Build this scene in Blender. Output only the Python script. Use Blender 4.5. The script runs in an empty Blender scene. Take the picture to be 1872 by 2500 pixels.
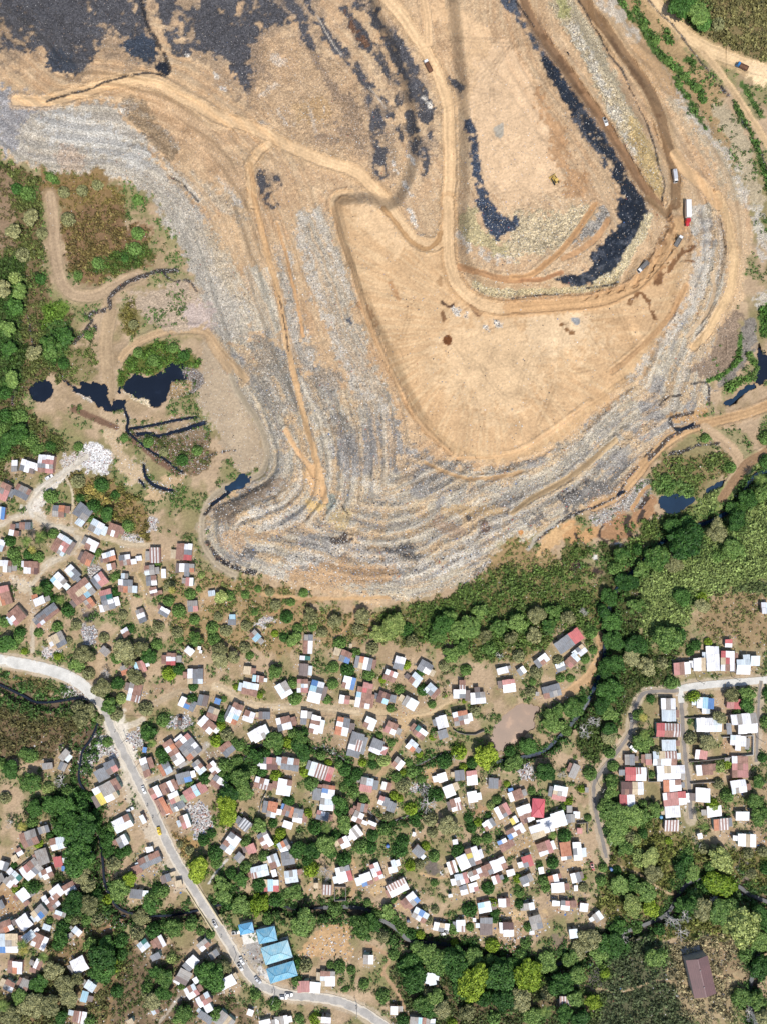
import bpy, math, random
import numpy as np
from mathutils import Vector

# ------------------------------------------------------------------ camera, sky, sun, exposure
H = 350.0            # drone height above the village (m)
PX = 0.2             # metres on the village ground for one unit of the site plan (plan origin: north-west corner)
CX, CY = 936.0, 1250.0
sc = bpy.context.scene
col = sc.collection
cam_d = bpy.data.cameras.new("camera")
cam_d.sensor_fit = 'VERTICAL'; cam_d.sensor_height = 36.0; cam_d.lens = 36.0 * H / (2500 * PX)
cam_d.clip_start = 1.0; cam_d.clip_end = 12000.0
cam = bpy.data.objects.new("camera", cam_d); col.objects.link(cam)
cam.location = (0, 0, H); cam.rotation_euler = (0, 0, 0)
sc.camera = cam

SUN_EL, SUN_AZ = math.radians(61), math.radians(163)    # azimuth from +Y (up in the picture), clockwise
w = bpy.data.worlds.new("World"); sc.world = w; w.use_nodes = True
nt = w.node_tree; nt.nodes.clear()
sky = nt.nodes.new("ShaderNodeTexSky"); sky.sky_type = 'NISHITA'; sky.sun_disc = False
sky.sun_elevation = SUN_EL; sky.sun_rotation = SUN_AZ; sky.altitude = 300; sky.dust_density = 1.5
bg = nt.nodes.new("ShaderNodeBackground"); bg.inputs[1].default_value = 0.15
wo = nt.nodes.new("ShaderNodeOutputWorld")
nt.links.new(sky.outputs[0], bg.inputs[0]); nt.links.new(bg.outputs[0], wo.inputs[0])
sd = Vector((math.sin(SUN_AZ) * math.cos(SUN_EL), math.cos(SUN_AZ) * math.cos(SUN_EL), math.sin(SUN_EL)))
sl = bpy.data.lights.new("sun", 'SUN'); sl.energy = 4.3; sl.angle = math.radians(0.53); sl.color = (1.0, 0.955, 0.89)
sun = bpy.data.objects.new("sun", sl); col.objects.link(sun)
sun.rotation_euler = (-sd).to_track_quat('-Z', 'Y').to_euler(); sun.location = sd * 600
sc.view_settings.view_transform = 'Standard'; sc.view_settings.look = 'None'
sc.view_settings.exposure = 0.25; sc.view_settings.gamma = 1.0; sc.view_settings.use_curve_mapping = False
sc.cycles.max_bounces = 4; sc.cycles.diffuse_bounces = 2; sc.cycles.glossy_bounces = 2

# ------------------------------------------------------------------ helpers
rng = np.random.default_rng(7)
random.seed(11)
KEXP = 1.62          # sunlit picture value / albedo
def lin(c):
    c = np.asarray(c, float) / 255.0
    return np.where(c <= 0.04045, c / 12.92, ((c + 0.055) / 1.055) ** 2.4)
def alb(*c):
    if len(c) == 1: c = c[0]
    return np.minimum(lin(c) / KEXP, 0.85)

T = {'1': (0, 0, .3768), '2': (624, 0, .3768), '3': (1248, 0, .3768), '4': (0, 500, .3768), '5': (624, 500, .3768), '6': (1248, 500, .3768),
     '7': (500, 1000, .302), '8': (1000, 1000, .302), '9': (1372, 1000, .302), '0': (0, 0, 1.0),
     'A': (0, 1000, .302), 'B': (0, 1300, .2415), 'C': (370, 1360, .2415), 'D': (740, 1480, .2415), 'E': (1110, 1480, .2415), 'F': (1472, 1400, .2415),
     'G': (1472, 1680, .2415), 'H': (180, 1600, .2415), 'I': (540, 1660, .2415), 'J': (900, 1760, .2415), 'K': (1180, 1860, .2415), 'L': (1472, 1960, .2415),
     'M': (0, 2000, .2415), 'N': (180, 1900, .2415), 'O': (520, 1960, .2415), 'P': (880, 2060, .2415), 'Q': (1050, 2200, .4412), 'R': (1452, 2200, .4412),
     'S': (0, 2200, .3939), 'T': (350, 2200, .3939), 'U': (700, 2200, .3939), 'V': (0, 1600, .1812), 'X': (0, 1820, .2626), 'Y': (940, 1180, .378), 'Z': (500, 2160, .2521)}
def P(t, s):
    """site-plan points: sheet letter + 'x,y x,y ...'"""
    ox, oy, k = T[t]
    return np.array([[ox + k * float(a.split(',')[0]), oy + k * float(a.split(',')[1])] for a in s.split()])

def vnoise(u, v, scale, seed):
    r = np.random.default_rng(seed); tab = r.random((257, 257)).astype(np.float32)
    x = u / scale + 1000.37; y = v / scale + 1000.71
    xi = np.floor(x).astype(np.int64); yi = np.floor(y).astype(np.int64)
    fx = (x - xi).astype(np.float32); fy = (y - yi).astype(np.float32)
    fx = fx * fx * (3 - 2 * fx); fy = fy * fy * (3 - 2 * fy)
    xi &= 255; yi &= 255
    a = tab[yi, xi]; b = tab[yi, xi + 1]; c = tab[yi + 1, xi]; d = tab[yi + 1, xi + 1]
    return (a + (b - a) * fx) * (1 - fy) + (c + (d - c) * fx) * fy
def fbm(u, v, scale, seed, oct=4):
    s = 0; a = 1; t = 0
    for i in range(oct):
        s = s + a * vnoise(u, v, scale / 2 ** i, seed + i * 17); t += a; a *= 0.55
    return s / t
def sstep(a, b, x):
    t = np.clip((x - a) / (b - a), 0, 1); return t * t * (3 - 2 * t)
def catmull(pts, closed=False, n=6):
    pts = np.asarray(pts, float)
    if len(pts) < 3: return pts
    out = []; m = len(pts)
    for i in range(m if closed else m - 1):
        p0 = pts[(i - 1) % m] if closed or i > 0 else 2 * pts[0] - pts[1]
        p1 = pts[i]; p2 = pts[(i + 1) % m]
        p3 = pts[(i + 2) % m] if closed or i + 2 < m else 2 * pts[-1] - pts[-2]
        for k in range(n):
            t = k / n
            out.append(0.5 * ((2 * p1) + (p2 - p0) * t + (2 * p0 - 5 * p1 + 4 * p2 - p3) * t * t + (3 * p1 - p0 - 3 * p2 + p3) * t ** 3))
    if not closed: out.append(pts[-1])
    return np.array(out)

def mesh_np(name, verts, faces, mat=None, smooth=False, cols=None, attrs=None):
    """verts (n,3), faces (m,k) numpy -> one mesh"""
    me = bpy.data.meshes.new(name)
    verts = np.asarray(verts, np.float32); faces = np.asarray(faces, np.int32)
    n, m, k = len(verts), len(faces), faces.shape[1]
    me.vertices.add(n); me.vertices.foreach_set("co", verts.ravel())
    me.loops.add(m * k); me.loops.foreach_set("vertex_index", faces.ravel())
    me.polygons.add(m); me.polygons.foreach_set("loop_start", np.arange(m, dtype=np.int32) * k)
    me.polygons.foreach_set("use_smooth", np.full(m, smooth))
    me.update(calc_edges=True)
    if cols is not None:
        a = me.attributes.new("Col", 'FLOAT_COLOR', 'POINT')
        c4 = np.ones((n, 4), np.float32); c4[:, :3] = cols; a.data.foreach_set("color", c4.ravel())
    for key, val in (attrs or {}).items():
        a = me.attributes.new(key, 'FLOAT', 'POINT'); a.data.foreach_set("value", np.asarray(val, np.float32).ravel())
    if mat: me.materials.append(mat)
    return me
class MB:
    """collects boxes, prisms and tubes into one mesh"""
    def __init__(s): s.v = []; s.f = []
    def add(s, vs, fs):
        o = len(s.v); s.v += [tuple(p) for p in vs]; s.f += [tuple(i + o for i in f) for f in fs]; return s
    def box(s, x0, x1, y0, y1, z0, z1):
        return s.add([(x0, y0, z0), (x1, y0, z0), (x1, y1, z0), (x0, y1, z0), (x0, y0, z1), (x1, y0, z1), (x1, y1, z1), (x0, y1, z1)],
                     [(0, 3, 2, 1), (4, 5, 6, 7), (0, 1, 5, 4), (1, 2, 6, 5), (2, 3, 7, 6), (3, 0, 4, 7)])
    def hexa(s, b, t):
        """bottom four and top four points"""
        return s.add(list(b) + list(t), [(0, 3, 2, 1), (4, 5, 6, 7), (0, 1, 5, 4), (1, 2, 6, 5), (2, 3, 7, 6), (3, 0, 4, 7)])
    def tube(s, path, rad, n=6, cap=True):
        path = [Vector(p) for p in path]; rings = []
        for i, p in enumerate(path):
            d = (path[min(i + 1, len(path) - 1)] - path[max(i - 1, 0)]).normalized()
            a = d.cross(Vector((0, 0, 1)) if abs(d.z) < 0.9 else Vector((1, 0, 0))).normalized(); b = d.cross(a)
            r = rad[i] if hasattr(rad, '__len__') else rad
            rings.append([p + (a * math.cos(k * 2 * math.pi / n) + b * math.sin(k * 2 * math.pi / n)) * r for k in range(n)])
        o = []; vs = [q for R in rings for q in R]; fs = []
        for i in range(len(rings) - 1):
            for k in range(n):
                fs.append((i * n + k, i * n + (k + 1) % n, (i + 1) * n + (k + 1) % n, (i + 1) * n + k))
        if cap: fs.append(tuple(range(n))[::-1]); fs.append(tuple((len(rings) - 1) * n + k for k in range(n)))
        return s.add(vs, fs)
    def cyl(s, c, r, h, axis='z', n=12):
        c = Vector(c); d = {'x': Vector((1, 0, 0)), 'y': Vector((0, 1, 0)), 'z': Vector((0, 0, 1))}[axis]
        return s.tube([c - d * h / 2, c + d * h / 2], r, n)
    def mesh(s, name, mat=None, smooth=False):
        me = bpy.data.meshes.new(name); me.from_pydata(s.v, [], s.f); me.update()
        if smooth: me.polygons.foreach_set("use_smooth", [True] * len(me.polygons))
        if mat: me.materials.append(mat)
        return me
    def obj(s, name, mat=None, parent=None, smooth=False):
        return link(name, s.mesh(name, mat, smooth), parent)
def link(name, data, parent=None, loc=None, rz=None, scale=None):
    o = bpy.data.objects.new(name, data); col.objects.link(o)
    if parent: o.parent = parent
    if loc is not None: o.location = loc
    if rz is not None: o.rotation_euler = (0, 0, rz)
    if scale is not None: o.scale = scale
    return o
def tag(o, label=None, cat=None, group=None, kind=None):
    if label: o['label'] = label
    if cat: o['category'] = cat
    if group: o['group'] = group
    if kind: o['kind'] = kind
    return o
def thing(name, label, cat, loc, rz=0.0, group=None, scale=None):
    return tag(link(name, None, None, loc, rz, scale), label, cat, group)
def copy_tree(o, parent=None):
    c = o.copy(); col.objects.link(c); c.parent = parent
    for ch in list(o.children): copy_tree(ch, c)
    return c

# ------------------------------------------------------------------ materials
def nodes(name):
    m = bpy.data.materials.new(name); m.use_nodes = True
    t = m.node_tree; b = t.nodes["Principled BSDF"]
    return m, t, b
def N(t, kind, **kw):
    n = t.nodes.new(kind)
    for k, v in kw.items():
        if k.startswith('i_'):
            n.inputs[int(k[2:]) if k[2:].isdigit() else k[2:]].default_value = v
        else: setattr(n, k, v)
    return n
def L(t, a, b): t.links.new(a, b)
def ramp(t, fac, stops):
    r = t.nodes.new("ShaderNodeValToRGB"); e = r.color_ramp.elements
    while len(e) < len(stops): e.new(0.5)
    for i, (p, c) in enumerate(stops):
        e[i].position = p; e[i].color = (*c, 1) if len(c) == 3 else c
    L(t, fac, r.inputs[0]); return r
def mixc(t, fac, a, b, mode='MIX'):
    m = t.nodes.new("ShaderNodeMix"); m.data_type = 'RGBA'; m.blend_type = mode
    for s, x in ((m.inputs[0], fac), (m.inputs[6], a), (m.inputs[7], b)):
        if hasattr(x, 'is_output'): L(t, x, s)
        else: s.default_value = x if isinstance(x, (int, float)) else (*x, 1)
    return m.outputs[2]
def plain(name, c, rough=0.7, metal=0.0, var=0.12, scale=1.5, bump=0.0):
    m, t, b = nodes(name)
    tc = N(t, "ShaderNodeTexCoord"); n = N(t, "ShaderNodeTexNoise"); n.inputs['Scale'].default_value = scale; n.inputs['Detail'].default_value = 4
    L(t, tc.outputs['Object'], n.inputs['Vector'])
    r = ramp(t, n.outputs[0], [(0.3, tuple(np.array(c) * (1 - var))), (0.7, tuple(np.minimum(np.array(c) * (1 + var), 0.9)))])
    L(t, r.outputs[0], b.inputs['Base Color']); b.inputs['Roughness'].default_value = rough; b.inputs['Metallic'].default_value = metal
    if bump:
        bm = N(t, "ShaderNodeBump"); bm.inputs['Strength'].default_value = bump; L(t, n.outputs[0], bm.inputs['Height']); L(t, bm.outputs[0], b.inputs['Normal'])
    return m

def ground_mat():
    m, t, b = nodes("ground_surface")
    at = N(t, "ShaderNodeAttribute", attribute_name="Col"); sp = N(t, "ShaderNodeAttribute", attribute_name="spk")
    geo = N(t, "ShaderNodeNewGeometry")
    n1 = N(t, "ShaderNodeTexNoise"); n1.inputs['Scale'].default_value = 0.9; n1.inputs['Detail'].default_value = 6; n1.inputs['Roughness'].default_value = 0.65
    L(t, geo.outputs['Position'], n1.inputs['Vector'])
    n2 = N(t, "ShaderNodeTexNoise"); n2.inputs['Scale'].default_value = 0.12; n2.inputs['Detail'].default_value = 5
    L(t, geo.outputs['Position'], n2.inputs['Vector'])
    g1 = ramp(t, n1.outputs[0], [(0.25, (0.76,) * 3), (0.75, (1.22,) * 3)])
    g2 = ramp(t, n2.outputs[0], [(0.3, (0.88, 0.87, 0.86)), (0.7, (1.1, 1.1, 1.1))])
    c = mixc(t, 1.0, at.outputs['Color'], g1.outputs[0], 'MULTIPLY'); c = mixc(t, 1.0, c, g2.outputs[0], 'MULTIPLY')
    # rubbish: cells of torn plastic, pale and dark
    v = N(t, "ShaderNodeTexVoronoi"); v.inputs['Scale'].default_value = 2.3; L(t, geo.outputs['Position'], v.inputs['Vector'])
    sx = N(t, "ShaderNodeSeparateColor"); L(t, v.outputs['Color'], sx.inputs[0])
    cell = ramp(t, sx.outputs[0], [(0.0, (0.25, 0.25, 0.26)), (0.22, (0.5, 0.5, 0.5)), (0.45, (0.92, 0.92, 0.9)), (0.75, (1.2, 1.2, 1.2)), (0.9, (1.7, 1.7, 1.7)), (1.0, (2.1, 2.1, 2.1))])
    cc = mixc(t, 1.0, c, cell.outputs[0], 'MULTIPLY')
    c = mixc(t, sp.outputs['Fac'], c, cc)
    L(t, c, b.inputs['Base Color']); b.inputs['Roughness'].default_value = 0.95; b.inputs['Specular IOR Level'].default_value = 0.2
    bm = N(t, "ShaderNodeBump"); bm.inputs['Strength'].default_value = 0.55; bm.inputs['Distance'].default_value = 0.35
    L(t, n1.outputs[0], bm.inputs['Height']); L(t, bm.outputs[0], b.inputs['Normal'])
    return m
def attr_mat(name, rough=0.8, trans=0.0):
    m, t, b = nodes(name)
    at = N(t, "ShaderNodeAttribute", attribute_name="Col")
    L(t, at.outputs['Color'], b.inputs['Base Color']); b.inputs['Roughness'].default_value = rough; b.inputs['Specular IOR Level'].default_value = 0.25
    return m
def water_mat(name, c, rough=0.12):
    m, t, b = nodes(name)
    geo = N(t, "ShaderNodeNewGeometry"); n = N(t, "ShaderNodeTexNoise"); n.inputs['Scale'].default_value = 0.15; n.inputs['Detail'].default_value = 6
    L(t, geo.outputs['Position'], n.inputs['Vector'])
    r = ramp(t, n.outputs[0], [(0.35, tuple(np.array(c) * 0.8)), (0.60, tuple(c)), (0.70, tuple(np.array(c) * 1.6)), (0.74, tuple(np.minimum(np.array(c) * 2.5 + 0.02, .4)))])
    L(t, r.outputs[0], b.inputs['Base Color']); b.inputs['Roughness'].default_value = rough
    n2 = N(t, "ShaderNodeTexNoise"); n2.inputs['Scale'].default_value = 1.2; L(t, geo.outputs['Position'], n2.inputs['Vector'])
    bm = N(t, "ShaderNodeBump"); bm.inputs['Strength'].default_value = 0.03; L(t, n2.outputs[0], bm.inputs['Height']); L(t, bm.outputs[0], b.inputs['Normal'])
    return m
def leaf_mat(name, c1, c2):
    m, t, b = nodes(name)
    oi = N(t, "ShaderNodeObjectInfo"); geo = N(t, "ShaderNodeNewGeometry")
    n = N(t, "ShaderNodeTexNoise"); n.inputs['Scale'].default_value = 0.55; n.inputs['Detail'].default_value = 3; L(t, geo.outputs['Position'], n.inputs['Vector'])
    a = N(t, "ShaderNodeMath", operation='MULTIPLY_ADD'); L(t, oi.outputs['Random'], a.inputs[0]); a.inputs[1].default_value = 0.5; L(t, n.outputs[0], a.inputs[2])
    r = ramp(t, a.outputs[0], [(0.35, tuple(c1)), (1.0, tuple(c2))])
    isl = ramp(t, geo.outputs['Random Per Island'], [(0.0, (0.5, 0.52, 0.5)), (0.6, (1.0, 1.0, 1.0)), (1.0, (1.5, 1.42, 1.35))])
    L(t, mixc(t, 1.0, r.outputs[0], isl.outputs[0], 'MULTIPLY'), b.inputs['Base Color']); b.inputs['Roughness'].default_value = 0.65; b.inputs['Specular IOR Level'].default_value = 0.25
    return m
def roof_mat(name, c, rust=None, rust_amt=0.3, stripes=None, rough=0.55, corr=4.2):
    """corrugated sheet: ridges along local y, weathering, rust blooms, optional alternating sheets"""
    m, t, b = nodes(name)
    tc = N(t, "ShaderNodeTexCoord"); oi = N(t, "ShaderNodeObjectInfo")
    off = N(t, "ShaderNodeVectorMath", operation='ADD'); L(t, tc.outputs['Object'], off.inputs[0])
    rr = N(t, "ShaderNodeMath", operation='MULTIPLY'); L(t, oi.outputs['Random'], rr.inputs[0]); rr.inputs[1].default_value = 91.0
    cb = N(t, "ShaderNodeCombineXYZ"); L(t, rr.outputs[0], cb.inputs[0]); L(t, rr.outputs[0], cb.inputs[1]); L(t, cb.outputs[0], off.inputs[1])
    n = N(t, "ShaderNodeTexNoise"); n.inputs['Scale'].default_value = 0.55; n.inputs['Detail'].default_value = 7; n.inputs['Roughness'].default_value = 0.6
    L(t, off.outputs[0], n.inputs['Vector'])
    mp = N(t, "ShaderNodeMapping"); mp.inputs['Scale'].default_value = (2.2, 0.25, 1); L(t, off.outputs[0], mp.inputs[0])
    n2 = N(t, "ShaderNodeTexNoise"); n2.inputs['Scale'].default_value = 1.0; n2.inputs['Detail'].default_value = 4; L(t, mp.outputs[0], n2.inputs['Vector'])
    c = np.array(c)
    base = ramp(t, n2.outputs[0], [(0.3, tuple(c * 0.80)), (0.7, tuple(np.minimum(c * 1.12, 0.85)))]).outputs[0]
    if stripes is not None:
        w1 = N(t, "ShaderNodeTexWave"); w1.inputs['Scale'].default_value = 0.21; w1.inputs['Distortion'].default_value = 0.6; w1.inputs['Detail'].default_value = 1; L(t, tc.outputs['Object'], w1.inputs['Vector'])
        base = mixc(t, ramp(t, w1.outputs[0], [(0.46, (0, 0, 0)), (0.54, (1, 1, 1))]).outputs[0], base, tuple(stripes))
    if rust is not None:
        f = ramp(t, n.outputs[0], [(0.62 - rust_amt * 0.5, (0, 0, 0)), (0.78 - rust_amt * 0.3, (1, 1, 1))])
        f2 = N(t, "ShaderNodeMath", operation='MULTIPLY'); L(t, f.outputs[0], f2.inputs[0]); f2.inputs[1].default_value = 0.75
        base = mixc(t, f2.outputs[0], base, tuple(rust))
    se = N(t, "ShaderNodeTexWave"); se.inputs['Scale'].default_value = 0.36; se.inputs['Distortion'].default_value = 0.4; L(t, tc.outputs['Object'], se.inputs['Vector'])
    base = mixc(t, 1.0, base, ramp(t, se.outputs[0], [(0.0, (0.72, 0.71, 0.7)), (0.16, (1, 1, 1))]).outputs[0], 'MULTIPLY')
    st = ramp(t, n2.outputs[0], [(0.60, (0, 0, 0)), (0.72, (1, 1, 1))]); st2 = N(t, "ShaderNodeMath", operation='MULTIPLY'); L(t, st.outputs[0], st2.inputs[0]); L(t, oi.outputs['Random'], st2.inputs[1])
    base = mixc(t, st2.outputs[0], base, tuple(alb(150, 118, 98) if rust is None else np.array(rust) * 0.9))
    tint = ramp(t, oi.outputs['Random'], [(0.0, (0.84, 0.84, 0.85)), (1.0, (1.12, 1.1, 1.08))])
    base = mixc(t, 1.0, base, tint.outputs[0], 'MULTIPLY')
    L(t, base, b.inputs['Base Color']); b.inputs['Roughness'].default_value = rough
    wv = N(t, "ShaderNodeTexWave"); wv.inputs['Scale'].default_value = corr * 0.314; L(t, tc.outputs['Object'], wv.inputs['Vector'])
    bm = N(t, "ShaderNodeBump"); bm.inputs['Strength'].default_value = 0.25; bm.inputs['Distance'].default_value = 0.05
    L(t, wv.outputs[0], bm.inputs['Height']); L(t, bm.outputs[0], b.inputs['Normal'])
    return m
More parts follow.
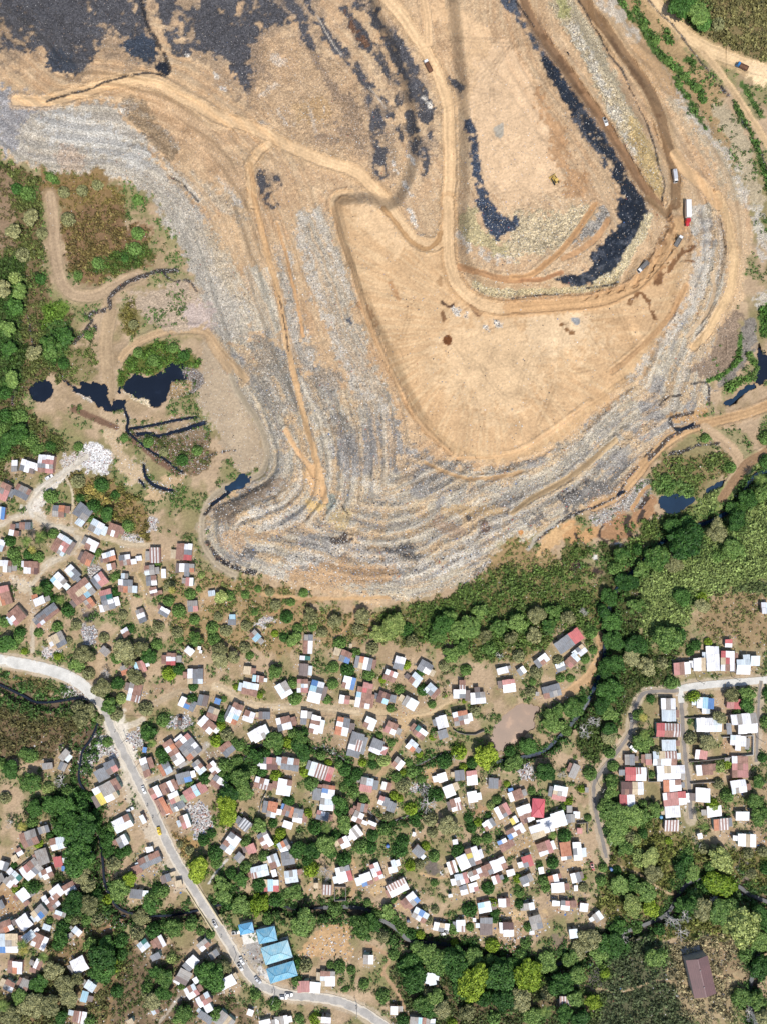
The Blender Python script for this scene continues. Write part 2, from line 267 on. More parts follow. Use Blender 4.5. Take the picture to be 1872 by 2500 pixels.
# ------------------------------------------------------------------ plan of the settlement: x y width depth turn roof-sheets (rows of sheets, one letter a colour)
HOUSES_TXT = '''
A: 225 460 115 95 17 WWW/GWG; 375 440 125 140 5 WW/rr/GW/Rr; 120 455 45 90 0 W/g; 35 665 85 140 25 RR/gr/rr; 180 665 130 95 27 RR/GG; 12 835 60 100 10 LB; 477 822 95 95 5 GR/gR; 655 850 130 160 35 GG/Gg/.L; 780 950 105 100 27 LW/gL; 925 975 95 100 20 RRR/RWR; 120 975 80 90 10 R./WR; 205 940 90 60 0 RG; 1490 1150 125 130 3 RW/RG/RD; 10 1100 50 90 15 W/L
B: 625 125 150 190 32 LL/Rr/Rr/RL; 930 130 120 110 25 WW/RW; 885 265 110 125 25 RR/RO; 1105 245 130 100 -15 WW/RO; 1130 345 90 60 -15 WR; 1295 275 170 105 -8 GW./RRW; 1570 230 105 155 0 S; 60 340 125 115 5 WWR/.WR; 315 355 140 125 3 RR/WR; 738 405 150 90 46 WGG/WgG; 598 487 135 120 45 WWg/CWW; 825 597 240 180 -37 RRRR/RTTg/RRCg; 1010 485 140 130 -37 Grr/Grr; 908 714 85 90 -35 LO/RO; 1090 680 120 210 -15 rr/GE/GW/gG; 1295 540 190 130 3 WGG./ROLL; 1265 440 70 50 0 g; 1515 380 100 95 -5 Rg/gg; 1535 485 105 95 -5 GR/GW; 1555 595 75 90 -12 R/W/R; 1430 840 80 140 -22 g/W/G; 1062 1200 95 75 45 gg; 1270 1010 75 80 -30 W/R; 580 1095 165 140 -30 TTg/TTg/.GG; 468 835 280 110 -38 GGG/GGG/rRR; 402 695 110 75 -22 WW; 355 652 60 45 -15 OO; 170 840 150 150 -42 RRR/WRR/rRR; 35 640 150 190 -15 rr/RR/OR; 1036 770 45 70 -10 W
C: 360 130 150 130 3 WGg/WGR/.G.; 387 250 75 80 3 r; 612 365 70 50 -10 L; 125 168 45 90 0 T; 420 495 100 110 -5 gg/Gr; 130 555 100 80 30 WW/GG; 822 608 60 55 0 C; 815 662 80 55 0 G; 1050 795 100 80 45 gC/RC; 385 950 85 70 40 W; 200 1030 90 115 0 R/W/D; 280 1030 50 60 0 g; 486 920 30 30 5 W; 500 955 28 28 10 W; 445 1205 155 145 0 WGG/WGG/WGL; 725 1100 30 30 0 g; 970 1145 75 80 8 T; 1080 1230 115 65 8 CSR; 1585 880 90 190 3 gg/RW/RW; 1540 1140 90 125 5 MM; 1555 1020 110 40 5 WE
D: 350 460 75 75 15 T; 430 510 110 115 22 RR/GB; 610 575 175 125 12 GOWG/GWWG; 970 575 100 130 17 WW/GG; 880 705 125 110 22 Lrr/RRR; 1230 615 135 110 30 GG/GW; 1133 742 110 115 38 LL/RL; 1300 855 140 105 42 LLR/LGR; 1575 840 120 180 0 .R/.S/LW/LG; 130 865 130 220 15 BW/CG/WW/WW; 465 775 125 125 15 LWB/RWB; 615 900 150 260 10 .rr/RDR/CRR/WRR/WRW; 420 945 105 85 8 WR/Wr; 808 925 115 115 20 NN/NC; 905 935 60 70 10 G; 1080 980 145 110 30 gLL/gLL; 10 1125 60 140 5 W/G; 122 1195 95 185 12 WW/RR/WW/RW; 400 1215 130 180 12 OG/WG/OL/OL; 675 1185 115 115 24 LL/RL; 887 1232 115 120 23 RR/rW; 1180 1280 130 100 38 EWW/RRR; 1400 1170 110 120 -15 WW; 1410 1292 95 90 -15 GG; 1590 1130 150 140 -12 gOO/RGg/gRW; 483 400 28 40 0 T
E: 480 650 110 60 -15 WW; 670 655 80 70 -35 GW; 875 550 150 85 -38 GWW/GRW; 1150 352 290 130 -36 GGGDD/GGGDD; 1183 548 140 90 -44 RRL/rRL; 1275 445 90 90 -40 GW/WW; 1065 615 90 85 -20 LL/GG; 545 805 125 130 -8 rr/WW/WW; 975 860 180 120 -15 GGG/RGG; 228 900 150 160 -5 .G./WGW/WWW; 830 885 35 40 0 g
F: 795 960 165 125 -5 rRW; 970 920 120 130 -3 WW; 1105 860 130 240 0 WW/WW/WW; 1255 885 135 195 2 DWW/WDW/WRW; 1410 920 135 200 0 .L/LL/LL/WW; 1535 885 90 100 0 L; 1265 705 70 80 0 D/W; 1640 350 80 110 0 WL/WL
G: 655 160 145 110 0 WW; 660 277 140 110 0 LL; 1030 150 170 105 5 WCB; 1035 228 80 55 0 W; 1320 160 140 100 5 rD; 1065 370 250 140 0 WWL/WWL; 1420 360 260 200 -5 TWWW/.WWW; 655 425 240 135 2 DSS/DRS; 660 578 140 105 0 LL; 1360 555 160 150 5 LWW/WWW/.W.; 620 710 240 140 0 LWSS/LLWR; 455 720 60 110 0 g/r; 990 670 120 95 5 rr; 265 725 95 100 0 g; 188 852 60 60 0 G; 325 870 210 135 0 DDSW/DDWW; 680 858 280 150 -2 WTWW/WWWW; 1020 825 165 100 -5 WRR; 1380 795 160 210 0 WRR/rrr/rrr; 290 1012 225 125 0 NNTW/NNTW; 695 985 180 120 -5 OWR/OWW; 240 1142 155 125 0 DDWW; 720 1118 230 130 -5 rrD/rrW; 700 1248 150 115 -3 WW; 1005 1080 145 135 3 WW; 1365 995 150 130 -10 WW/LW; 1120 1245 145 110 -5 WW; 1405 1292 130 90 0 WL; 1250 722 50 40 0 T
H: 545 140 130 90 -18 gR/OR; 675 118 110 120 -18 CRR/WRr; 620 370 130 190 12 gRR/WRR/gRS; 1155 490 170 100 25 WRG/WBG; 1310 455 100 105 12 GG; 1460 463 60 60 20 B; 1410 590 110 120 20 gT/RR; 1352 702 170 120 42 WRR/WRW; 1012 980 265 105 57 RORWW/RWRRW; 1165 925 230 165 50 rGWG/WGGg/RGgO; 1268 1130 140 90 50 gRL/gWL; 1420 1140 130 90 50 WWW/RWR; 1555 945 130 120 -40 RR/GG; 1115 1238 145 110 -15 GG/GB; 930 1145 115 120 -30 OGG/OLL; 725 1130 70 190 -20 W/g/R; 288 1205 130 120 -27 GG; 380 1128 115 125 -27 GG/gr; 1470 1290 150 110 35 GWW/RRN; 720 955 40 50 10 B
I: 295 90 160 130 12 LL/RR; 635 100 130 150 -30 Lg/Lg/LW; 825 60 110 130 0 R/W/r; 142 340 110 210 25 RR/WW/LC/WO; 283 370 110 105 20 rW/WW; 440 358 115 70 0 G; 400 540 175 125 -27 WWWW/WWgL; 637 440 145 130 -15 WRR/GWW; 815 385 110 150 3 WW/GG/GW; 1360 655 130 240 15 GG/GS/WS/GG; 1570 670 120 140 22 GG/GG/WW; 1640 712 65 80 22 r; 490 845 175 120 3 GrR/WNN; 700 850 180 125 8 RLR/GGG; 1015 925 235 150 18 LSSr/LSSD; 410 1045 140 110 15 WRW/RSS; 640 1085 140 170 10 WWR/WWL/WWW; 970 1155 85 125 5 G; 1085 1130 130 130 8 RO/BW/WW; 1070 1258 135 120 5 LL/LW; 1470 1060 125 145 10 gL/rr; 1395 1015 40 40 0 g; 1430 1290 110 85 12 RGR
J: 435 250 95 100 38 LL/WO; 293 432 105 105 38 WW/RW; 740 570 90 90 -15 W; 915 550 95 100 -5 G; 1040 575 105 145 -5 rr/WW/WW; 1257 630 98 98 3 G; 810 710 105 110 -22 WW; 878 845 105 130 -15 RW/RS/WS; 1045 768 95 110 -10 WW; 1480 752 140 95 -20 WRR/WRR; 1430 695 50 28 -10 B; 1352 912 140 130 -28 WRr/WRr/WGr; 1580 940 140 180 -20 WW/WW/RR/RW; 1478 1115 190 90 -30 RRWW/BWRW; 1465 1005 75 65 -30 YW; 1212 1045 120 90 -30 WWG/RLG; 1360 1255 95 120 -25 BW/RR/RR; 15 655 60 140 5 g/W/W; 175 660 90 75 15 WR; 150 810 100 85 20 RG/WG; 228 868 85 95 22 G; 30 1055 90 70 20 WW/.R; 870 1220 50 45 -10 W; 455 1145 30 35 20 W
K: 915 95 75 150 22 g; 768 318 140 145 10 WW/WW/rr; 865 480 55 70 -3 W; 757 580 140 150 -17 WW; 640 640 118 155 -17 WW; 540 705 135 135 -20 WW/TT; 875 568 90 75 0 GG; 938 535 65 68 0 LW; 968 698 50 55 0 r; 615 872 145 125 -20 RRr/RRr/WWr; 825 882 105 135 -8 OO; 835 968 105 40 -8 WG; 945 905 85 180 -5 WW/GW/WW; 442 1005 100 110 -18 DD/GD; 147 1042 160 120 -22 WWW/WWR; 35 1095 100 110 -25 RR/RG; 270 1120 80 60 -15 WW; 125 1190 80 85 -20 Wr; 430 1185 130 75 -25 GGW; 425 1237 60 32 -10 W; 580 1095 50 70 -10 W; 705 1188 100 90 -15 OW/RW; 747 1272 130 100 -5 WW; 930 1170 95 95 -15 WG; 930 1278 35 55 0 W; 1040 285 35 50 0 g
L: 690 230 140 115 0 SS; 1190 220 150 120 -5 OSS; 975 335 45 55 -15 W; 1450 378 180 120 3 WWW; 1335 358 50 45 5 W
M: 300 195 170 150 -20 RgR/RgR; 445 105 110 70 -15 GG; 605 240 180 120 -15 RLL/WLW; 200 330 60 80 -30 R/W; 150 395 60 60 -30 T; 430 380 120 150 -20 gg; 320 505 200 150 -40 WRRg/WWGg; 590 430 85 105 -10 D; 655 495 55 45 0 B; 160 590 110 100 45 gE/gL; 485 545 110 100 -25 RW/WR; 705 692 125 95 -28 RR/WW; 580 735 125 110 -40 WW/RW; 535 845 125 125 -40 WRW/RRR/RgW; 450 800 50 50 -30 W; 240 765 110 120 -35 WW; 320 735 60 80 -35 g; 275 848 55 45 -35 R; 402 948 150 115 -43 Tgg/LBg; 590 965 75 85 20 L/R; 250 1040 125 140 -35 WW/WW; 60 1085 140 110 -22 RRR/ROW; 295 1185 130 80 -40 WL; 405 1235 150 150 25 RRW/RRW/WRW; 475 1095 80 60 20 L; 90 1255 190 200 0 LTT/LgT/BTW; 780 1133 95 65 40 LW; 700 1182 85 48 -30 g; 1240 222 100 105 -30 gW/GW; 1240 45 190 130 -27 WWR/LWW; 1520 415 230 110 -25 RRR/GGG; 1515 305 70 50 -15 W; 1390 510 100 85 -20 R; 1380 755 125 90 5 GG; 1455 1275 110 90 -40 LE/WL; 1620 1240 90 110 -30 RW; 10 865 70 80 -30 g; 40 470 90 90 20 WG; 10 590 60 80 -30 g; 88 640 100 60 40 gW
N: 355 135 270 190 -27 WggR/YggR/YWW.; 702 415 45 90 -25 L; 830 148 110 130 -25 RW/rW; 965 88 165 110 -25 RRWR/RRWR; 1020 195 105 105 -25 WW/rW; 900 285 95 180 -27 RO; 1110 212 85 85 -25 V; 1005 300 95 95 -25 OgG/OgL; 1085 262 75 80 -30 GG; 1195 148 150 110 -30 rrL/rrC; 1300 92 85 105 -30 rr; 1130 438 90 130 -20 RW/rW; 935 1012 100 70 -20 G; 1065 1065 65 60 -15 T
O: 325 222 110 110 38 Z; 180 410 130 200 35 GW/WW/RW/GW; 272 552 85 80 42 Gg; 388 465 90 95 -20 rr; 530 372 110 165 -30 Gg/RW/WL/RW; 600 65 95 150 12 OO/OO/gg; 530 40 50 110 10 G; 716 36 42 50 15 B; 765 82 105 110 20 RRO/RGO; 862 130 95 140 10 GG/gG/WW; 758 220 95 65 18 WW; 1110 132 125 85 12 rWG/GGG; 725 445 110 120 -30 LOG/WLG; 760 562 130 125 -8 GG/GG; 618 590 105 130 -22 WLL/RRL; 475 692 175 110 -15 LLL/SLL; 620 712 50 70 -15 T; 795 745 130 125 -8 LL/LL; 612 835 110 125 0 CL/CD; 540 862 40 60 0 D; 1155 880 95 100 3 SS; 1045 835 45 50 0 T; 1325 722 150 165 -15 LgG/LLD/WLD; 1440 300 115 120 -35 WW; 1330 400 95 115 -25 RL/LW; 1465 145 100 110 25 WW/WR
P: 163 280 95 170 -22 rW/WW/WD/rL; 60 358 115 120 -20 WW/LW/BR; 315 230 90 120 -15 .L/WL; 582 77 105 95 42 GG/GG; 372 442 200 130 -27 SSS/WWW; 925 238 85 130 -18 WRW/WRW; 1035 188 105 145 -25 WW/WW; 1135 128 125 180 -18 RW/YW/gW/GR; 1160 310 140 95 -22 WRW/WWR; 1020 355 125 110 -15 LLr/gWr; 1040 468 75 85 -15 GG/WW; 1138 440 90 80 -15 WW/Wr; 905 525 40 35 -10 W; 510 572 145 125 -40 RWW/RgB; 600 722 155 110 30 LBL/gWR; 790 840 110 85 10 WT/WG; 1010 830 90 125 -3 LL/LS; 1266 835 125 180 0 GG/MM/MM; 1180 828 40 40 0 L; 1148 768 30 35 0 W; 1250 640 125 110 -10 CL/LL; 1447 595 115 80 -3 WWR/WLR; 1490 865 105 140 -3 NN/WW; 80 1172 100 95 2 W
Q: 583 118 65 75 -15 gg/gG; 560 170 28 25 0 W; 545 30 60 40 -10 gL; 693 13 42 30 3 WW; 745 24 48 52 3 GR/WL; 790 15 34 34 -3 R; 848 35 45 48 5 WW; 925 85 50 45 -35 gL; 790 180 45 45 -5 L; 745 553 60 48 0 SS; 10 440 40 50 -10 L
S: 495 395 90 90 -28 WW/WW; 562 527 65 55 32 LL; 525 590 40 60 15 CC; 95 410 90 80 5 RWW/RRW; 240 390 45 60 25 WR; 205 428 40 25 10 R; 60 525 60 70 25 RR/gW; 150 530 55 90 25 gg/gR; 495 720 80 70 10 RSW; 810 750 40 30 -30 T
T: 105 255 65 60 -25 WR/RW; 78 345 60 40 -25 G; 375 272 70 55 -40 gg/WR; 440 330 60 40 -35 gG; 298 385 95 60 -45 GWW; 250 468 85 80 -60 gg; 332 488 40 40 -30 W; 302 560 75 75 -30 WRW/WWr; 378 610 90 65 -30 WRL/WrR; 405 662 48 45 -30 WW; 520 505 105 65 -28 WW; 665 690 35 35 20 W; 505 745 110 85 40 gT; 388 722 95 45 35 G; 755 750 70 30 -15 WW; 820 752 48 38 -8 gW; 872 738 50 52 -10 gW; 910 730 24 40 -10 W; 75 680 45 35 -30 LR
U: 255 480 90 95 2 RRg/WWW/WWW; 105 530 75 65 -3 rr; 177 535 66 62 5 WL; 663 677 47 47 2 W; 885 480 55 65 15 LL; 825 745 125 50 5 ggCRg; 15 735 35 50 0 g; 245 737 60 38 5 W
X: 445 190 95 60 -5 g; 585 195 70 75 25 g; 600 90 60 110 40 gg
'''
TREES_TXT = '''
A: 60 50 60 d; 180 60 60 g; 150 200 90 d; 60 260 70 d; 420 300 45 d; 310 320 50 g; 1205 265 45 g; 1480 410 50 d; 420 700 60 g; 765 780 60 d; 865 845 65 d; 660 720 40 d; 640 580 60 o; 830 610 60 d; 940 690 40 d; 1040 940 50 g; 745 880 35 g; 90 1060 50 d; 330 1030 65 p; 215 1060 55 p; 265 1130 42 p; 120 1160 65 g; 140 1225 50 g; 320 1190 60 g; 440 1000 45 g; 240 1170 45 d; 1330 340 40 o; 20 340 60 d; 250 250 60 g; 30 160 60 g; 640 300 40 g; 1010 230 35 g; 1600 330 45 g
B: 480 540 70 d; 390 585 55 p; 610 690 55 p; 700 780 70 d; 560 680 50 d; 100 590 35 g; 1190 680 45 o; 1180 440 45 g; 1180 600 50 d; 590 950 60 g; 400 1010 50 g; 700 1090 45 o; 1320 970 50 d; 1060 1060 70 o; 990 200 45 g; 500 620 50 d; 1640 650 45 p; 1250 1190 120 o; 1510 1250 80 d; 1400 1180 90 o; 60 900 60 g; 210 1010 60 d; 60 1130 90 d; 200 1060 70 g; 255 1200 35 b; 590 1250 40 b; 1610 950 80 o; 1590 1130 60 g; 850 1240 100 o; 1190 1270 60 g; 140 1130 60 g; 1250 830 50 o; 780 930 60 o; 1600 310 35 g
C: 195 290 75 o; 205 335 50 p; 180 440 75 g; 400 375 60 g; 285 540 90 g; 110 690 90 o; 270 760 80 o; 440 630 70 g; 480 320 30 g; 680 600 50 o; 620 710 80 g; 760 740 80 o; 450 820 100 g; 290 830 45 g; 710 400 85 y; 790 390 70 g; 950 380 45 g; 1415 455 45 g; 1050 560 35 g; 1370 600 70 d; 1250 770 40 b; 960 690 70 o; 1000 990 45 g; 700 930 90 o; 700 1040 100 o; 830 1010 80 o; 190 1170 75 b; 280 1130 65 d; 430 1300 55 d; 1250 1160 90 g; 60 910 50 g; 20 1000 50 d; 1440 830 90 g; 1480 720 70 g; 1630 700 50 g; 1080 320 40 g; 950 910 60 o; 1260 480 60 o; 510 180 40 y; 1430 1270 60 g; 860 1310 35 b; 1540 360 50 g; 1200 350 50 o; 640 830 70 g; 1340 810 50 d
D: 530 470 55 g; 660 690 65 g; 450 640 75 d; 800 740 40 b; 1040 590 50 b; 1040 230 75 d; 900 200 140 y; 780 280 110 y; 1420 180 130 d; 1350 300 100 g; 1560 250 110 g; 1500 480 90 g; 1600 400 90 g; 1210 840 65 d; 1180 665 45 d; 1445 920 30 b; 1300 990 45 g; 970 840 50 g; 240 940 50 g; 80 100 110 o; 330 150 100 o; 600 100 110 o; 370 370 70 g; 310 610 60 g; 880 1030 45 g; 1330 1280 50 g; 300 780 60 g; 1640 640 60 g; 20 1270 50 d; 680 980 30 d; 560 230 80 o; 1100 350 80 o; 200 260 70 o; 700 420 70 o; 1480 100 80 g; 1420 600 60 o
E: 1310 530 50 g; 1160 725 45 g; 1060 720 50 g; 820 660 70 o; 780 760 40 g; 760 860 60 o; 960 1140 105 g; 1040 1060 80 g; 1200 1030 110 g; 1580 170 110 d; 1600 350 110 d; 1520 620 110 d; 1560 850 130 d; 1480 1000 100 d; 1020 1210 90 g; 1400 1160 90 x; 1310 1270 110 x; 640 500 70 o; 350 420 70 g; 440 210 90 g; 150 200 120 g; 640 170 110 g; 90 960 25 b; 1040 550 60 o; 1390 440 45 g; 200 1050 60 o; 1280 950 50 d; 1560 1240 90 d; 250 60 90 g; 820 90 100 o; 1000 60 90 g; 1150 120 90 o; 300 300 80 o; 560 320 80 o; 800 300 90 o; 950 200 80 g; 100 380 80 o; 1300 60 60 x; 1380 260 60 g; 1500 60 90 d; 450 500 60 x; 1120 1250 60 g; 1560 1080 90 g
F: 180 490 190 d; 60 240 110 d; 230 90 120 d; 330 720 110 d; 120 1130 180 d; 100 900 120 d; 280 850 100 o; 440 940 90 o; 640 660 150 g; 760 620 90 d; 920 720 60 d; 870 790 45 d; 800 240 100 d; 680 1100 70 g; 580 900 70 o; 1050 690 45 b; 910 1245 65 b; 1300 1230 80 o; 1450 1220 90 g; 1650 1200 50 d; 470 1260 45 d; 1600 330 30 d; 480 200 110 y; 620 100 100 y; 560 400 120 y; 700 450 100 y; 450 560 90 y; 900 80 90 y; 1000 330 80 o; 330 330 80 g; 980 240 60 b; 400 380 90 y; 1200 120 90 y; 1350 60 90 y
9: 1000 1060 150 d; 1000 920 70 d; 1250 980 90 o; 1400 900 90 d; 1400 800 80 d; 1500 720 90 d; 1600 560 60 p; 900 950 90 d; 760 1200 110 g; 700 1000 110 y; 480 1180 80 g; 740 1230 70 y; 1380 1130 90 g; 1250 1180 50 g; 1120 1170 60 y; 600 1130 50 d; 420 1280 60 g; 640 1290 70 g; 900 1240 90 o; 1100 1260 80 y; 1500 980 90 y; 1560 830 90 y; 1560 1150 100 y; 1450 1260 90 y; 1640 230 60 g; 1640 420 60 d; 1150 230 40 g; 830 560 50 g; 1350 470 50 g; 1620 680 80 g; 850 660 45 g; 1300 1280 80 y
4: 270 485 38 d; 815 350 26 d; 510 465 30 g; 90 170 60 o; 280 190 40 o; 130 560 60 g; 50 800 60 g; 60 930 55 d; 330 900 60 g; 430 850 60 d; 580 850 30 g; 220 960 60 o; 80 1130 60 g; 40 1220 45 d; 870 780 35 o; 420 1030 40 d; 160 330 50 o; 200 80 60 o; 100 660 60 d; 900 960 35 g; 1130 930 35 g; 1200 980 35 d; 1000 1010 40 g; 640 380 40 g; 880 290 45 g; 450 100 50 o; 900 190 45 g; 20 540 60 o; 340 960 50 g; 110 480 45 y
3: 1100 40 90 d; 1200 80 80 g; 1240 150 60 d; 1330 170 45 o; 850 180 28 g; 930 270 30 g; 1010 400 32 g; 1120 500 28 g; 1070 560 26 g; 1200 570 26 g; 1180 720 24 g
1: 340 1150 36 g; 190 1260 50 g; 120 1230 40 d; 640 1200 40 o; 540 1240 40 o; 420 1250 40 o; 900 1300 40 g
G: 470 100 45 d; 340 270 60 g; 400 300 55 p; 420 470 65 p; 400 560 110 g; 530 640 60 o; 1180 300 80 o; 1050 550 110 o; 870 500 70 o; 1340 250 50 g; 1450 170 80 d; 90 780 60 g; 80 940 80 g; 80 1060 80 g; 530 1220 80 g; 1160 780 70 y; 1090 1170 70 b; 1340 960 60 b; 1240 1080 70 g; 1560 950 80 g; 1600 700 50 d; 1530 1150 100 g; 1640 330 70 g; 1600 1270 90 g; 480 870 40 g; 70 1250 120 g; 300 1280 110 g; 400 1170 50 g; 60 500 100 o; 60 650 60 g; 1230 760 60 b; 830 620 40 o; 1150 960 60 o
H: 100 60 120 o; 160 180 70 o; 330 180 70 x; 290 330 110 o; 450 280 80 d; 355 510 95 g; 490 430 60 y; 440 590 70 o; 740 530 80 o; 630 222 90 o; 760 50 80 d; 560 30 90 o; 450 60 50 g; 1200 440 60 d; 770 790 90 d; 910 650 70 g; 800 890 55 p; 750 740 70 g; 350 870 55 g; 1450 860 65 b; 1490 710 55 b; 1500 620 60 d; 1320 570 45 p; 1560 800 70 o; 900 980 70 d; 930 1050 60 d; 1040 1140 35 g; 1180 1170 40 p; 1340 1240 70 d; 1480 1100 50 o; 1500 1200 50 g; 1630 880 50 g; 1600 1120 60 g; 1180 1290 50 g; 1590 1220 60 d; 1520 440 35 g; 790 1110 45 g; 150 560 90 o; 80 640 90 o; 240 620 60 g; 30 80 90 g; 60 520 70 o; 280 640 50 o
I: 160 75 40 g; 395 155 35 b; 205 155 30 g; 750 180 75 g; 1060 210 45 g; 40 190 30 g; 735 530 60 g; 800 620 90 g; 530 620 110 g; 690 620 70 b; 580 710 50 d; 820 720 100 d; 130 560 110 o; 190 660 60 g; 20 470 40 g; 10 610 40 d; 360 780 90 d; 170 810 60 g; 560 960 60 b; 850 920 60 b; 830 830 50 y; 920 1040 80 g; 1085 840 45 b; 1190 850 50 g; 1430 830 45 b; 1280 750 35 g; 1180 1050 50 p; 200 1000 110 g; 230 1120 110 g; 60 1000 80 d; 90 1150 110 d; 60 1270 120 b; 420 920 60 d; 320 900 60 g; 1250 900 70 d; 1370 950 70 d; 1240 1080 50 g; 1340 1120 70 g; 1440 1200 50 g; 1200 1240 90 d; 690 1220 60 d; 860 1280 48 p; 40 850 70 g; 1640 800 70 y; 450 740 60 d; 1010 760 50 g; 1530 850 50 d; 260 720 40 g; 1290 1010 60 d; 1600 560 40 g
J: 1190 350 140 b; 1600 250 100 d; 1450 430 100 g; 1420 300 60 d; 760 400 80 d; 910 310 80 b; 880 380 70 x; 950 465 45 b; 1040 420 60 d; 510 330 40 b; 645 160 40 b; 690 740 70 d; 530 580 45 g; 340 640 80 o; 250 750 50 b; 310 780 40 b; 430 500 70 g; 340 520 35 b; 140 420 70 o; 420 880 70 b; 480 1030 45 d; 470 960 40 d; 200 960 50 o; 600 850 110 x; 800 1060 110 o; 1100 1020 45 b; 1030 1070 60 d; 1000 980 50 d; 1200 950 35 d; 1080 1200 55 g; 1190 1180 55 g; 900 1290 60 d; 570 1260 50 b; 340 1210 70 d; 310 1290 80 d; 40 1150 65 d; 150 1090 60 g; 240 1030 40 d; 1230 850 50 y; 1290 790 50 g; 1640 700 45 g; 1390 630 35 b; 720 560 30 g; 560 720 60 x; 620 980 80 o; 400 420 40 g; 280 560 60 g; 1160 1080 30 g; 640 1120 60 o; 1100 600 25 d; 40 350 45 g; 230 220 40 g
K: 1065 110 75 g; 985 270 40 b; 630 110 110 d; 460 300 35 b; 1290 60 60 g; 1290 190 70 g; 1280 310 70 g; 1230 450 100 g; 1250 560 90 g; 1320 620 110 g; 1420 560 110 g; 1550 540 80 g; 1600 450 70 d; 1600 715 55 d; 1330 780 90 g; 1420 870 90 g; 1520 770 70 y; 1550 920 70 y; 700 740 52 p; 810 740 70 d; 690 1010 65 d; 850 400 45 b; 800 450 35 g; 600 1190 60 g; 340 1170 50 b; 215 1180 35 d; 40 1260 70 d; 30 750 50 d; 45 540 40 d; 1010 1165 30 b; 1000 1260 50 o; 1180 1190 60 g; 1370 1250 100 g; 1500 1240 90 g; 1200 1060 50 g; 1340 1090 50 d; 340 1270 30 g; 1270 690 70 g; 780 130 60 x; 560 1050 40 g; 1050 560 40 g; 620 1260 50 g
L: 420 300 50 d; 650 375 40 b; 530 90 80 g; 390 140 90 g; 160 250 110 g; 220 480 80 g; 60 120 110 g; 920 270 50 p; 1020 240 55 p; 1200 580 150 y; 1180 820 160 b; 900 690 100 g; 780 670 90 d; 1000 1080 120 o; 1280 1050 120 g; 920 940 80 g; 1120 990 70 x; 1350 1180 150 y; 1580 1080 50 b; 1640 650 70 d; 1600 50 120 g; 1560 150 90 g; 850 480 50 g; 820 560 80 d; 120 870 110 g; 420 890 110 g; 300 1040 120 y; 480 1060 90 b; 150 1260 90 d; 330 1250 60 g; 560 1270 60 d; 700 1200 110 x; 830 1150 90 x; 1620 1200 80 d; 480 560 100 y; 500 720 110 o; 350 580 70 y; 250 330 70 o; 1100 470 60 o; 1000 450 60 o; 1450 500 60 o; 1600 480 60 o; 1020 840 80 d; 1060 640 60 g; 1480 700 60 o
M: 680 60 150 d; 860 130 150 d; 750 220 110 d; 790 400 170 d; 820 560 110 o; 900 650 80 o; 1300 620 90 b; 1210 720 110 g; 1090 800 60 b; 750 850 130 d; 900 870 110 o; 1540 780 80 g; 1600 690 60 d; 1440 990 110 o; 620 1190 90 d; 650 1080 70 d; 1080 1260 90 d; 1230 1210 80 d; 1400 1130 80 o; 1560 1110 80 d; 230 80 60 p; 340 20 60 g; 180 700 50 b; 350 680 70 d; 290 650 60 g; 230 1270 70 p; 710 990 50 g; 510 1020 40 g; 520 160 50 d; 400 240 50 b; 1100 330 60 d; 1090 220 70 d; 1280 310 60 d; 1160 430 80 o; 1150 60 60 g; 100 40 70 x; 150 460 35 d; 250 250 40 g; 980 760 60 d; 1000 1000 70 o; 880 1010 50 g; 1060 130 60 d; 760 1010 50 o
N: 1560 390 120 b; 1260 930 140 b; 560 1030 90 b; 790 1170 80 g; 910 1130 70 g; 60 600 180 d; 100 450 120 d; 60 750 120 g; 140 850 90 g; 1440 740 80 d; 1320 620 60 d; 1400 550 50 d; 380 720 50 d; 480 750 60 d; 370 580 60 d; 250 420 60 d; 280 520 50 d; 90 180 80 d; 270 260 45 d; 1500 1080 90 g; 1600 950 60 d; 1520 1180 90 g; 1580 1240 80 d; 1080 660 40 o; 1180 720 50 o
O: 180 80 180 b; 340 390 60 g; 470 230 90 g; 690 300 60 b; 660 390 60 b; 960 100 50 b; 1155 250 70 p; 1300 60 80 d; 1330 220 90 g; 1040 240 80 d; 870 480 90 d; 1010 490 90 d; 1150 430 110 g; 1120 370 70 g; 1330 560 80 d; 1000 660 80 b; 1140 700 100 x; 480 810 80 d; 340 640 70 g; 290 780 90 d; 480 1020 130 b; 300 1030 110 g; 130 900 120 d; 640 960 80 d; 830 900 90 g; 820 1020 50 g; 920 1200 150 g; 560 1170 60 g; 1240 1070 80 g; 1480 1230 130 g; 1620 330 60 g; 1500 430 80 g; 1590 440 70 d; 1520 600 40 p; 40 600 60 g; 610 200 50 d; 880 330 50 o; 520 530 60 g; 700 1000 50 g; 1200 500 60 d; 1250 330 60 d; 420 560 50 o; 740 920 50 g; 960 580 60 d; 60 820 80 g; 1560 1000 40 g
P: 390 80 90 d; 500 210 60 b; 590 200 55 o; 740 120 60 g; 330 1110 60 g; 355 1080 40 p; 750 660 45 o; 920 820 50 g; 945 990 45 b; 1325 1010 75 b; 1350 690 50 d; 1330 590 50 b; 1290 420 70 g; 1095 650 80 d; 1460 345 40 g; 1015 250 45 g; 970 80 60 d; 520 880 80 d; 600 910 50 b; 420 830 70 g; 590 1060 90 g; 770 1200 130 g; 550 1180 90 d; 950 1230 150 d; 1120 1160 120 g; 1300 1190 100 g; 1300 1290 60 g; 1450 1250 110 d; 1620 1100 60 g; 1630 1270 80 b; 450 1230 90 d; 1120 1010 50 d; 110 800 110 d; 60 600 70 d; 280 690 90 g; 680 760 50 o; 160 700 60 g; 30 900 90 g; 1100 830 45 g; 1600 490 50 g; 1600 600 50 d; 230 930 60 o; 860 400 0 g; 740 390 40 g; 330 570 30 g; 640 650 40 o; 440 480 25 g
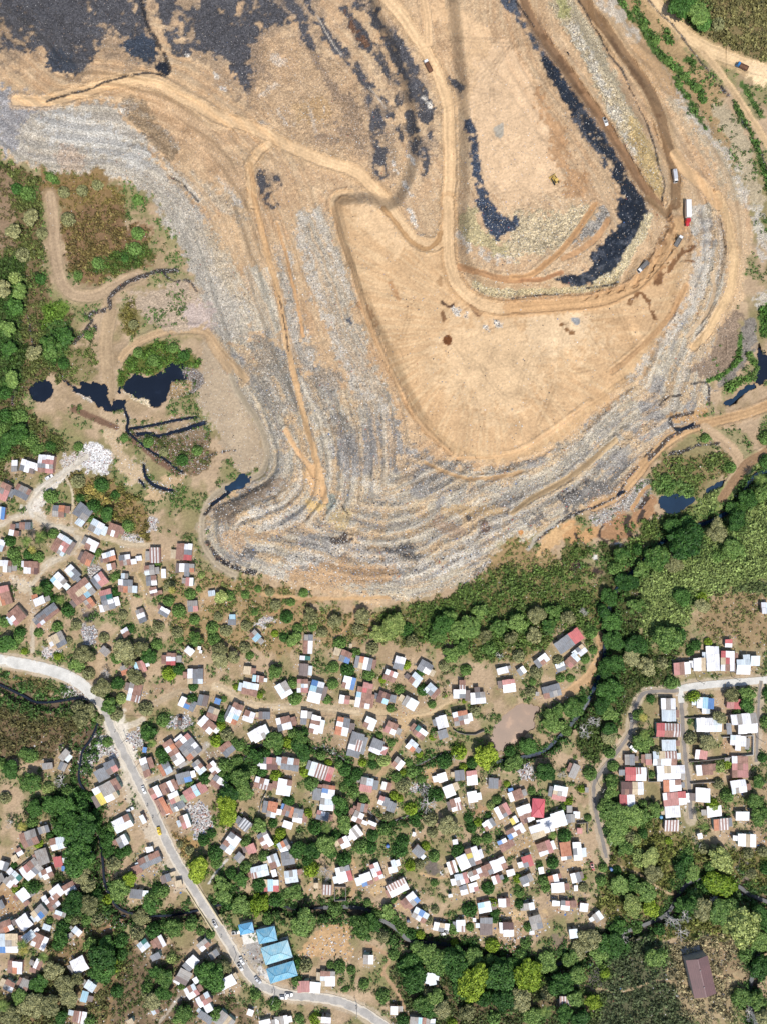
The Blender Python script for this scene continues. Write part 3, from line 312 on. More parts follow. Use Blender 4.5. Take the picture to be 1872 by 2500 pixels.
Q: 50 340 70 g; 240 450 100 b; 170 480 60 d; 130 300 60 d; 230 330 60 d; 330 330 60 g; 540 410 80 b; 380 420 90 d; 400 540 80 d; 500 545 70 o; 640 340 60 g; 720 460 70 d; 820 410 60 g; 880 210 70 o; 780 310 60 g; 900 560 55 b; 740 620 55 d; 640 610 45 p; 560 640 60 g; 350 640 40 g; 830 650 50 d; 820 270 60 o; 930 300 50 g; 510 290 40 d; 120 670 30 b; 300 540 50 d; 200 620 50 o; 60 600 60 o; 640 500 40 o; 800 540 50 g; 460 350 50 d; 130 150 30 g; 220 150 30 g; 540 140 28 g; 350 90 28 d; 520 230 28 g
R: 110 150 60 d; 40 240 70 d; 120 240 60 d; 230 150 40 g; 340 310 70 g; 590 60 70 o; 700 60 70 g; 740 130 60 y; 830 150 110 y; 920 80 60 d; 920 230 60 g; 920 360 70 d; 810 540 60 g; 860 630 60 x; 50 390 30 b; 10 570 30 b; 160 210 40 x; 240 30 60 y; 480 20 50 d; 550 20 60 d; 820 290 40 g; 480 180 50 x; 900 550 50 g; 930 640 50 o; 420 130 40 x
S: 640 350 100 d; 630 430 90 d; 690 380 60 b; 380 210 50 d; 370 260 40 d; 430 600 70 o; 150 300 45 p; 270 350 42 p; 240 510 60 d; 330 430 60 o; 20 650 50 p; 730 550 40 d; 480 480 50 o; 130 600 60 g; 920 530 40 g; 560 730 40 g; 380 720 50 d; 400 520 70 o; 200 650 80 o; 60 720 80 o; 890 640 30 p; 300 650 80 o; 760 320 40 d; 560 270 50 g
T: 430 470 95 d; 490 410 60 o; 370 440 60 d; 180 345 35 y; 240 520 25 g; 130 480 60 g; 130 570 60 d; 190 170 60 g; 165 150 35 d; 60 180 60 d; 420 200 30 g; 460 690 45 g; 260 690 60 g; 230 720 50 g; 700 570 35 g; 60 620 60 o; 30 560 40 o; 300 140 40 g; 820 630 40 g; 360 180 30 g; 80 440 50 d; 40 30 50 d
U: 480 505 35 g; 595 580 45 g; 790 480 90 d; 900 330 70 g; 750 430 70 g; 180 720 40 b; 70 490 35 g; 720 730 40 d; 840 640 60 g; 890 680 60 d; 400 420 30 g; 120 390 45 o; 330 400 40 g; 60 380 40 d; 920 590 60 g; 370 540 20 g; 270 390 25 g; 80 720 30 g; 880 560 40 o
X: 290 340 110 g; 600 560 110 d; 480 540 90 d; 330 580 100 d; 320 670 90 d; 460 390 60 y; 560 330 90 x; 300 90 70 g; 100 220 90 d; 20 160 60 g; 770 560 70 d; 860 470 50 d; 650 690 90 d; 770 430 50 d; 60 480 60 o; 900 620 50 d; 640 420 60 g; 240 60 50 g
'''
def parse(txt):
    out = []
    for ln in txt.strip().splitlines():
        t, rest = ln.split(':', 1); ox, oy, k = T[t.strip()]
        for e in rest.split(';'):
            f = e.split(); out.append((ox, oy, k, f))
    return out
HOUSES = []
for ox, oy, k, f in parse(HOUSES_TXT):
    x, y, w_, h_, a = map(float, f[:5]); c = (ox + k * x, oy + k * y, k * w_, k * h_, a, f[5])
    if all(math.hypot(c[0] - q[0], c[1] - q[1]) > 0.30 * min(max(c[2], c[3]), max(q[2], q[3])) for q in HOUSES): HOUSES.append(c)
TREES = []
for ox, oy, k, f in parse(TREES_TXT):
    x, y, r = map(float, f[:3]); c = (ox + k * x, oy + k * y, k * r * .9, f[3])
    if r <= 0 or (c[3] == 'y' and c[0] > 1560 and 1150 < c[1] < 1540): continue
    if c[1] < 1560 and c[1] > 1330 and c[0] < 930 and c[3] in 'og' and c[2] > 15: c = (c[0], c[1], c[2] * .82, c[3])
    if all(math.hypot(c[0] - q[0], c[1] - q[1]) > 0.62 * max(c[2], q[2]) for q in TREES): TREES.append(c)
# ------------------------------------------------------------------ terrain: one sheet sampled on the site plan
STEP = 3.0
U0, U1, V0, V1 = -120.0, 1992.0, -120.0, 2619.0
us = np.arange(U0, U1 + 0.1, STEP, dtype=np.float32); vs = np.arange(V0, V1 + 0.1, STEP, dtype=np.float32)
GU, GV = np.meshgrid(us, vs); NV, NU = GU.shape
WX = (fbm(GU, GV, 36, 3, 4) - 0.5) * 2; WY = (fbm(GU, GV, 36, 5, 4) - 0.5) * 2
RND = rng.random(GU.shape).astype(np.float32)
FN = fbm(GU, GV, 14, 21, 3); MN = fbm(GU, GV, 60, 31, 4); LN = fbm(GU, GV, 220, 41, 4)

F6 = fbm(GU, GV, 9, 26, 3)
def rag(m, F, k):
    return sstep(0.30, 0.70, m + (F - 0.5) * k * (4 * m * (1 - m)) ** 0.5) if k else m
def crop(pts, pad):
    a = pts.min(0) - pad; b = pts.max(0) + pad
    i0 = max(int((a[0] - U0) / STEP), 0); i1 = min(int((b[0] - U0) / STEP) + 2, NU)
    j0 = max(int((a[1] - V0) / STEP), 0); j1 = min(int((b[1] - V0) / STEP) + 2, NV)
    return slice(j0, max(j1, j0)), slice(i0, max(i1, i0))
def seg_d2(x, y, a, b):
    dx, dy = b - a; l2 = dx * dx + dy * dy + 1e-9
    t = np.clip(((x - a[0]) * dx + (y - a[1]) * dy) / l2, 0, 1)
    return (x - a[0] - t * dx) ** 2 + (y - a[1] - t * dy) ** 2
def line_dist(x, y, pts):
    d = np.full(x.shape, 1e9, np.float32)
    for a, b in zip(pts[:-1], pts[1:]): np.minimum(d, seg_d2(x, y, a, b), out=d)
    return np.sqrt(d)
def poly_sd(x, y, pts):
    d = np.full(x.shape, 1e9, np.float32); ins = np.zeros(x.shape, bool)
    for a, b in zip(pts, np.roll(pts, -1, 0)):
        np.minimum(d, seg_d2(x, y, a, b), out=d)
        if a[1] != b[1]:
            c = (a[1] > y) != (b[1] > y)
            ins ^= c & (x < (b[0] - a[0]) * (y - a[1]) / (b[1] - a[1]) + a[0])
    d = np.sqrt(d); return np.where(ins, d, -d)
def poly(pts, feather=8, warp=10, smooth=True, k=2.0):
    if smooth: pts = catmull(pts, True, 4)
    if warp < 8: k = k * warp / 8
    feather = feather * (1 + 0.4 * k)
    s = crop(pts, feather + warp + 4); m = np.zeros(GU.shape, np.float32)
    x = GU[s] + WX[s] * warp; y = GV[s] + WY[s] * warp
    m[s] = rag(sstep(-feather, feather, poly_sd(x, y, pts)), F6[s], k); return m
def line(pts, width, feather=4, warp=4):
    pts = catmull(pts, False, 5) if len(pts) > 2 else np.asarray(pts, float)
    k = 0.25 * warp if warp < 8 else 2.0; feather = feather * (1 + 0.3 * k)
    s = crop(pts, width + feather + warp + 4); m = np.zeros(GU.shape, np.float32)
    x = GU[s] + WX[s] * warp; y = GV[s] + WY[s] * warp
    m[s] = rag(1 - sstep(width / 2 - feather, width / 2 + feather, line_dist(x, y, pts)), F6[s], k); return m

COL = np.zeros(GU.shape + (3,), np.float32); SPK = np.zeros(GU.shape, np.float32)
LIT = np.zeros(GU.shape, np.float32); VEG = np.zeros(GU.shape, np.float32)
VCOL = np.zeros(GU.shape + (3,), np.float32)
def box_of(m):
    j = np.flatnonzero(m.any(1)); i = np.flatnonzero(m.any(0))
    return (slice(j[0], j[-1] + 1), slice(i[0], i[-1] + 1)) if len(j) else (slice(0, 0), slice(0, 0))
def paint(m, *c, amt=1.0, jit=0.0):
    s = box_of(m); k = (m[s] * amt)[..., None]
    a = alb(*c).astype(np.float32)
    f = 1 + (FN[s] - 0.5)[..., None] * jit
    COL[s] = COL[s] * (1 - k) + a * f * k
def put(F, m, val): s = box_of(m); F[s] = F[s] * (1 - m[s]) + val * m[s]
def veg(m, dens, *c):
    put(VEG, m, dens); s = box_of(m); k = m[s][..., None]; VCOL[s] = VCOL[s] * (1 - k) + alb(*c).astype(np.float32) * k

# --- the open country: dry grass, bare soil and green patches
base = alb(196, 170, 138).astype(np.float32) * np.ones_like(COL)
COL[:] = base
paint(sstep(0.42, 0.6, MN), 174, 150, 118)
paint(sstep(0.48, 0.64, LN * 0.5 + MN * 0.5), 150, 138, 98)
VCOL[:] = alb(92, 104, 56)
gp = sstep(0.47, 0.58, fbm(GU, GV, 45, 77, 4)); veg(gp, 0.34, 92, 124, 60); paint(gp, 138, 138, 90, amt=0.6)

# --- plan of the landfill
toe = P('0', '-260,150 -60,330 60,410 130,425 250,440 350,470 430,560 480,680 530,800 570,930 640,1050 655,1110 640,1160 520,1225 500,1320 560,1388 700,1425 900,1468 1050,1450 1150,1400 1300,1310 1480,1210 1600,1105 1700,1030 1740,900 1790,760 1830,600 1800,420 1700,250 1610,120 1530,0 1480,-260 -260,-260')
lf = poly(toe, 10, 14)
paint(lf, 212, 181, 143, jit=0.16)
paint(lf * sstep(0.45, 0.62, MN), 199, 166, 129)
paint(lf * sstep(0.55, 0.7, fbm(GU, GV, 28, 90, 4)), 214, 184, 146, amt=0.7)
put(SPK, lf, 0.26); put(LIT, lf, 0.16); put(VEG, lf, 0.0)

TSD = np.zeros_like(GU); ss_ = (slice(None, None, 3), slice(None, None, 3))
_t = toe.copy(); _t[_t[:, 1] < -200, 1] = -3000; _sd = poly_sd(GU[ss_], GV[ss_], catmull(_t[:-2], False, 3).tolist() + _t[-2:].tolist() if False else np.concatenate([catmull(_t[:-2], False, 3), [[1480, -3000], [-3000, -3000], [-3000, 150]]])); TSD[:] = np.kron(_sd, np.ones((3, 3), np.float32))[:NV, :NU]
for k in range(2):
    q_ = np.pad(TSD, 2, mode='edge'); TSD = sum(q_[i:i + NV, j:j + NU] for i in range(5) for j in range(5)) / 25
BAND = fbm(TSD * 5 + WX * 30, (GU * 0.55 - GV * 0.35), 46, 606, 4); BAND2 = fbm(TSD * 9 + WX * 24, (GU * 0.4 + GV * 0.3), 40, 707, 3)
paint(lf * sstep(0.52, 0.64, BAND), 190, 158, 122, amt=0.45); paint(lf * sstep(0.56, 0.66, BAND2), 222, 196, 160, amt=0.4)
# --- pale rubbish slopes
def rubbish(m, c, spk=0.8, lit=0.6, jit=0.3):
    paint(m, *c, jit=jit); put(SPK, m, spk); put(LIT, m, lit); put(VEG, m, 0)
g1 = poly(P('0', '-140,200 0,215 110,235 190,258 280,250 320,300 350,340 380,390 430,440 480,500 520,570 560,650 600,725 625,800 600,830 540,835 500,770 480,690 440,600 405,540 350,470 250,435 170,440 130,425 60,405 0,370 -140,340'), 14, 16)
rubbish(g1, (194, 184, 167), 0.5, 0.45); paint(g1 * sstep(0.52, 0.66, BAND), 172, 164, 152, amt=0.6)
paint(poly(P('1', '0,560 200,600 330,680 200,760 120,860 130,960 60,1010 0,1000'), 14, 12) * g1, 158, 156, 158, amt=0.8)
paint(poly(P('1', '300,740 600,760 800,900 950,1000 900,1080 600,980 380,960'), 18, 16), 205, 202, 194, amt=0.7)
paint(poly(P('1', '400,950 520,960 560,1060 500,1140 400,1120'), 12, 12), 190, 168, 146, amt=0.8)
g2 = poly(P('0', '530,840 600,832 690,845 720,900 850,960 930,1000 1000,1080 1080,1128 1200,1145 1330,1110 1440,1030 1520,960 1590,880 1650,800 1700,700 1705,600 1695,520 1760,500 1775,700 1745,830 1725,910 1722,1000 1640,1062 1560,1140 1480,1200 1400,1250 1320,1300 1250,1350 1160,1400 1090,1440 1000,1460 900,1450 760,1420 640,1405 560,1380 515,1335 500,1290 525,1240 610,1180 652,1140 640,1080 590,1000 560,930'), 12, 14)
rubbish(g2, (186, 174, 152), 0.5, 0.5)
paint(g2 * sstep(0.48, 0.62, BAND), 204, 193, 172, amt=0.6)
paint(g2 * sstep(0.52, 0.66, fbm(GU, GV, 90, 123, 4)), 150, 146, 142, amt=0.85)
paint(g2 * sstep(0.57, 0.66, BAND2), 150, 145, 138, amt=0.5); paint(g2 * sstep(0.62, 0.68, fbm(GU, GV, 40, 321, 3)), 212, 180, 138, amt=0.7); paint(g2 * sstep(0.55, 0.62, 1 - BAND), 204, 174, 136, amt=0.6)
def patch(t, s, c, spk=None, f=8, w=12, amt=1.0, lit=None):
    m = poly(P(t, s), f, w) * amt; paint(m, *c)
    if spk is not None: put(SPK, m, spk)
    if lit is not None: put(LIT, m, lit)
def streak(t, s, width, c, f=5, w=6, spk=None, lit=None, amt=1.0, brk=None):
    m = line(P(t, s), width, f, w) * amt
    if brk is not None: m = m * sstep(brk - 0.08, brk + 0.08, FN)
    paint(m, *c)
    if spk is not None: put(SPK, m, spk)
    if lit is not None: put(LIT, m, lit)
# mixed rubbish bands between the haul roads
for t, s, c in (('5', '290,40 400,10 490,60 530,250 600,420 650,560 610,640 660,800 770,1050 900,1327 720,1327 600,1110 500,860 420,650 350,440 290,260', (190, 178, 158)), ('5', '140,280 200,300 265,560 330,840 430,1040 310,1060 220,960 180,700', (186, 176, 160)), ('5', '-80,420 90,440 130,620 170,760 120,860 0,850 -100,800', (204, 192, 170)),
                ('1', '1050,1000 1250,1130 1450,1260 1600,1400 1500,1420 1280,1300 1120,1180', (196, 178, 152)), ('4', '1300,120 1450,250 1560,420 1600,640 1500,600 1380,400', (200, 184, 158)), ('3', '820,200 960,330 1050,520 1180,700 1330,900 1450,1100 1500,1300 1420,1250 1250,950 1050,700 900,480', (200, 182, 152)), ('2', '640,400 760,560 860,760 940,1000 1020,1250 900,1300 820,1050 720,800', (196, 168, 134))):
    m = poly(P(t, s), 14, 18); rubbish(m * (0.35 + 0.65 * sstep(0.36, 0.56, BAND)), c, 0.5, 0.5)
# darker slopes of the grey mass
for t, s in (('5', '0,860 120,900 200,1000 300,1080 420,1040 540,1100 520,1230 420,1327 100,1327 0,1250'), ('7', '250,60 420,20 560,120 620,240 520,190 380,120'), ('8', '30,480 200,540 400,600 650,640 900,600 1100,540 1080,680 900,740 600,760 330,720 120,660 30,590'),
             ('8', '650,470 760,440 880,440 800,510 650,520'), ('8', '250,420 500,460 530,490 400,520 250,480'), ('8', '1280,260 1500,120 1656,20 1656,140 1500,260 1300,440 1180,480')):
    patch(t, s, (150, 144, 133), 0.7, 16, 22, 0.7, 0.7)
for t, s, a in (('9', '0,690 300,560 470,480 600,440 560,520 480,640 250,740 60,830 0,840', 0.9), ('8', '900,920 1010,860 1110,880 1050,950 950,960', 0.9), ('8', '1230,720 1380,600 1500,560 1560,620 1300,790 1230,780', 0.7), ('7', '330,930 400,850 520,760 600,720 560,810 400,920', 0.8),
               ('7', '250,1140 320,1110 430,1160 400,1210 300,1200', 0.9), ('7', '1420,1120 1656,1100 1656,1230 1560,1200', 0.8), ('Y', '0,380 80,400 220,470 200,520 80,480 0,460', 0.85), ('Y', '540,520 680,460 760,420 700,500 580,580', 0.7), ('7', '1020,80 1180,60 1200,260 1280,400 1200,330 1100,160', 0.6)):
    patch(t, s, (106, 103, 100), 0.7, 12, 18, a, 0.6)
# pale windrows
for t, s, wd in (('5', '300,60 295,180 320,320 370,470 430,640 500,830 580,1020 640,1130 740,1230 830,1327', 26), ('5', '400,60 440,200 500,330 560,450 600,560', 20), ('5', '215,330 240,430 255,500', 14), ('5', '150,560 175,690 185,740', 8),
                 ('5', '330,830 360,960 380,1080', 14), ('6', '1215,60 1230,250 1225,420 1195,560 1100,700 980,850', 46), ('6', '1270,200 1260,420 1230,560 1120,720', 20), ('1', '850,640 930,720 1040,830 1150,960', 14), ('1', '850,820 900,880 1010,970 1100,1080 1200,1190 1300,1300', 14), ('1', '1420,1150 1500,1250 1560,1327', 14),
                 ('5', '1310,190 1380,260 1480,320 1656,350', 30), ('3', '600,0 700,80 780,170 850,240', 48), ('3', '980,540 1060,590 1110,660', 30), ('3', '1120,700 1200,780 1330,920 1420,1020 1480,1150 1510,1300', 24), ('6', '1580,0 1610,180 1630,330', 30), ('6', '1600,620 1640,600', 30), ('7', '1180,520 1400,640 1600,800', 14), ('7', '0,960 200,960 350,930', 10),
                 ('7', '560,1290 800,1230 1000,1130 1200,1130 1500,1230', 44), ('7', '420,830 600,830 760,830 640,900 480,930', 36), ('8', '0,1300 250,1260 450,1150 650,950 830,830', 44), ('Y', '0,500 150,550 330,560 500,480', 26), ('6', '760,1110 860,1010 960,940', 26)):
    streak(t, s, wd, (210, 201, 185), 6, 10, 0.5, 1.0, 0.75, brk=0.42)
# benches: level lines that follow the slope
TS2 = TSD + (fbm(GU, GV, 160, 611, 3) - .5) * 46; BRK = fbm(GU, GV, 70, 620, 3)
for k, (c, wd, am) in enumerate([((214, 192, 158), 4, .75), ((150, 144, 136), 5, .6), ((222, 212, 194), 4, .6), ((206, 178, 140), 6, .75), ((136, 132, 128), 4, .6), ((220, 206, 182), 5, .7), ((196, 172, 138), 7, .7), ((146, 140, 134), 5, .6), ((216, 196, 164), 5, .7), ((210, 190, 158), 4, .6), ((140, 136, 132), 5, .5), ((220, 206, 182), 5, .6)]):
    lv = 14 + k * 24 + (k % 3) * 5; m = g2 * (1 - sstep(wd * .5, wd * .5 + 4, np.abs(TS2 - lv + (F6 - .5) * 8))) * sstep(0.38, 0.52, np.roll(BRK, (97 * k, 61 * k), (0, 1))); paint(m, *c, amt=am); put(SPK, m, 0.45)
# the trampled dirt crown and basin
basin = poly(P('0', '830,470 815,520 850,640 890,760 940,860 985,960 1040,1050 1120,1110 1220,1122 1330,1090 1450,1000 1540,910 1610,810 1660,690 1660,560 1620,640 1540,700 1400,735 1250,760 1150,740 1100,680 1080,600 1000,600 930,520'), 10, 10)
paint(basin, 217, 180, 136); put(SPK, basin, 0.05); put(LIT, basin, 0.03)
paint(basin * sstep(0.5, 0.66, MN), 210, 172, 128, amt=0.8)
_a = np.arctan2(GV - 800, GU - 1190); _r = np.hypot(GV - 800, GU - 1190); rad = fbm(_a * 420, _r * 0.12, 9, 909, 3)
paint(basin * sstep(60, 160, _r) * sstep(0.52, 0.68, rad), 236, 206, 162, amt=0.4); paint(basin * sstep(60, 160, _r) * sstep(0.55, 0.68, 1 - rad) * sstep(0.35, 0.55, MN), 204, 166, 122, amt=0.4)
paint(poly(P('0', '1130,770 1300,790 1420,800 1480,830 1350,900 1300,980 1200,1020 1120,960 1060,900 1080,820'), 40, 20), 232, 199, 156, amt=0.8)
patch('5', '600,0 800,0 900,80 1000,250 900,300 700,160', (236, 200, 155), 0.04, 16, 16)
patch('6', '100,720 250,700 500,730 450,880 250,960 100,900', (236, 204, 162), 0.04, 18, 16)
# sand-coloured inner floor
patch('2', '950,60 1150,40 1330,60 1480,200 1560,330 1656,380 1656,1300 1560,1200 1480,900 1420,760 1290,700 1230,640 1350,560 1380,450 1280,220 1130,130', (225, 190, 148), 0.05, 14, 14)
patch('3', '-60,250 30,300 100,420 170,560 250,760 330,950 350,1100 250,1250 100,1300 0,1300 -200,1200 -250,500', (230, 196, 156), 0.05, 16, 16)
patch('3', '140,600 210,620 250,740 330,880 380,1060 300,1100 250,920 190,760', (188, 146, 104), 0.1, 14, 16, 0.8)
patch('3', '380,1100 470,1130 500,1200 420,1270 330,1240', (192, 150, 108), 0.2, 12, 14, 0.8)
patch('5', '1400,20 1480,150 1600,240 1656,250 1656,340 1500,300 1360,210 1320,120', (190, 174, 132), 0.5, 10, 10)
patch('6', '0,70 200,60 350,60 450,0 520,60 420,200 250,300 100,330 0,350', (205, 186, 150), 0.7, 12, 12, 1, 0.5)
patch('6', '520,100 600,20 640,60 560,170 430,240 380,260', (168, 160, 148), 0.8, 8, 10, 1, 0.5)
streak('3', '330,30 450,200 560,420 690,700 800,950 900,1180', 58, (196, 180, 148), 8, 8, 0.75, 0.9)
streak('3', '390,160 480,320 600,560 700,800 810,1020', 22, (206, 196, 176), 8, 10, 0.8, 1.2, brk=0.42)
patch('3', '760,760 850,860 960,1100 970,1280 900,1250 800,1000', (196, 168, 112), 0.5, 8, 10, 0.8)
patch('3', '300,10 370,10 380,100 330,110', (160, 160, 96), 0.5, 8, 8, 0.7)
# scorched ground and black liner
BK = (84, 83, 86)
burnt = np.maximum(poly(P('0', '-140,-140 345,-140 350,20 365,60 382,110 386,150 345,148 300,120 312,92 262,88 250,104 232,142 214,165 170,182 132,170 116,140 104,112 40,125 -140,110'), 8, 14),
                   poly(P('0', '372,-140 378,10 398,55 412,110 452,142 478,118 530,140 575,190 604,228 622,212 632,150 636,100 670,62 712,58 745,20 760,-140'), 8, 14))
halo = np.maximum(poly(P('0', '-140,-140 345,-140 385,60 400,160 330,170 250,190 160,200 90,150 -140,150'), 26, 20), poly(P('0', '360,-140 385,60 420,130 480,150 600,250 650,240 680,130 760,60 790,-140'), 26, 20)) * sstep(0.35, 0.6, fbm(GU, GV, 50, 57, 4))
paint(halo, 158, 136, 112, amt=0.8); put(SPK, halo * .7, 0.4); put(LIT, halo, 0.3)
burnt = burnt * sstep(0.33, 0.43, fbm(GU, GV, 70, 55, 5) * 0.6 + 0.42 * FN)
paint(burnt, *BK, jit=0.5); put(SPK, burnt, 0.6); put(LIT, burnt, 0.2)
patch('1', '310,330 400,330 480,420 480,470 420,490 320,440', (70, 75, 84), 0.5, 9, 12)
patch('1', '810,280 850,240 990,240 1030,350 960,400 880,380 800,310', (68, 76, 88), 0.5, 9, 12)
patch('1', '1020,410 1080,400 1110,470 1060,490 1010,450', (40, 45, 56), 0.3, 4, 6)
for s, wd in (('200,-60 290,110 330,230 400,380 470,500 540,600 600,680 650,770 690,890', 20), ('340,-60 420,130 500,270 620,400 710,540 800,650 870,740', 17), ('590,70 640,170 700,250 780,330 840,450 900,540 930,650', 20), ('860,220 930,350 1000,500 1060,620 1110,730', 34), ('740,680 790,800 800,950 800,1130', 30),
              ('1010,770 1030,870 1050,970', 24), ('1090,980 1100,1130', 13), ('440,910 520,880', 20), ('560,830 640,860 690,940', 18), ('700,10 715,40', 26), ('780,100 800,170', 22), ('30,1120 60,1200 80,1290 110,1320', 15), ('120,1170 150,1180', 10), ('930,840 950,900', 12), ('1150,880 1160,960', 10), ('30,440 60,500', 20), ('480,400 440,450', 16), ('1270,520 1310,580', 16)):
    hm = line(P('2', s), wd * 2.6, 12, 18) * sstep(0.4, 0.6, fbm(GU, GV, 26, 68, 3)); paint(hm, 164, 142, 118, amt=0.7); put(SPK, hm * .6, 0.5)
    m = line(P('2', s), wd * 1.25, 5, 16) * sstep(0.33, 0.45, FN * 0.5 + 0.5 * fbm(GU, GV, 30, 66, 3)); paint(m, *BK, jit=0.6); put(SPK, m, 0.55); put(LIT, m, 0.25)
streak('2', '590,80 620,150 650,220 720,280', 14, (112, 84, 66), 3, 9, brk=0.42)
streak('2', '400,95 470,230 560,360', 3, (196, 184, 168), 2, 3); streak('2', '740,570 840,700', 3, (196, 184, 168), 2, 3)
patch('2', '540,600 620,740 700,930 640,920 560,760 500,640', (104, 92, 84), 0.8, 5, 16, 0.7, 0.6)
patch('2', '350,660 460,650 480,760 340,800', (188, 150, 92), 0.4, 8, 12, 0.8); patch('2', '240,680 330,670 350,760 250,780', (190, 158, 104), 0.4, 8, 12, 0.7)
for t, s, wd in (('2', '110,360 160,400 200,390', 20), ('2', '50,620 100,590 140,560', 12), ('2', '330,680 360,760 400,850', 12), ('2', '150,730 210,800 280,740', 12), ('2', '40,810 70,840', 20), ('2', '430,720 440,760', 10), ('2', '1090,640 1130,700', 14), ('2', '960,1200 1000,1260', 14), ('1', '1200,360 1270,370', 8), ('1', '1360,460 1420,500 1450,580', 10), ('1', '830,660 880,690 800,720', 16),
                 ('2', '980,1000 1020,1050', 6), ('2', '880,1000 920,1120', 6), ('5', '990,20 1040,120 1070,190', 10), ('5', '1290,680 1340,720', 14), ('5', '1500,740 1570,770', 12), ('5', '1480,780 1520,830', 12)):
    streak(t, s, wd, (226, 218, 204), 4, 10, 0.8, 2.2, 0.9, brk=0.46)
LINER = (42, 50, 62)
for t, s, wd, c, br in (('3', '-90,-90 60,80 150,190 220,300 270,380', 40, (84, 90, 100), .34), ('3', '250,400 350,560 430,700 500,800', 46, LINER, .2), ('3', '480,770 560,900 640,1010 690,1090', 54, (78, 82, 90), .3), ('3', '480,780 560,910 640,1020', 30, LINER, .3), ('3', '680,1090 740,1200 820,1320', 40, LINER, .25),
                        ('2', '1385,800 1405,900 1420,1030 1450,1200 1510,1327', 24, (70, 78, 92), .35)):
    m = line(P(t, s), wd, 5, 8) * sstep(br - 0.1, br + 0.1, FN); paint(m, *c, jit=0.5); put(SPK, m, 0.55); put(LIT, m, 0.3)
m = poly(P('6', '690,-30 830,-30 870,40 880,70 860,120 840,180 760,290 700,400 650,460 560,510 470,530 440,550 390,540 380,510 260,490 340,450 450,440 520,400 510,330 580,250 640,190 700,110'), 5, 8)
paint(m, *LINER, jit=0.7); put(SPK, m, 0.55); put(LIT, m, 0.12)
paint(m * sstep(0.55, 0.68, FN), 78, 82, 90)
m = poly(P('5', '1425,-40 1510,-40 1570,60 1640,100 1680,80 1690,130 1600,205 1560,215 1500,150 1450,60'), 5, 8); paint(m, 66, 76, 92, jit=0.7); put(SPK, m, 0.7); put(LIT, m, 0.4)
streak('6', '880,80 840,200 760,310 690,430 560,520', 22, (206, 190, 152), 5, 6, 0.7, 0.8); streak('6', '0,580 200,560 400,555 520,545 680,500', 16, (196, 178, 138), 4, 5, 0.7, 0.5)
streak('5', '1420,520 1500,560 1656,575', 22, (200, 184, 146), 5, 5, 0.7, 0.6)
# little stains
for t, s, wd, c in (('5', '1200,640 1240,660 1290,650', 6, (72, 48, 40)), ('5', '1380,650 1440,690', 18, (112, 76, 56)), ('6', '770,650 830,575 870,610 930,730', 12, (120, 80, 48)), ('6', '1020,430 1060,360 1100,300 1180,270', 13, (126, 86, 54)), ('6', '1090,355 1170,360', 6, (130, 90, 56)), ('6', '940,500 980,430', 18, (120, 82, 52)), ('6', '340,810 400,830', 10, (130, 88, 50)), ('6', '310,765 325,770', 8, (130, 88, 50)),
                    ('5', '600,700 615,760', 8, (70, 80, 96)), ('5', '640,640 740,680 770,780', 20, (176, 138, 100)), ('5', '1190,460 1200,510', 12, (178, 142, 102)), ('5', '870,520 930,600', 14, (196, 152, 108)), ('5', '1200,700 1210,750', 12, (128, 92, 62)), ('6', '560,620 750,580', 6, (138, 96, 62)), ('2', '540,1290 600,1210', 5, (150, 112, 74)),
                    ('7', '1060,1050 1170,1030', 22, (70, 58, 54)), ('8', '470,860 500,880', 12, (60, 62, 70)), ('8', '590,880 600,960', 26, (136, 108, 92)), ('7', '1110,1210 1130,1200', 16, (90, 88, 92))):
    streak(t, s, wd, c, 3, 9, brk=0.4, amt=0.9)
def disc(t, x, y, r, c, w=3):
    p = P(t, f'{x},{y}')[0]; a = np.arange(12) * math.pi / 6
    paint(poly(np.stack([p[0] + r * np.cos(a), p[1] + r * np.sin(a)], 1), 1.5, w, False), *c)
disc('5', 1240, 877, 12, (118, 74, 42)); disc('8', 893, 993, 7, (214, 152, 92)); disc('8', 866, 1148, 6, (216, 156, 98)); disc('8', 780, 1210, 5, (210, 160, 110)); disc('Y', 745, 400, 10, (182, 170, 138)); disc('Y', 152, 330, 13, (196, 168, 130), 6)
patch('6', '380,740 440,740 440,775 415,785', (158, 158, 156), 0.05, 2, 5); patch('2', '1540,820 1600,790 1590,880 1550,870', (186, 176, 158), 0.05, 3, 6)
patch('7', '960,710 1030,690 1050,760 1040,830 980,830', (150, 154, 142), 0.3, 6, 8); patch('7', '1030,830 1160,830 1200,860 1100,970 1050,950', (196, 174, 132), 0.35, 8, 10)
patch('7', '800,760 880,740 960,760 960,820 830,820', (214, 182, 126), 0.2, 8, 10)
patch('8', '270,800 400,770 520,775 760,800 800,830 650,850 300,840', (190, 164, 126), 0.15, 5, 8)
patch('8', '180,900 260,860 420,950 380,1030 200,960', (172, 148, 124), 0.4, 10, 12, 0.9); patch('7', '130,1000 260,990 340,1080 260,1140 140,1080', (194, 166, 134), 0.4, 8, 12); patch('7', '60,790 250,720 560,560 620,600 300,800 260,930 100,930', (160, 140, 118), 0.35, 8, 10)
patch('7', '300,960 450,980 560,1000 460,1050 340,1070', (202, 172, 136), 0.35, 8, 12)
patch('7', '640,1325 860,1250 1050,1240 1300,1250 1560,1325 1400,1400 900,1420', (190, 158, 122), 0.4, 10, 14); patch('9', '-60,1000 0,920 60,880 160,960 300,930 330,1000 200,1080 60,1100', (204, 160, 112), 0.1, 8, 12)
patch('8', '900,1290 1000,1150 1120,1010 1220,950 1330,940 1200,1060 1050,1230 1000,1325', (214, 176, 128), 0.1, 8, 10)
patch('6', '1330,840 1450,700 1490,760 1480,950 1420,1060 1250,1130 1180,1060 1300,960', (150, 130, 110), 0.5, 8, 14)
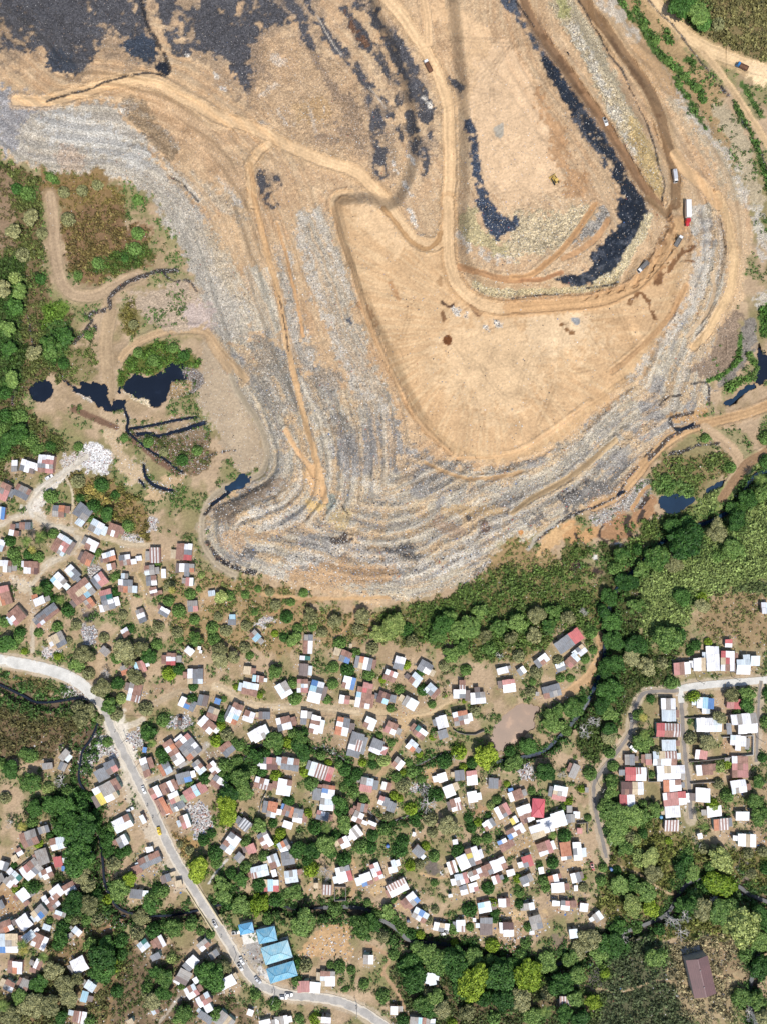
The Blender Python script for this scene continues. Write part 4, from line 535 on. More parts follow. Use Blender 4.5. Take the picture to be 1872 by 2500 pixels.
patch('6', '1500,760 1590,760 1590,900 1530,1000 1400,1160 1300,1200 1380,1090 1470,980', (140, 132, 122), 0.4, 6, 10)
patch('9', '870,20 1100,0 1200,40 1080,90 900,90', (196, 158, 112), 0.1, 8, 12); patch('9', '200,820 330,700 500,640 640,560 720,620 700,720 600,800 480,850 300,930', (172, 164, 152), 0.7, 8, 12, 1, 0.5)
patch('9', '310,990 480,810 560,860 640,740 740,700 740,850 600,980 480,1060 330,1060', (176, 136, 100), 0.1, 8, 10)
patch('9', '30,1240 150,1240 330,1290 340,1325 40,1325', (70, 58, 52), 0.3, 5, 8)
for t, s, wd in (('9', '330,940 300,1010 320,1050 400,1060 460,1040', 5), ('9', '540,870 520,920 540,1000', 14), ('9', '620,790 690,720', 12), ('9', '630,900 650,830', 12), ('9', '110,1000 140,1060 200,1110', 8), ('9', '350,1080 360,1120', 16)):
    streak(t, s, wd, (78, 66, 58), 2, 6)
disc('9', 450, 1095, 9, (226, 222, 212), 8); disc('9', 262, 1195, 7, (226, 222, 212), 8)
# outer east flank
patch('3', '700,0 900,0 1000,120 1120,300 1250,440 1400,620 1340,640 1440,850 1520,1000 1400,960 1250,780 1100,600 960,400 820,180', (178, 150, 110), 0.15, 8, 12)
patch('3', '900,250 960,310 990,430 1050,520 1100,640 1000,620 900,500 830,380 760,300', (192, 158, 118), 0.15, 8, 10)
patch('3', '1300,720 1400,700 1500,850 1580,1050 1620,1300 1540,1300 1440,980', (188, 172, 142), 0.25, 8, 10)
patch('2', '0,250 300,300 560,420 700,700 760,1000 500,1000 250,900 0,680', (186, 156, 122), 0.5, 14, 18, 0.6, 0.5); patch('1', '820,640 900,620 1050,820 1150,960 1100,1050 980,920 850,760', (150, 130, 104), 0.5, 8, 12, 0.8); patch('1', '950,560 1250,700 1500,950 1600,1250 1400,1150 1150,900', (202, 170, 134), 0.3, 14, 16, 0.7)
def yard(t, s, c=(200, 170, 132), f=8, w=12, lit=0.1, amt=1.0):
    m = poly(P(t, s), f, w) * amt; paint(m, *c, jit=0.15); put(VEG, m, 0); put(SPK, m, 0.08); put(LIT, m, lit)
# --- vegetation belts
def belt(t, s, dens, g, v, f=10, w=18, amt=1.0):
    m = poly(P(t, s), f, w) * amt; paint(m, *g, jit=0.25); put(SPK, m, 0); put(LIT, m, 0.02); veg(m, dens, *v)
belt('0', '-140,430 60,420 105,470 100,560 112,640 120,720 170,760 185,860 160,920 100,925 62,965 70,1000 130,1050 140,1120 -140,1130', 0.75, (124, 106, 76), (104, 112, 58))
belt('0', '-140,400 25,420 30,520 20,600 -140,620', 0.3, (152, 128, 102), (120, 112, 70)); belt('0', '10,620 60,640 60,800 40,960 -140,980 -140,700', 0.9, (70, 84, 44), (72, 96, 40))
belt('4', '400,30 600,-80 800,-20 820,120 960,150 990,330 900,420 600,510 470,470 420,300', 0.55, (140, 112, 82), (128, 112, 66)); belt('4', '570,400 740,330 940,260 990,330 850,430 600,440', 0.85, (96, 98, 52), (84, 108, 44), 6)
belt('1', '280,1080 350,1120 500,1140 640,1100 720,1180 760,1327 300,1327', 0.45, (146, 120, 82), (140, 124, 70)); belt('1', '290,1100 340,1120 390,1190 330,1180', 0.9, (80, 104, 48), (76, 110, 40), 4, 6)
belt('4', '290,640 420,620 440,720 340,820 275,790', 0.8, (104, 128, 54), (104, 136, 48), 5, 8); belt('4', '830,990 960,890 1100,900 1290,1000 1280,1060 1070,1050 1000,1110 890,1090 780,1200 770,1140', 0.75, (104, 112, 54), (92, 124, 48), 6, 10)
belt('4', '400,950 600,900 610,1100 520,1150 420,1100', 0.4, (146, 132, 94), (110, 124, 62)); belt('4', '290,830 450,740 470,900 380,1000 310,1010', 0.9, (84, 104, 52), (80, 116, 56), 6); belt('4', '800,620 880,640 900,780 840,860 790,800', 0.6, (136, 124, 80), (126, 118, 60))
belt('A', '600,480 800,540 1000,620 1150,750 1230,930 1200,1060 1000,1000 800,880 640,740 560,560', 0.6, (150, 126, 86), (132, 122, 64)); belt('A', '1000,180 1150,200 1400,230 1650,230 1750,400 1500,520 1380,430 1250,330 1050,280', 0.5, (132, 112, 82), (98, 110, 56)); belt('A', '700,600 800,620 900,720 860,770 740,700', 0.9, (186, 160, 92), (186, 166, 92), 5)
belt('0', '540,1400 700,1440 780,1475 860,1500 960,1485 1040,1465 1160,1420 1230,1330 1300,1330 1400,1390 1480,1400 1500,1480 1480,1560 1380,1560 1280,1620 1180,1600 1050,1580 940,1560 800,1580 700,1600 600,1590 500,1580 420,1540 400,1440 460,1400', 0.5, (168, 142, 102), (128, 134, 74), 14, 26)
belt('0', '930,1490 1040,1470 1160,1425 1240,1400 1400,1395 1480,1410 1495,1480 1470,1560 1390,1545 1290,1600 1200,1600 1080,1570 960,1560', 0.95, (128, 120, 76), (100, 124, 58), 14, 26)
belt('9', '-20,1180 40,1040 160,1080 180,1180 60,1240', 0.7, (124, 118, 74), (100, 122, 56))
belt('3', '1030,-60 1700,-60 1700,370 1500,380 1380,330 1200,200 1070,70', 1.3, (138, 122, 84), (134, 128, 80)); belt('3', '1050,-20 1200,-20 1280,80 1280,190 1180,170 1080,70', 0.9, (76, 92, 46), (78, 104, 44))
for s, wd in (('810,70 880,220 980,380 1100,470 1250,650', 17), ('1060,510 1130,620 1250,830', 11), ('1450,680 1560,900 1640,1100 1660,1250', 12), ('1120,390 1170,410', 16), ('1000,240 1030,280', 12), ('1490,540 1560,660 1630,760', 14), ('700,0 800,120', 12)):
    m = line(P('3', s), wd, 4, 8); paint(m, 84, 108, 54); put(SPK, m, 0); put(LIT, m, 0.05); veg(m, 0.95, 84, 118, 52)
belt('9', '780,400 1000,380 1300,330 1400,430 1350,520 1180,600 1040,700 900,690 780,690 750,620', 0.6, (140, 124, 86), (112, 130, 66)); belt('9', '760,580 900,560 1030,600 1000,700 850,690 760,690', 0.95, (108, 128, 66), (112, 142, 74), 6)
belt('9', '380,1400 560,1050 700,900 800,850 950,820 1150,750 1300,740 1450,640 1700,450 1800,450 1800,1400', 0.85, (104, 106, 62), (108, 128, 62)); belt('9', '930,800 1100,740 1300,640 1330,720 1150,880 960,900', 0.7, (132, 124, 80), (124, 130, 72))
belt('0', '1600,1330 1700,1230 1872,1120 2000,1120 2000,1390 1830,1425 1740,1460 1680,1500 1650,1560 1570,1540 1560,1430', 1.9, (132, 146, 84), (146, 164, 94), 12, 20)
belt('0', '1760,1450 1872,1410 2000,1410 2000,1560 1860,1580 1740,1560 1700,1510', 0.25, (164, 140, 104), (128, 130, 76)); belt('0', '1790,1440 1872,1410 2000,1400 2000,1440 1850,1450', 0.6, (118, 126, 80), (110, 126, 74), 6)
belt('0', '1470,1330 1560,1400 1570,1560 1650,1600 1640,1660 1560,1690 1520,1760 1480,1830 1440,1870 1400,1800 1440,1680 1470,1600 1490,1500', 0.7, (92, 92, 56), (84, 104, 48))
belt('6', '1600,700 1640,640 1720,640 1720,850 1610,830', 0.95, (84, 112, 52), (80, 120, 48), 5, 8); m = line(P('6', '1270,1140 1380,1090 1450,1020 1470,950 1490,850'), 11, 3, 5); paint(m, 92, 124, 60); veg(m, 0.9, 92, 132, 56); m = line(P('6', '1390,1180 1500,1130 1580,1100 1590,1030 1540,980'), 18, 4, 8); paint(m, 110, 130, 70); veg(m, 0.8, 100, 134, 60)
belt('K', '1180,380 1350,400 1560,480 1720,500 1720,700 1560,760 1480,900 1380,980 1290,860 1230,700', 0.85, (104, 108, 62), (104, 126, 58)); belt('0', '1500,2060 1560,2000 1640,2000 1700,2070 1790,2070 2000,2070 2000,2330 1700,2290 1560,2300 1470,2240 1480,2120', 0.7, (136, 124, 80), (126, 130, 64))
belt('0', '1440,2290 1540,2260 1640,2300 1690,2330 1680,2420 1700,2500 1720,2630 1440,2630 1420,2500', 0.8, (104, 104, 76), (98, 110, 72)); belt('0', '1640,2310 1740,2290 1830,2300 1810,2400 1790,2480 1700,2500 1640,2420', 0.6, (172, 152, 118), (176, 162, 122), 12, 22)
belt('0', '980,2330 1100,2330 1260,2360 1420,2330 1460,2420 1420,2640 900,2640 960,2440', 0.6, (124, 108, 80), (96, 108, 60)); belt('0', '-140,1690 80,1722 200,1732 222,1790 190,1830 120,1850 -140,1850', 0.7, (124, 104, 78), (112, 106, 66))
belt('0', '140,1890 230,1960 250,2100 300,2260 180,2330 130,2260 120,2050', 0.7, (78, 82, 50), (76, 94, 46)); belt('0', '120,2300 260,2260 340,2300 340,2420 280,2640 -140,2640 -140,2420 100,2400', 0.55, (146, 122, 88), (118, 118, 68), 14, 24); belt('0', '-140,1610 0,1640 100,1650 140,1690 60,1690 -140,1670', 0.5, (142, 122, 86), (116, 116, 66))
belt('0', '320,2330 450,2320 620,2480 700,2500 760,2640 300,2640', 0.45, (132, 112, 86), (98, 110, 58)); belt('N', '1000,560 1150,580 1260,700 1200,850 1100,780 1020,680', 0.5, (178, 144, 98), (150, 136, 80))
yard('0', '505,820 560,900 600,985 640,1060 645,1120 600,1160 560,1120 520,1040 480,960 492,880', (188, 168, 140)); yard('A', '1040,110 1380,60 1600,40 1500,60 1250,110 1060,140', (186, 158, 124), amt=.8); patch('A', '1060,190 1250,150 1500,130 1656,140 1700,420 1500,500 1350,400 1150,260', (128, 108, 86), 0.35, 10, 14, 0.7, 0.5)
# --- rubbish heaps inside the settlement
for t, s, c in (('A', '640,350 740,260 830,310 920,330 930,400 890,480 860,540 760,510 680,470 640,410', (250, 248, 244)), ('A', '500,380 640,350 640,420 520,480', (206, 192, 174)), ('V', '840,480 960,430 1120,430 1210,520 1150,600 980,560 870,560', (230, 228, 224)), ('H', '200,780 320,790 420,930 440,1040 330,1010 250,1080 90,1230 60,1150 90,1000', (238, 236, 232)),
                ('H', '300,930 420,920 450,1040 340,1020', (240, 234, 222)), ('N', '1130,330 1250,250 1380,340 1410,470 1330,610 1240,580 1200,450', (238, 216, 202)), ('N', '1120,330 1250,250 1280,300 1180,420', (240, 234, 226)), ('A', '200,780 280,700 330,640 420,600 330,800 260,850', (228, 220, 206)), ('B', '410,1160 560,1170 570,1240 440,1260', (230, 216, 208)), ('B', '840,950 980,950 960,1100 860,1120', (160, 158, 160)),
                ('H', '520,780 660,740 690,880 600,960 540,880', (176, 170, 160)), ('H', '960,640 1080,620 1180,640 1150,740 960,740', (150, 146, 146)), ('C', '1020,680 1200,600 1240,640 1100,730', (198, 186, 170)), ('J', '420,660 560,620 600,720 480,740', (192, 172, 152)), ('J', '1500,480 1656,460 1656,580 1560,560', (170, 150, 138)), ('I', '960,670 1150,690 1140,750 980,720', (168, 162, 158)), ('A', '980,1000 1140,1000 1150,1080 1000,1080', (210, 196, 176)), ('B', '900,330 1040,330 1030,440 930,460', (150, 144, 140)), ('A', '1210,890 1280,890 1270,960 1220,960', (214, 206, 198))):
    m = poly(P(t, s), 6, 12); rubbish(m, c, 0.42, 2.2)
for t, s, c, a in (('B', '840,790 960,760 930,900 850,880', (52, 58, 70), .9), ('B', '900,960 970,960 970,1060 910,1060', (60, 64, 76), .8), ('P', '640,200 740,150 830,240 830,310 700,300', (112, 104, 98), .9), ('H', '650,860 720,890 740,980 680,990', (104, 104, 106), .9), ('Q', '880,380 940,360 960,450 900,480', (112, 108, 104), .9), ('Q', '690,180 760,200 740,260 680,250', (134, 118, 102), .8), ('L', '1360,580 1500,600 1480,760 1380,720', (132, 120, 110), .8), ('L', '60,480 170,480 170,600 60,620', (120, 100, 84), .8), ('R', '650,220 760,260 790,400 680,380', (150, 124, 94), .5)):
    paint(poly(P(t, s), 8, 12) * a, *c)
# --- bare yards and tracks of the settlement
yard('U', '90,300 160,230 230,150 350,125 420,170 400,250 410,330 250,350 90,345', (202, 166, 122)); yard('0', '560,2290 620,2320 660,2400 640,2420 600,2350', (196, 184, 164)); yard('Z', '360,560 520,580 590,760 540,800 460,720', (178, 172, 164)); yard('Z', '520,830 610,820 640,930 580,950', (226, 222, 214)); yard('Z', '230,450 350,470 370,600 320,640', (198, 176, 146)); yard('Z', '250,780 320,730 380,790 320,880', (192, 158, 118))
yard('M', '0,660 100,700 260,880 120,960 0,1000', (182, 148, 108)); yard('M', '1060,1100 1200,960 1320,1000 1200,1100 1080,1200', (158, 124, 92)); yard('K', '180,960 480,760 560,760 460,900 300,960 200,980', (198, 168, 128)); yard('K', '860,1000 1000,1000 960,1100 840,1120', (206, 176, 136)); yard('Q', '360,100 520,80 530,200 480,290 400,280 360,180', (188, 158, 124)); yard('Q', '360,70 600,45 630,70 520,95 400,110', (212, 182, 138)); yard('J', '560,480 720,470 740,600 600,640', (192, 160, 118)); yard('J', '1040,880 1180,880 1140,960 1040,940', (180, 146, 110))
yard('P', '120,420 250,380 280,480 200,520 120,480', (216, 184, 138)); yard('P', '300,600 480,600 480,680 340,660', (206, 176, 136)); yard('H', '780,380 860,420 980,340 920,260 830,230', (176, 150, 120)); yard('H', '1280,960 1440,930 1500,1020 1360,1080', (160, 142, 118)); yard('G', '880,850 1150,840 1200,960 880,960', (180, 154, 112)); yard('G', '1210,500 1300,500 1310,660 1210,690', (186, 154, 118)); yard('L', '1290,40 1340,60 1340,260 1600,300 1656,420 1560,440 1300,340', (172, 144, 110)); yard('C', '460,340 650,390 640,480 520,560 470,440', (182, 152, 112)); yard('E', '1080,900 1300,740 1440,560 1500,420 1520,440 1480,600 1380,760 1200,900', (194, 158, 116)); yard('B', '0,430 300,420 340,480 260,640 100,640 0,520', (192, 164, 130))
# --- tracks: dusty haul roads and lanes
ROADS = []; BERM = np.zeros_like(GU)
def track(kind, t, s, width, c, edge=None, ruts=True, feather=3.0):
    pts = catmull(P(t, s), False, 6); m = line(P(t, s), width, feather, 3)
    if edge is not None: paint(line(P(t, s), width * 1.7, feather * 2.2, 6), *edge, amt=0.6)
    paint(m, *c, jit=0.10); put(SPK, m, 0.03); put(LIT, m, 0.01); put(VEG, np.clip(line(P(t, s), width * 1.5, 4, 4), 0, 1), 0)
    if ruts:
        d = np.gradient(pts, axis=0); nrm = np.stack([-d[:, 1], d[:, 0]], 1); nrm /= np.linalg.norm(nrm, axis=1)[:, None] + 1e-9
        for k in (-0.34, -0.12, 0.14, 0.33):
            o = width * k + np.interp(np.arange(len(pts)), np.linspace(0, len(pts), 6), rng.normal(0, width * 0.07, 6))
            q = pts + nrm * o[:, None]; s = crop(q, 10); f = rng.choice([0.82, 0.89, 1.07])
            mm = 1 - sstep(0.8, 3.4, line_dist(GU[s] + WX[s] * 2, GV[s] + WY[s] * 2, q)); COL[s] = COL[s] * (1 - (mm * (1 - f))[..., None])
    if kind in ('haul_road', 'bench_track', 'dirt_road', 'gravel_track'):
        s_ = crop(pts, width + 12); dd = line_dist(GU[s_] + WX[s_] * 3, GV[s_] + WY[s_] * 3, pts) - width * .5 - 4
        BERM[s_] = np.maximum(BERM[s_], np.exp(-(dd / 3.2) ** 2) * (0.55 if kind == "haul_road" else 0.32))
    ROADS.append((kind, m)); return m
SAND = (238, 202, 156); TAN = (216, 178, 132); WET = (150, 120, 88)
track('haul_road', '1', '110,650 300,655 520,600 700,545 880,515 980,520 1080,560 1180,625 1300,690 1420,760 1560,800 1700,850 1900,960 2100,1040 2300,1110 2420,1210 2500,1310 2590,1440 2680,1550 2770,1595 2850,1570 2890,1480', 27, SAND, (214, 180, 138))
track('haul_road', '2', '780,-120 860,0 920,70 1000,180 1080,300 1150,420 1200,530 1235,640 1250,760 1255,950 1255,1150 1245,1327', 27, SAND, (214, 180, 138)); track('haul_road', '2', '1070,-120 1090,0 1110,130 1120,280', 20, (228, 192, 148))
track('haul_road', '5', '1245,-20 1245,150 1250,300 1260,400 1320,540 1430,630 1560,670 1656,672', 27, SAND, (206, 166, 120)); track('haul_road', '6', '0,670 200,655 400,640 560,620 700,570 800,520 900,420 980,320 1040,220 1080,120', 26, (218, 176, 128), (196, 152, 106))
track('haul_road', '3', '430,-100 490,30 580,150 680,290 780,430 880,580 950,720 990,860 1020,980 1050,1100 1060,1220 1060,1327', 26, WET, (200, 166, 124)); track('haul_road', '3', '60,-60 110,90 200,240 320,400 430,560 530,700 620,830 710,970 800,1120 880,1240 950,1327', 21, (158, 124, 92), (196, 158, 116))
track('haul_road', '6', '880,-40 960,30 1000,60 1040,10 1060,-40', 16, (164, 134, 100)); streak('6', '1040,0 1030,120 980,230 930,330 860,400', 18, (140, 106, 74), 5, 10, brk=0.42, amt=0.8); streak('3', '640,250 720,380 820,520 900,650 980,800', 12, (112, 84, 60), 4, 5, brk=0.5, amt=0.7); streak('3', '180,200 330,400 450,590', 14, (118, 88, 62), 4, 6, brk=0.45, amt=0.7)
track('haul_road', '6', '1330,-60 1380,60 1420,200 1440,340 1430,460 1400,580 1340,700 1270,820 1180,920', 20, (236, 200, 152), (212, 176, 132)); track('haul_road', '3', '1060,1000 1120,1100 1240,1200 1330,1327', 26, (222, 184, 138), None, False)
track('dirt_road', '3', '880,-80 940,20 1040,130 1150,240 1300,330 1420,380 1540,430 1700,470', 30, (236, 204, 158), (212, 180, 136)); track('dirt_road', '3', '1230,320 1330,440 1430,580 1520,720 1600,840 1700,1000', 17, (222, 190, 146)); yard('3', '1500,420 1656,400 1720,400 1720,560 1656,560 1580,540', (240, 210, 166))
track('haul_road', '4', '1640,0 1625,-100 1618,-180 1625,-260 1670,-330 1740,-390', 17, SAND, (212, 176, 132))
track('haul_road', '0', '612,400 625,500 648,600 672,690 690,770 703,850 722,930 738,1000 755,1060 772,1120 785,1170 795,1225', 14, (226, 186, 138)); track('haul_road', '0', '700,1050 722,1095 750,1130 775,1165', 13, (224, 184, 138)); patch('7', '820,520 900,440 960,480 950,620 980,690 880,700', (226, 186, 138), 0.05, 6, 8)
track('haul_road', '0', '815,520 812,490 828,472 860,470', 13, SAND); track('haul_road', '0', '815,510 830,570 858,650 885,740 905,800 940,880 975,950 1010,1015 1060,1070 1100,1105', 12, (226, 186, 140)); track('haul_road', '5', '140,120 200,320 240,500 290,720 310,850', 8, (210, 168, 122), None, False)
track('haul_road', '5', '830,20 920,130 1010,240 1110,285 1180,240 1200,180', 12, (196, 156, 110), None); track('bench_track', '8', '130,430 250,490 400,545 520,555 700,545 900,500', 9, (214, 178, 134)); track('bench_track', '8', '400,395 560,390 750,370 900,330 1100,210 1300,60 1450,-60', 8, (224, 184, 138)); track('bench_track', '8', '830,840 950,740 1200,600 1450,430 1656,250', 14, (204, 176, 136), None); track('bench_track', '6', '650,1080 750,1000 900,860 1010,740 1080,620 1130,520', 14, (214, 172, 126)); track('bench_track', '6', '1300,450 1310,560 1260,700 1130,850', 9, (206, 180, 146), None, False)
track('bench_track', '5', '1320,400 1450,440 1600,480 1700,490', 16, (196, 152, 110)); track('bench_track', '6', '0,470 120,455 260,350 370,240 470,100 540,0', 15, (200, 156, 110)); track('bench_track', '6', '330,350 450,290 560,200 620,100', 14, (196, 154, 112)); track('bench_track', '6', '60,490 200,480 320,440', 12, (190, 142, 102))
track('gravel_track', '0', '555,870 570,930 600,985 625,1020 645,1065 652,1110 640,1150 600,1175 540,1195 505,1235 492,1290 500,1335 535,1380 575,1405', 14, (186, 170, 144), (176, 160, 138)); track('dirt_road', '0', '560,905 520,845 510,815', 16, (206, 176, 138)); track('dirt_road', '4', '790,1000 830,950 920,880 1060,830 1200,810 1340,830 1420,930 1500,1020 1600,1130', 17, (210, 178, 138), (194, 166, 130)); track('dirt_road', '4', '700,1270 710,1150 690,950 700,800 720,700 710,600', 30, (188, 162, 128), None); track('dirt_road', '4', '330,-60 350,150 360,330 400,500 480,580 620,590 760,520 900,460', 26, (192, 166, 134), (176, 152, 122))
patch('4', '780,600 950,560 1150,500 1300,560 1380,760 1200,820 1000,780 850,650', (190, 170, 146), 0.35, 12, 14); patch('4', '1180,660 1350,640 1400,760 1250,800', (196, 178, 166), 0.3, 12, 12)
track('footpath', '9', '700,620 640,680 560,800', 10, (206, 164, 118)); track('dirt_road', '9', '1720,-50 1500,30 1300,80 1100,130 950,190 850,250 760,330 680,420 590,540 500,640 400,720 250,790', 22, (206, 168, 124), (184, 152, 116)); track('dirt_road', '9', '1150,150 1300,260 1400,360 1440,440', 26, (196, 168, 134), None); track('dirt_road', '9', '1290,720 1400,560 1500,440 1656,340', 24, (166, 134, 102), None); track('gravel_track', '8', '950,1130 1050,1020 1200,900 1320,850', 9, (192, 182, 162))
track('footpath', '0', '640,1450 700,1458 780,1462 860,1462 950,1458', 8, (206, 170, 126), None, False); track('footpath', '0', '866,1480 868,1500 845,1530 820,1555', 5, (196, 158, 118), None, False); track('footpath', 'C', '1656,410 1500,450 1350,520 1200,580', 6, (186, 150, 108), None, False)
yard('A', '180,820 260,700 340,620 430,560 540,480 640,400 660,440 560,540 420,640 340,760 360,880 260,870', (232, 222, 206)); yard('A', '560,960 640,960 680,1030 640,1120 560,1160 600,1060', (226, 216, 200)); yard('B', '330,540 260,460 120,460 100,540 260,600', (214, 196, 168))
LANE = (212, 190, 158)
track('dirt_lane', 'A', '-160,960 0,930 100,880 260,860 400,930 520,960 620,1000 630,1060 560,1150 480,1200 400,1240 340,1300', 15, (222, 208, 184), (206, 188, 160)); track('dirt_lane', 'B', '500,300 400,430 320,560 330,700 345,850 330,1000 325,1200', 11, (216, 200, 174)); track('dirt_lane', 'A', '620,990 760,1020 900,1050 1050,1090 1200,1100', 13, (208, 188, 156)); track('dirt_lane', 'A', '260,860 240,760 320,640 430,560 560,470 700,380', 12, (226, 216, 198), (206, 190, 164)); yard('A', '850,130 960,60 1010,100 990,200 1000,300 1130,480 1180,560 1100,620 1000,520 930,400 860,250', (200, 176, 142)); yard('A', '1180,640 1290,640 1300,740 1200,720', (206, 178, 138)); yard('A', '1300,560 1480,520 1440,620 1330,610', (198, 170, 132)); track('footpath', 'B', '1460,180 1420,380 1380,420 1450,560 1470,700 1550,980', 5, (214, 186, 140), None, False)
track('dirt_lane', 'E', '1060,930 1180,850 1310,740 1410,610 1465,490 1480,400 1450,290', 21, (204, 168, 126), None)
track('footpath', 'A', '540,540 590,680 590,800 575,920', 5, (212, 196, 168), None, False)
track('dirt_lane', 'H', '800,500 900,440 1050,380 1200,350 1400,320 1540,330 1656,400', 15, (200, 178, 146)); track('dirt_lane', 'I', '-60,60 60,110 180,200 300,250 500,280 700,275 900,275 1100,290 1300,310 1500,330 1656,370', 20, (212, 190, 156), (198, 172, 136)); track('dirt_lane', 'D', '640,1060 800,1080 960,1110 1100,1080 1260,1060 1400,980 1500,930', 19, (214, 188, 148), (200, 170, 130)); track('dirt_lane', 'J', '380,20 350,120 290,240 230,370 150,500 80,580 40,700 30,850 -20,1000 -80,1180', 14, (190, 160, 122), None); yard('D', '900,1080 1150,1090 1100,1250 1000,1325 940,1325 970,1200', (208, 178, 136))
track('dirt_lane', 'H', '700,1290 850,1240 1000,1170 1150,1080 1250,990 1350,900', 14, (188, 178, 162), None); track('dirt_lane', 'H', '480,720 620,690 700,650', 16, (214, 200, 176), None); track('footpath', 'I', '1110,330 1090,450 1070,620 1030,770', 5, (190, 164, 130), None, False); track('footpath', 'O', '1000,750 970,850 950,930', 5, (190, 156, 116), None, False); track('footpath', 'P', '100,1040 220,1090 290,1170 240,1260 210,1325', 6, (190, 156, 118), None, False); track('footpath', 'U', '500,280 600,320 630,370 600,440 680,560 730,670', 9, (184, 152, 118), None, False); track('footpath', 'P', '600,300 740,340 870,330 900,300', 7, (204, 172, 130), None, False); track('footpath', 'O', '1400,560 1440,680 1430,860 1380,950', 10, (194, 160, 120), None, False); track('footpath', 'L', '20,640 160,640 300,700 450,780 560,860 700,930 800,960', 6, (190, 164, 130), None, False); track('footpath', 'R', '-60,470 100,500 200,485 300,450 370,440 520,460', 5, (188, 164, 128), None, False); track('footpath', 'R', '660,415 760,420 820,440', 5, (184, 156, 120), None, False); track('dirt_lane', 'T', '440,280 380,330 320,430 260,540 220,600', 15, (152, 136, 116), None); track('footpath', 'T', '220,600 160,680 100,750', 7, (186, 172, 152), None, False); track('dirt_lane', 'K', '1230,960 1240,1050 1130,1250', 8, (196, 174, 140), None, False)
track('footpath', 'N', '1370,1060 1430,960 1500,880 1560,810', 5, (228, 222, 212), None, False)
# faint paired wheel marks of the compactors
for poly_, n_ in ((P('0', '860,520 1060,620 1150,760 1400,760 1600,700 1600,820 1400,1020 1200,1090 1060,1030 940,840'), 80), (P('0', '1110,60 1250,60 1400,320 1480,480 1330,640 1160,620 1120,300'), 70), (P('0', '350,210 560,300 800,420 860,520 680,420 600,700 480,560'), 26), (P('0', '1640,420 1760,470 1800,620 1740,760 1680,640'), 10)):
    lo, hi = poly_.min(0), poly_.max(0); k = 0
    while k < n_:
        c = lo + (hi - lo) * rng.random(2)
        if poly_sd(np.array([c[0]]), np.array([c[1]]), poly_)[0] < 10: continue
        k += 1; a0 = rng.uniform(0, 6.28); da = rng.uniform(-.05, .05); q = [c]
        for i in range(int(rng.uniform(8, 20))): a0 += da; q.append(q[-1] + 9 * np.array([math.cos(a0), math.sin(a0)]))
        q = np.array(q); f = rng.choice([.84, .91, 1.07])
        for off in (0, 9):
            qq = q + off * np.array([-math.sin(a0), math.cos(a0)]); s = crop(qq, 6)
            if s[0].stop <= s[0].start or s[1].stop <= s[1].start: continue
            m_ = 1 - sstep(1, 4, line_dist(GU[s] + WX[s] * 2, GV[s] + WY[s] * 2, qq)); COL[s] = COL[s] * (1 - (m_ * (1 - f))[..., None])
# --- open drains
DRAIN = (40, 40, 44)
for t, s, wd in (('1', '300,660 430,620 600,570 680,530 800,500 900,485 1000,480 1080,500', 6), ('1', '920,0 950,150 1010,250 1070,350 1110,460', 9), ('4', '1150,420 1050,430 960,450 860,490 770,540 710,600 715,660 640,690 580,700', 11), ('4', '550,700 590,740 620,810', 10), ('4', '580,770 530,850 470,910', 8), ('4', '1060,440 1130,500 1220,490 1280,560', 6), ('3', '430,0 520,150 620,330 710,450 770,580 840,730 900,880 950,1060 985,1200 970,1300', 4), ('3', '890,0 960,90 1080,210 1180,340 1300,480 1400,610', 4.5), ('3', '1340,540 1400,620', 8), ('3', '1480,760 1560,900 1620,1000 1656,1100', 5), ('3', '20,10 90,90 150,180', 4), ('5', '150,600 190,780 220,990', 3.5), ('6', '0,610 150,590 320,575', 4), ('6', '480,545 600,530 690,500', 4),
                 ('9', '250,790 400,715 450,670 530,560 640,430 720,320', 5), ('9', '0,900 100,850 250,790', 6), ('9', '700,400 760,330 850,240 950,180', 10), ('9', '880,350 1000,330 1100,280 1250,270', 9), ('9', '1100,130 960,160 900,150 880,60 1060,20', 8), ('8', '950,1110 1080,1010 1250,870 1400,820', 5), ('7', '0,850 60,780 150,690', 8), ('7', '20,1070 120,1200 260,1280 400,1325', 12), ('6', '960,1300 1000,1260 1100,1230', 6), ('6', '1160,1160 1260,1160 1280,1300', 6), ('4', '180,700 210,850 230,920', 5), ('4', '120,1110 90,1230 90,1300', 8), ('4', '400,1110 470,1170 600,1270', 6), ('7', '1080,740 1130,820 1180,870', 3), ('C', '680,20 780,80 900,130 1050,140', 12), ('1', '1100,1140 1180,1190 1290,1300', 4), ('7', '0,390 120,350 250,330', 5)):
    m = line(P(t, s), wd, 2, 5) * sstep(0.25, 0.36, FN); paint(m, *DRAIN, jit=0.5, amt=0.9); put(VEG, m, 0); put(LIT, m, 0.6); put(SPK, m, 0.3)
for t, s, wd in (('A', '600,0 750,60 940,140', 16), ('A', '1050,220 1150,290 1300,400 1430,500', 22)):
    streak(t, s, wd, (128, 100, 80), 3, 4)
for t, s, c in (('4', '805,1210 880,1240 960,1250 990,1290 960,1300 880,1260 810,1230', (220, 200, 164)), ('4', '480,1200 560,1240 620,1290 560,1270', (206, 196, 180)), ('4', '1190,1050 1280,1080 1320,1150 1250,1230 1180,1180', (132, 122, 112)), ('4', '1110,1140 1230,1140 1240,1200 1170,1250 1090,1240', (170, 144, 104))):
    m = poly(P(t, s), 3, 6); paint(m, *c); put(SPK, m, 0.5); put(LIT, m, 0.8)
HEIGHTS = None
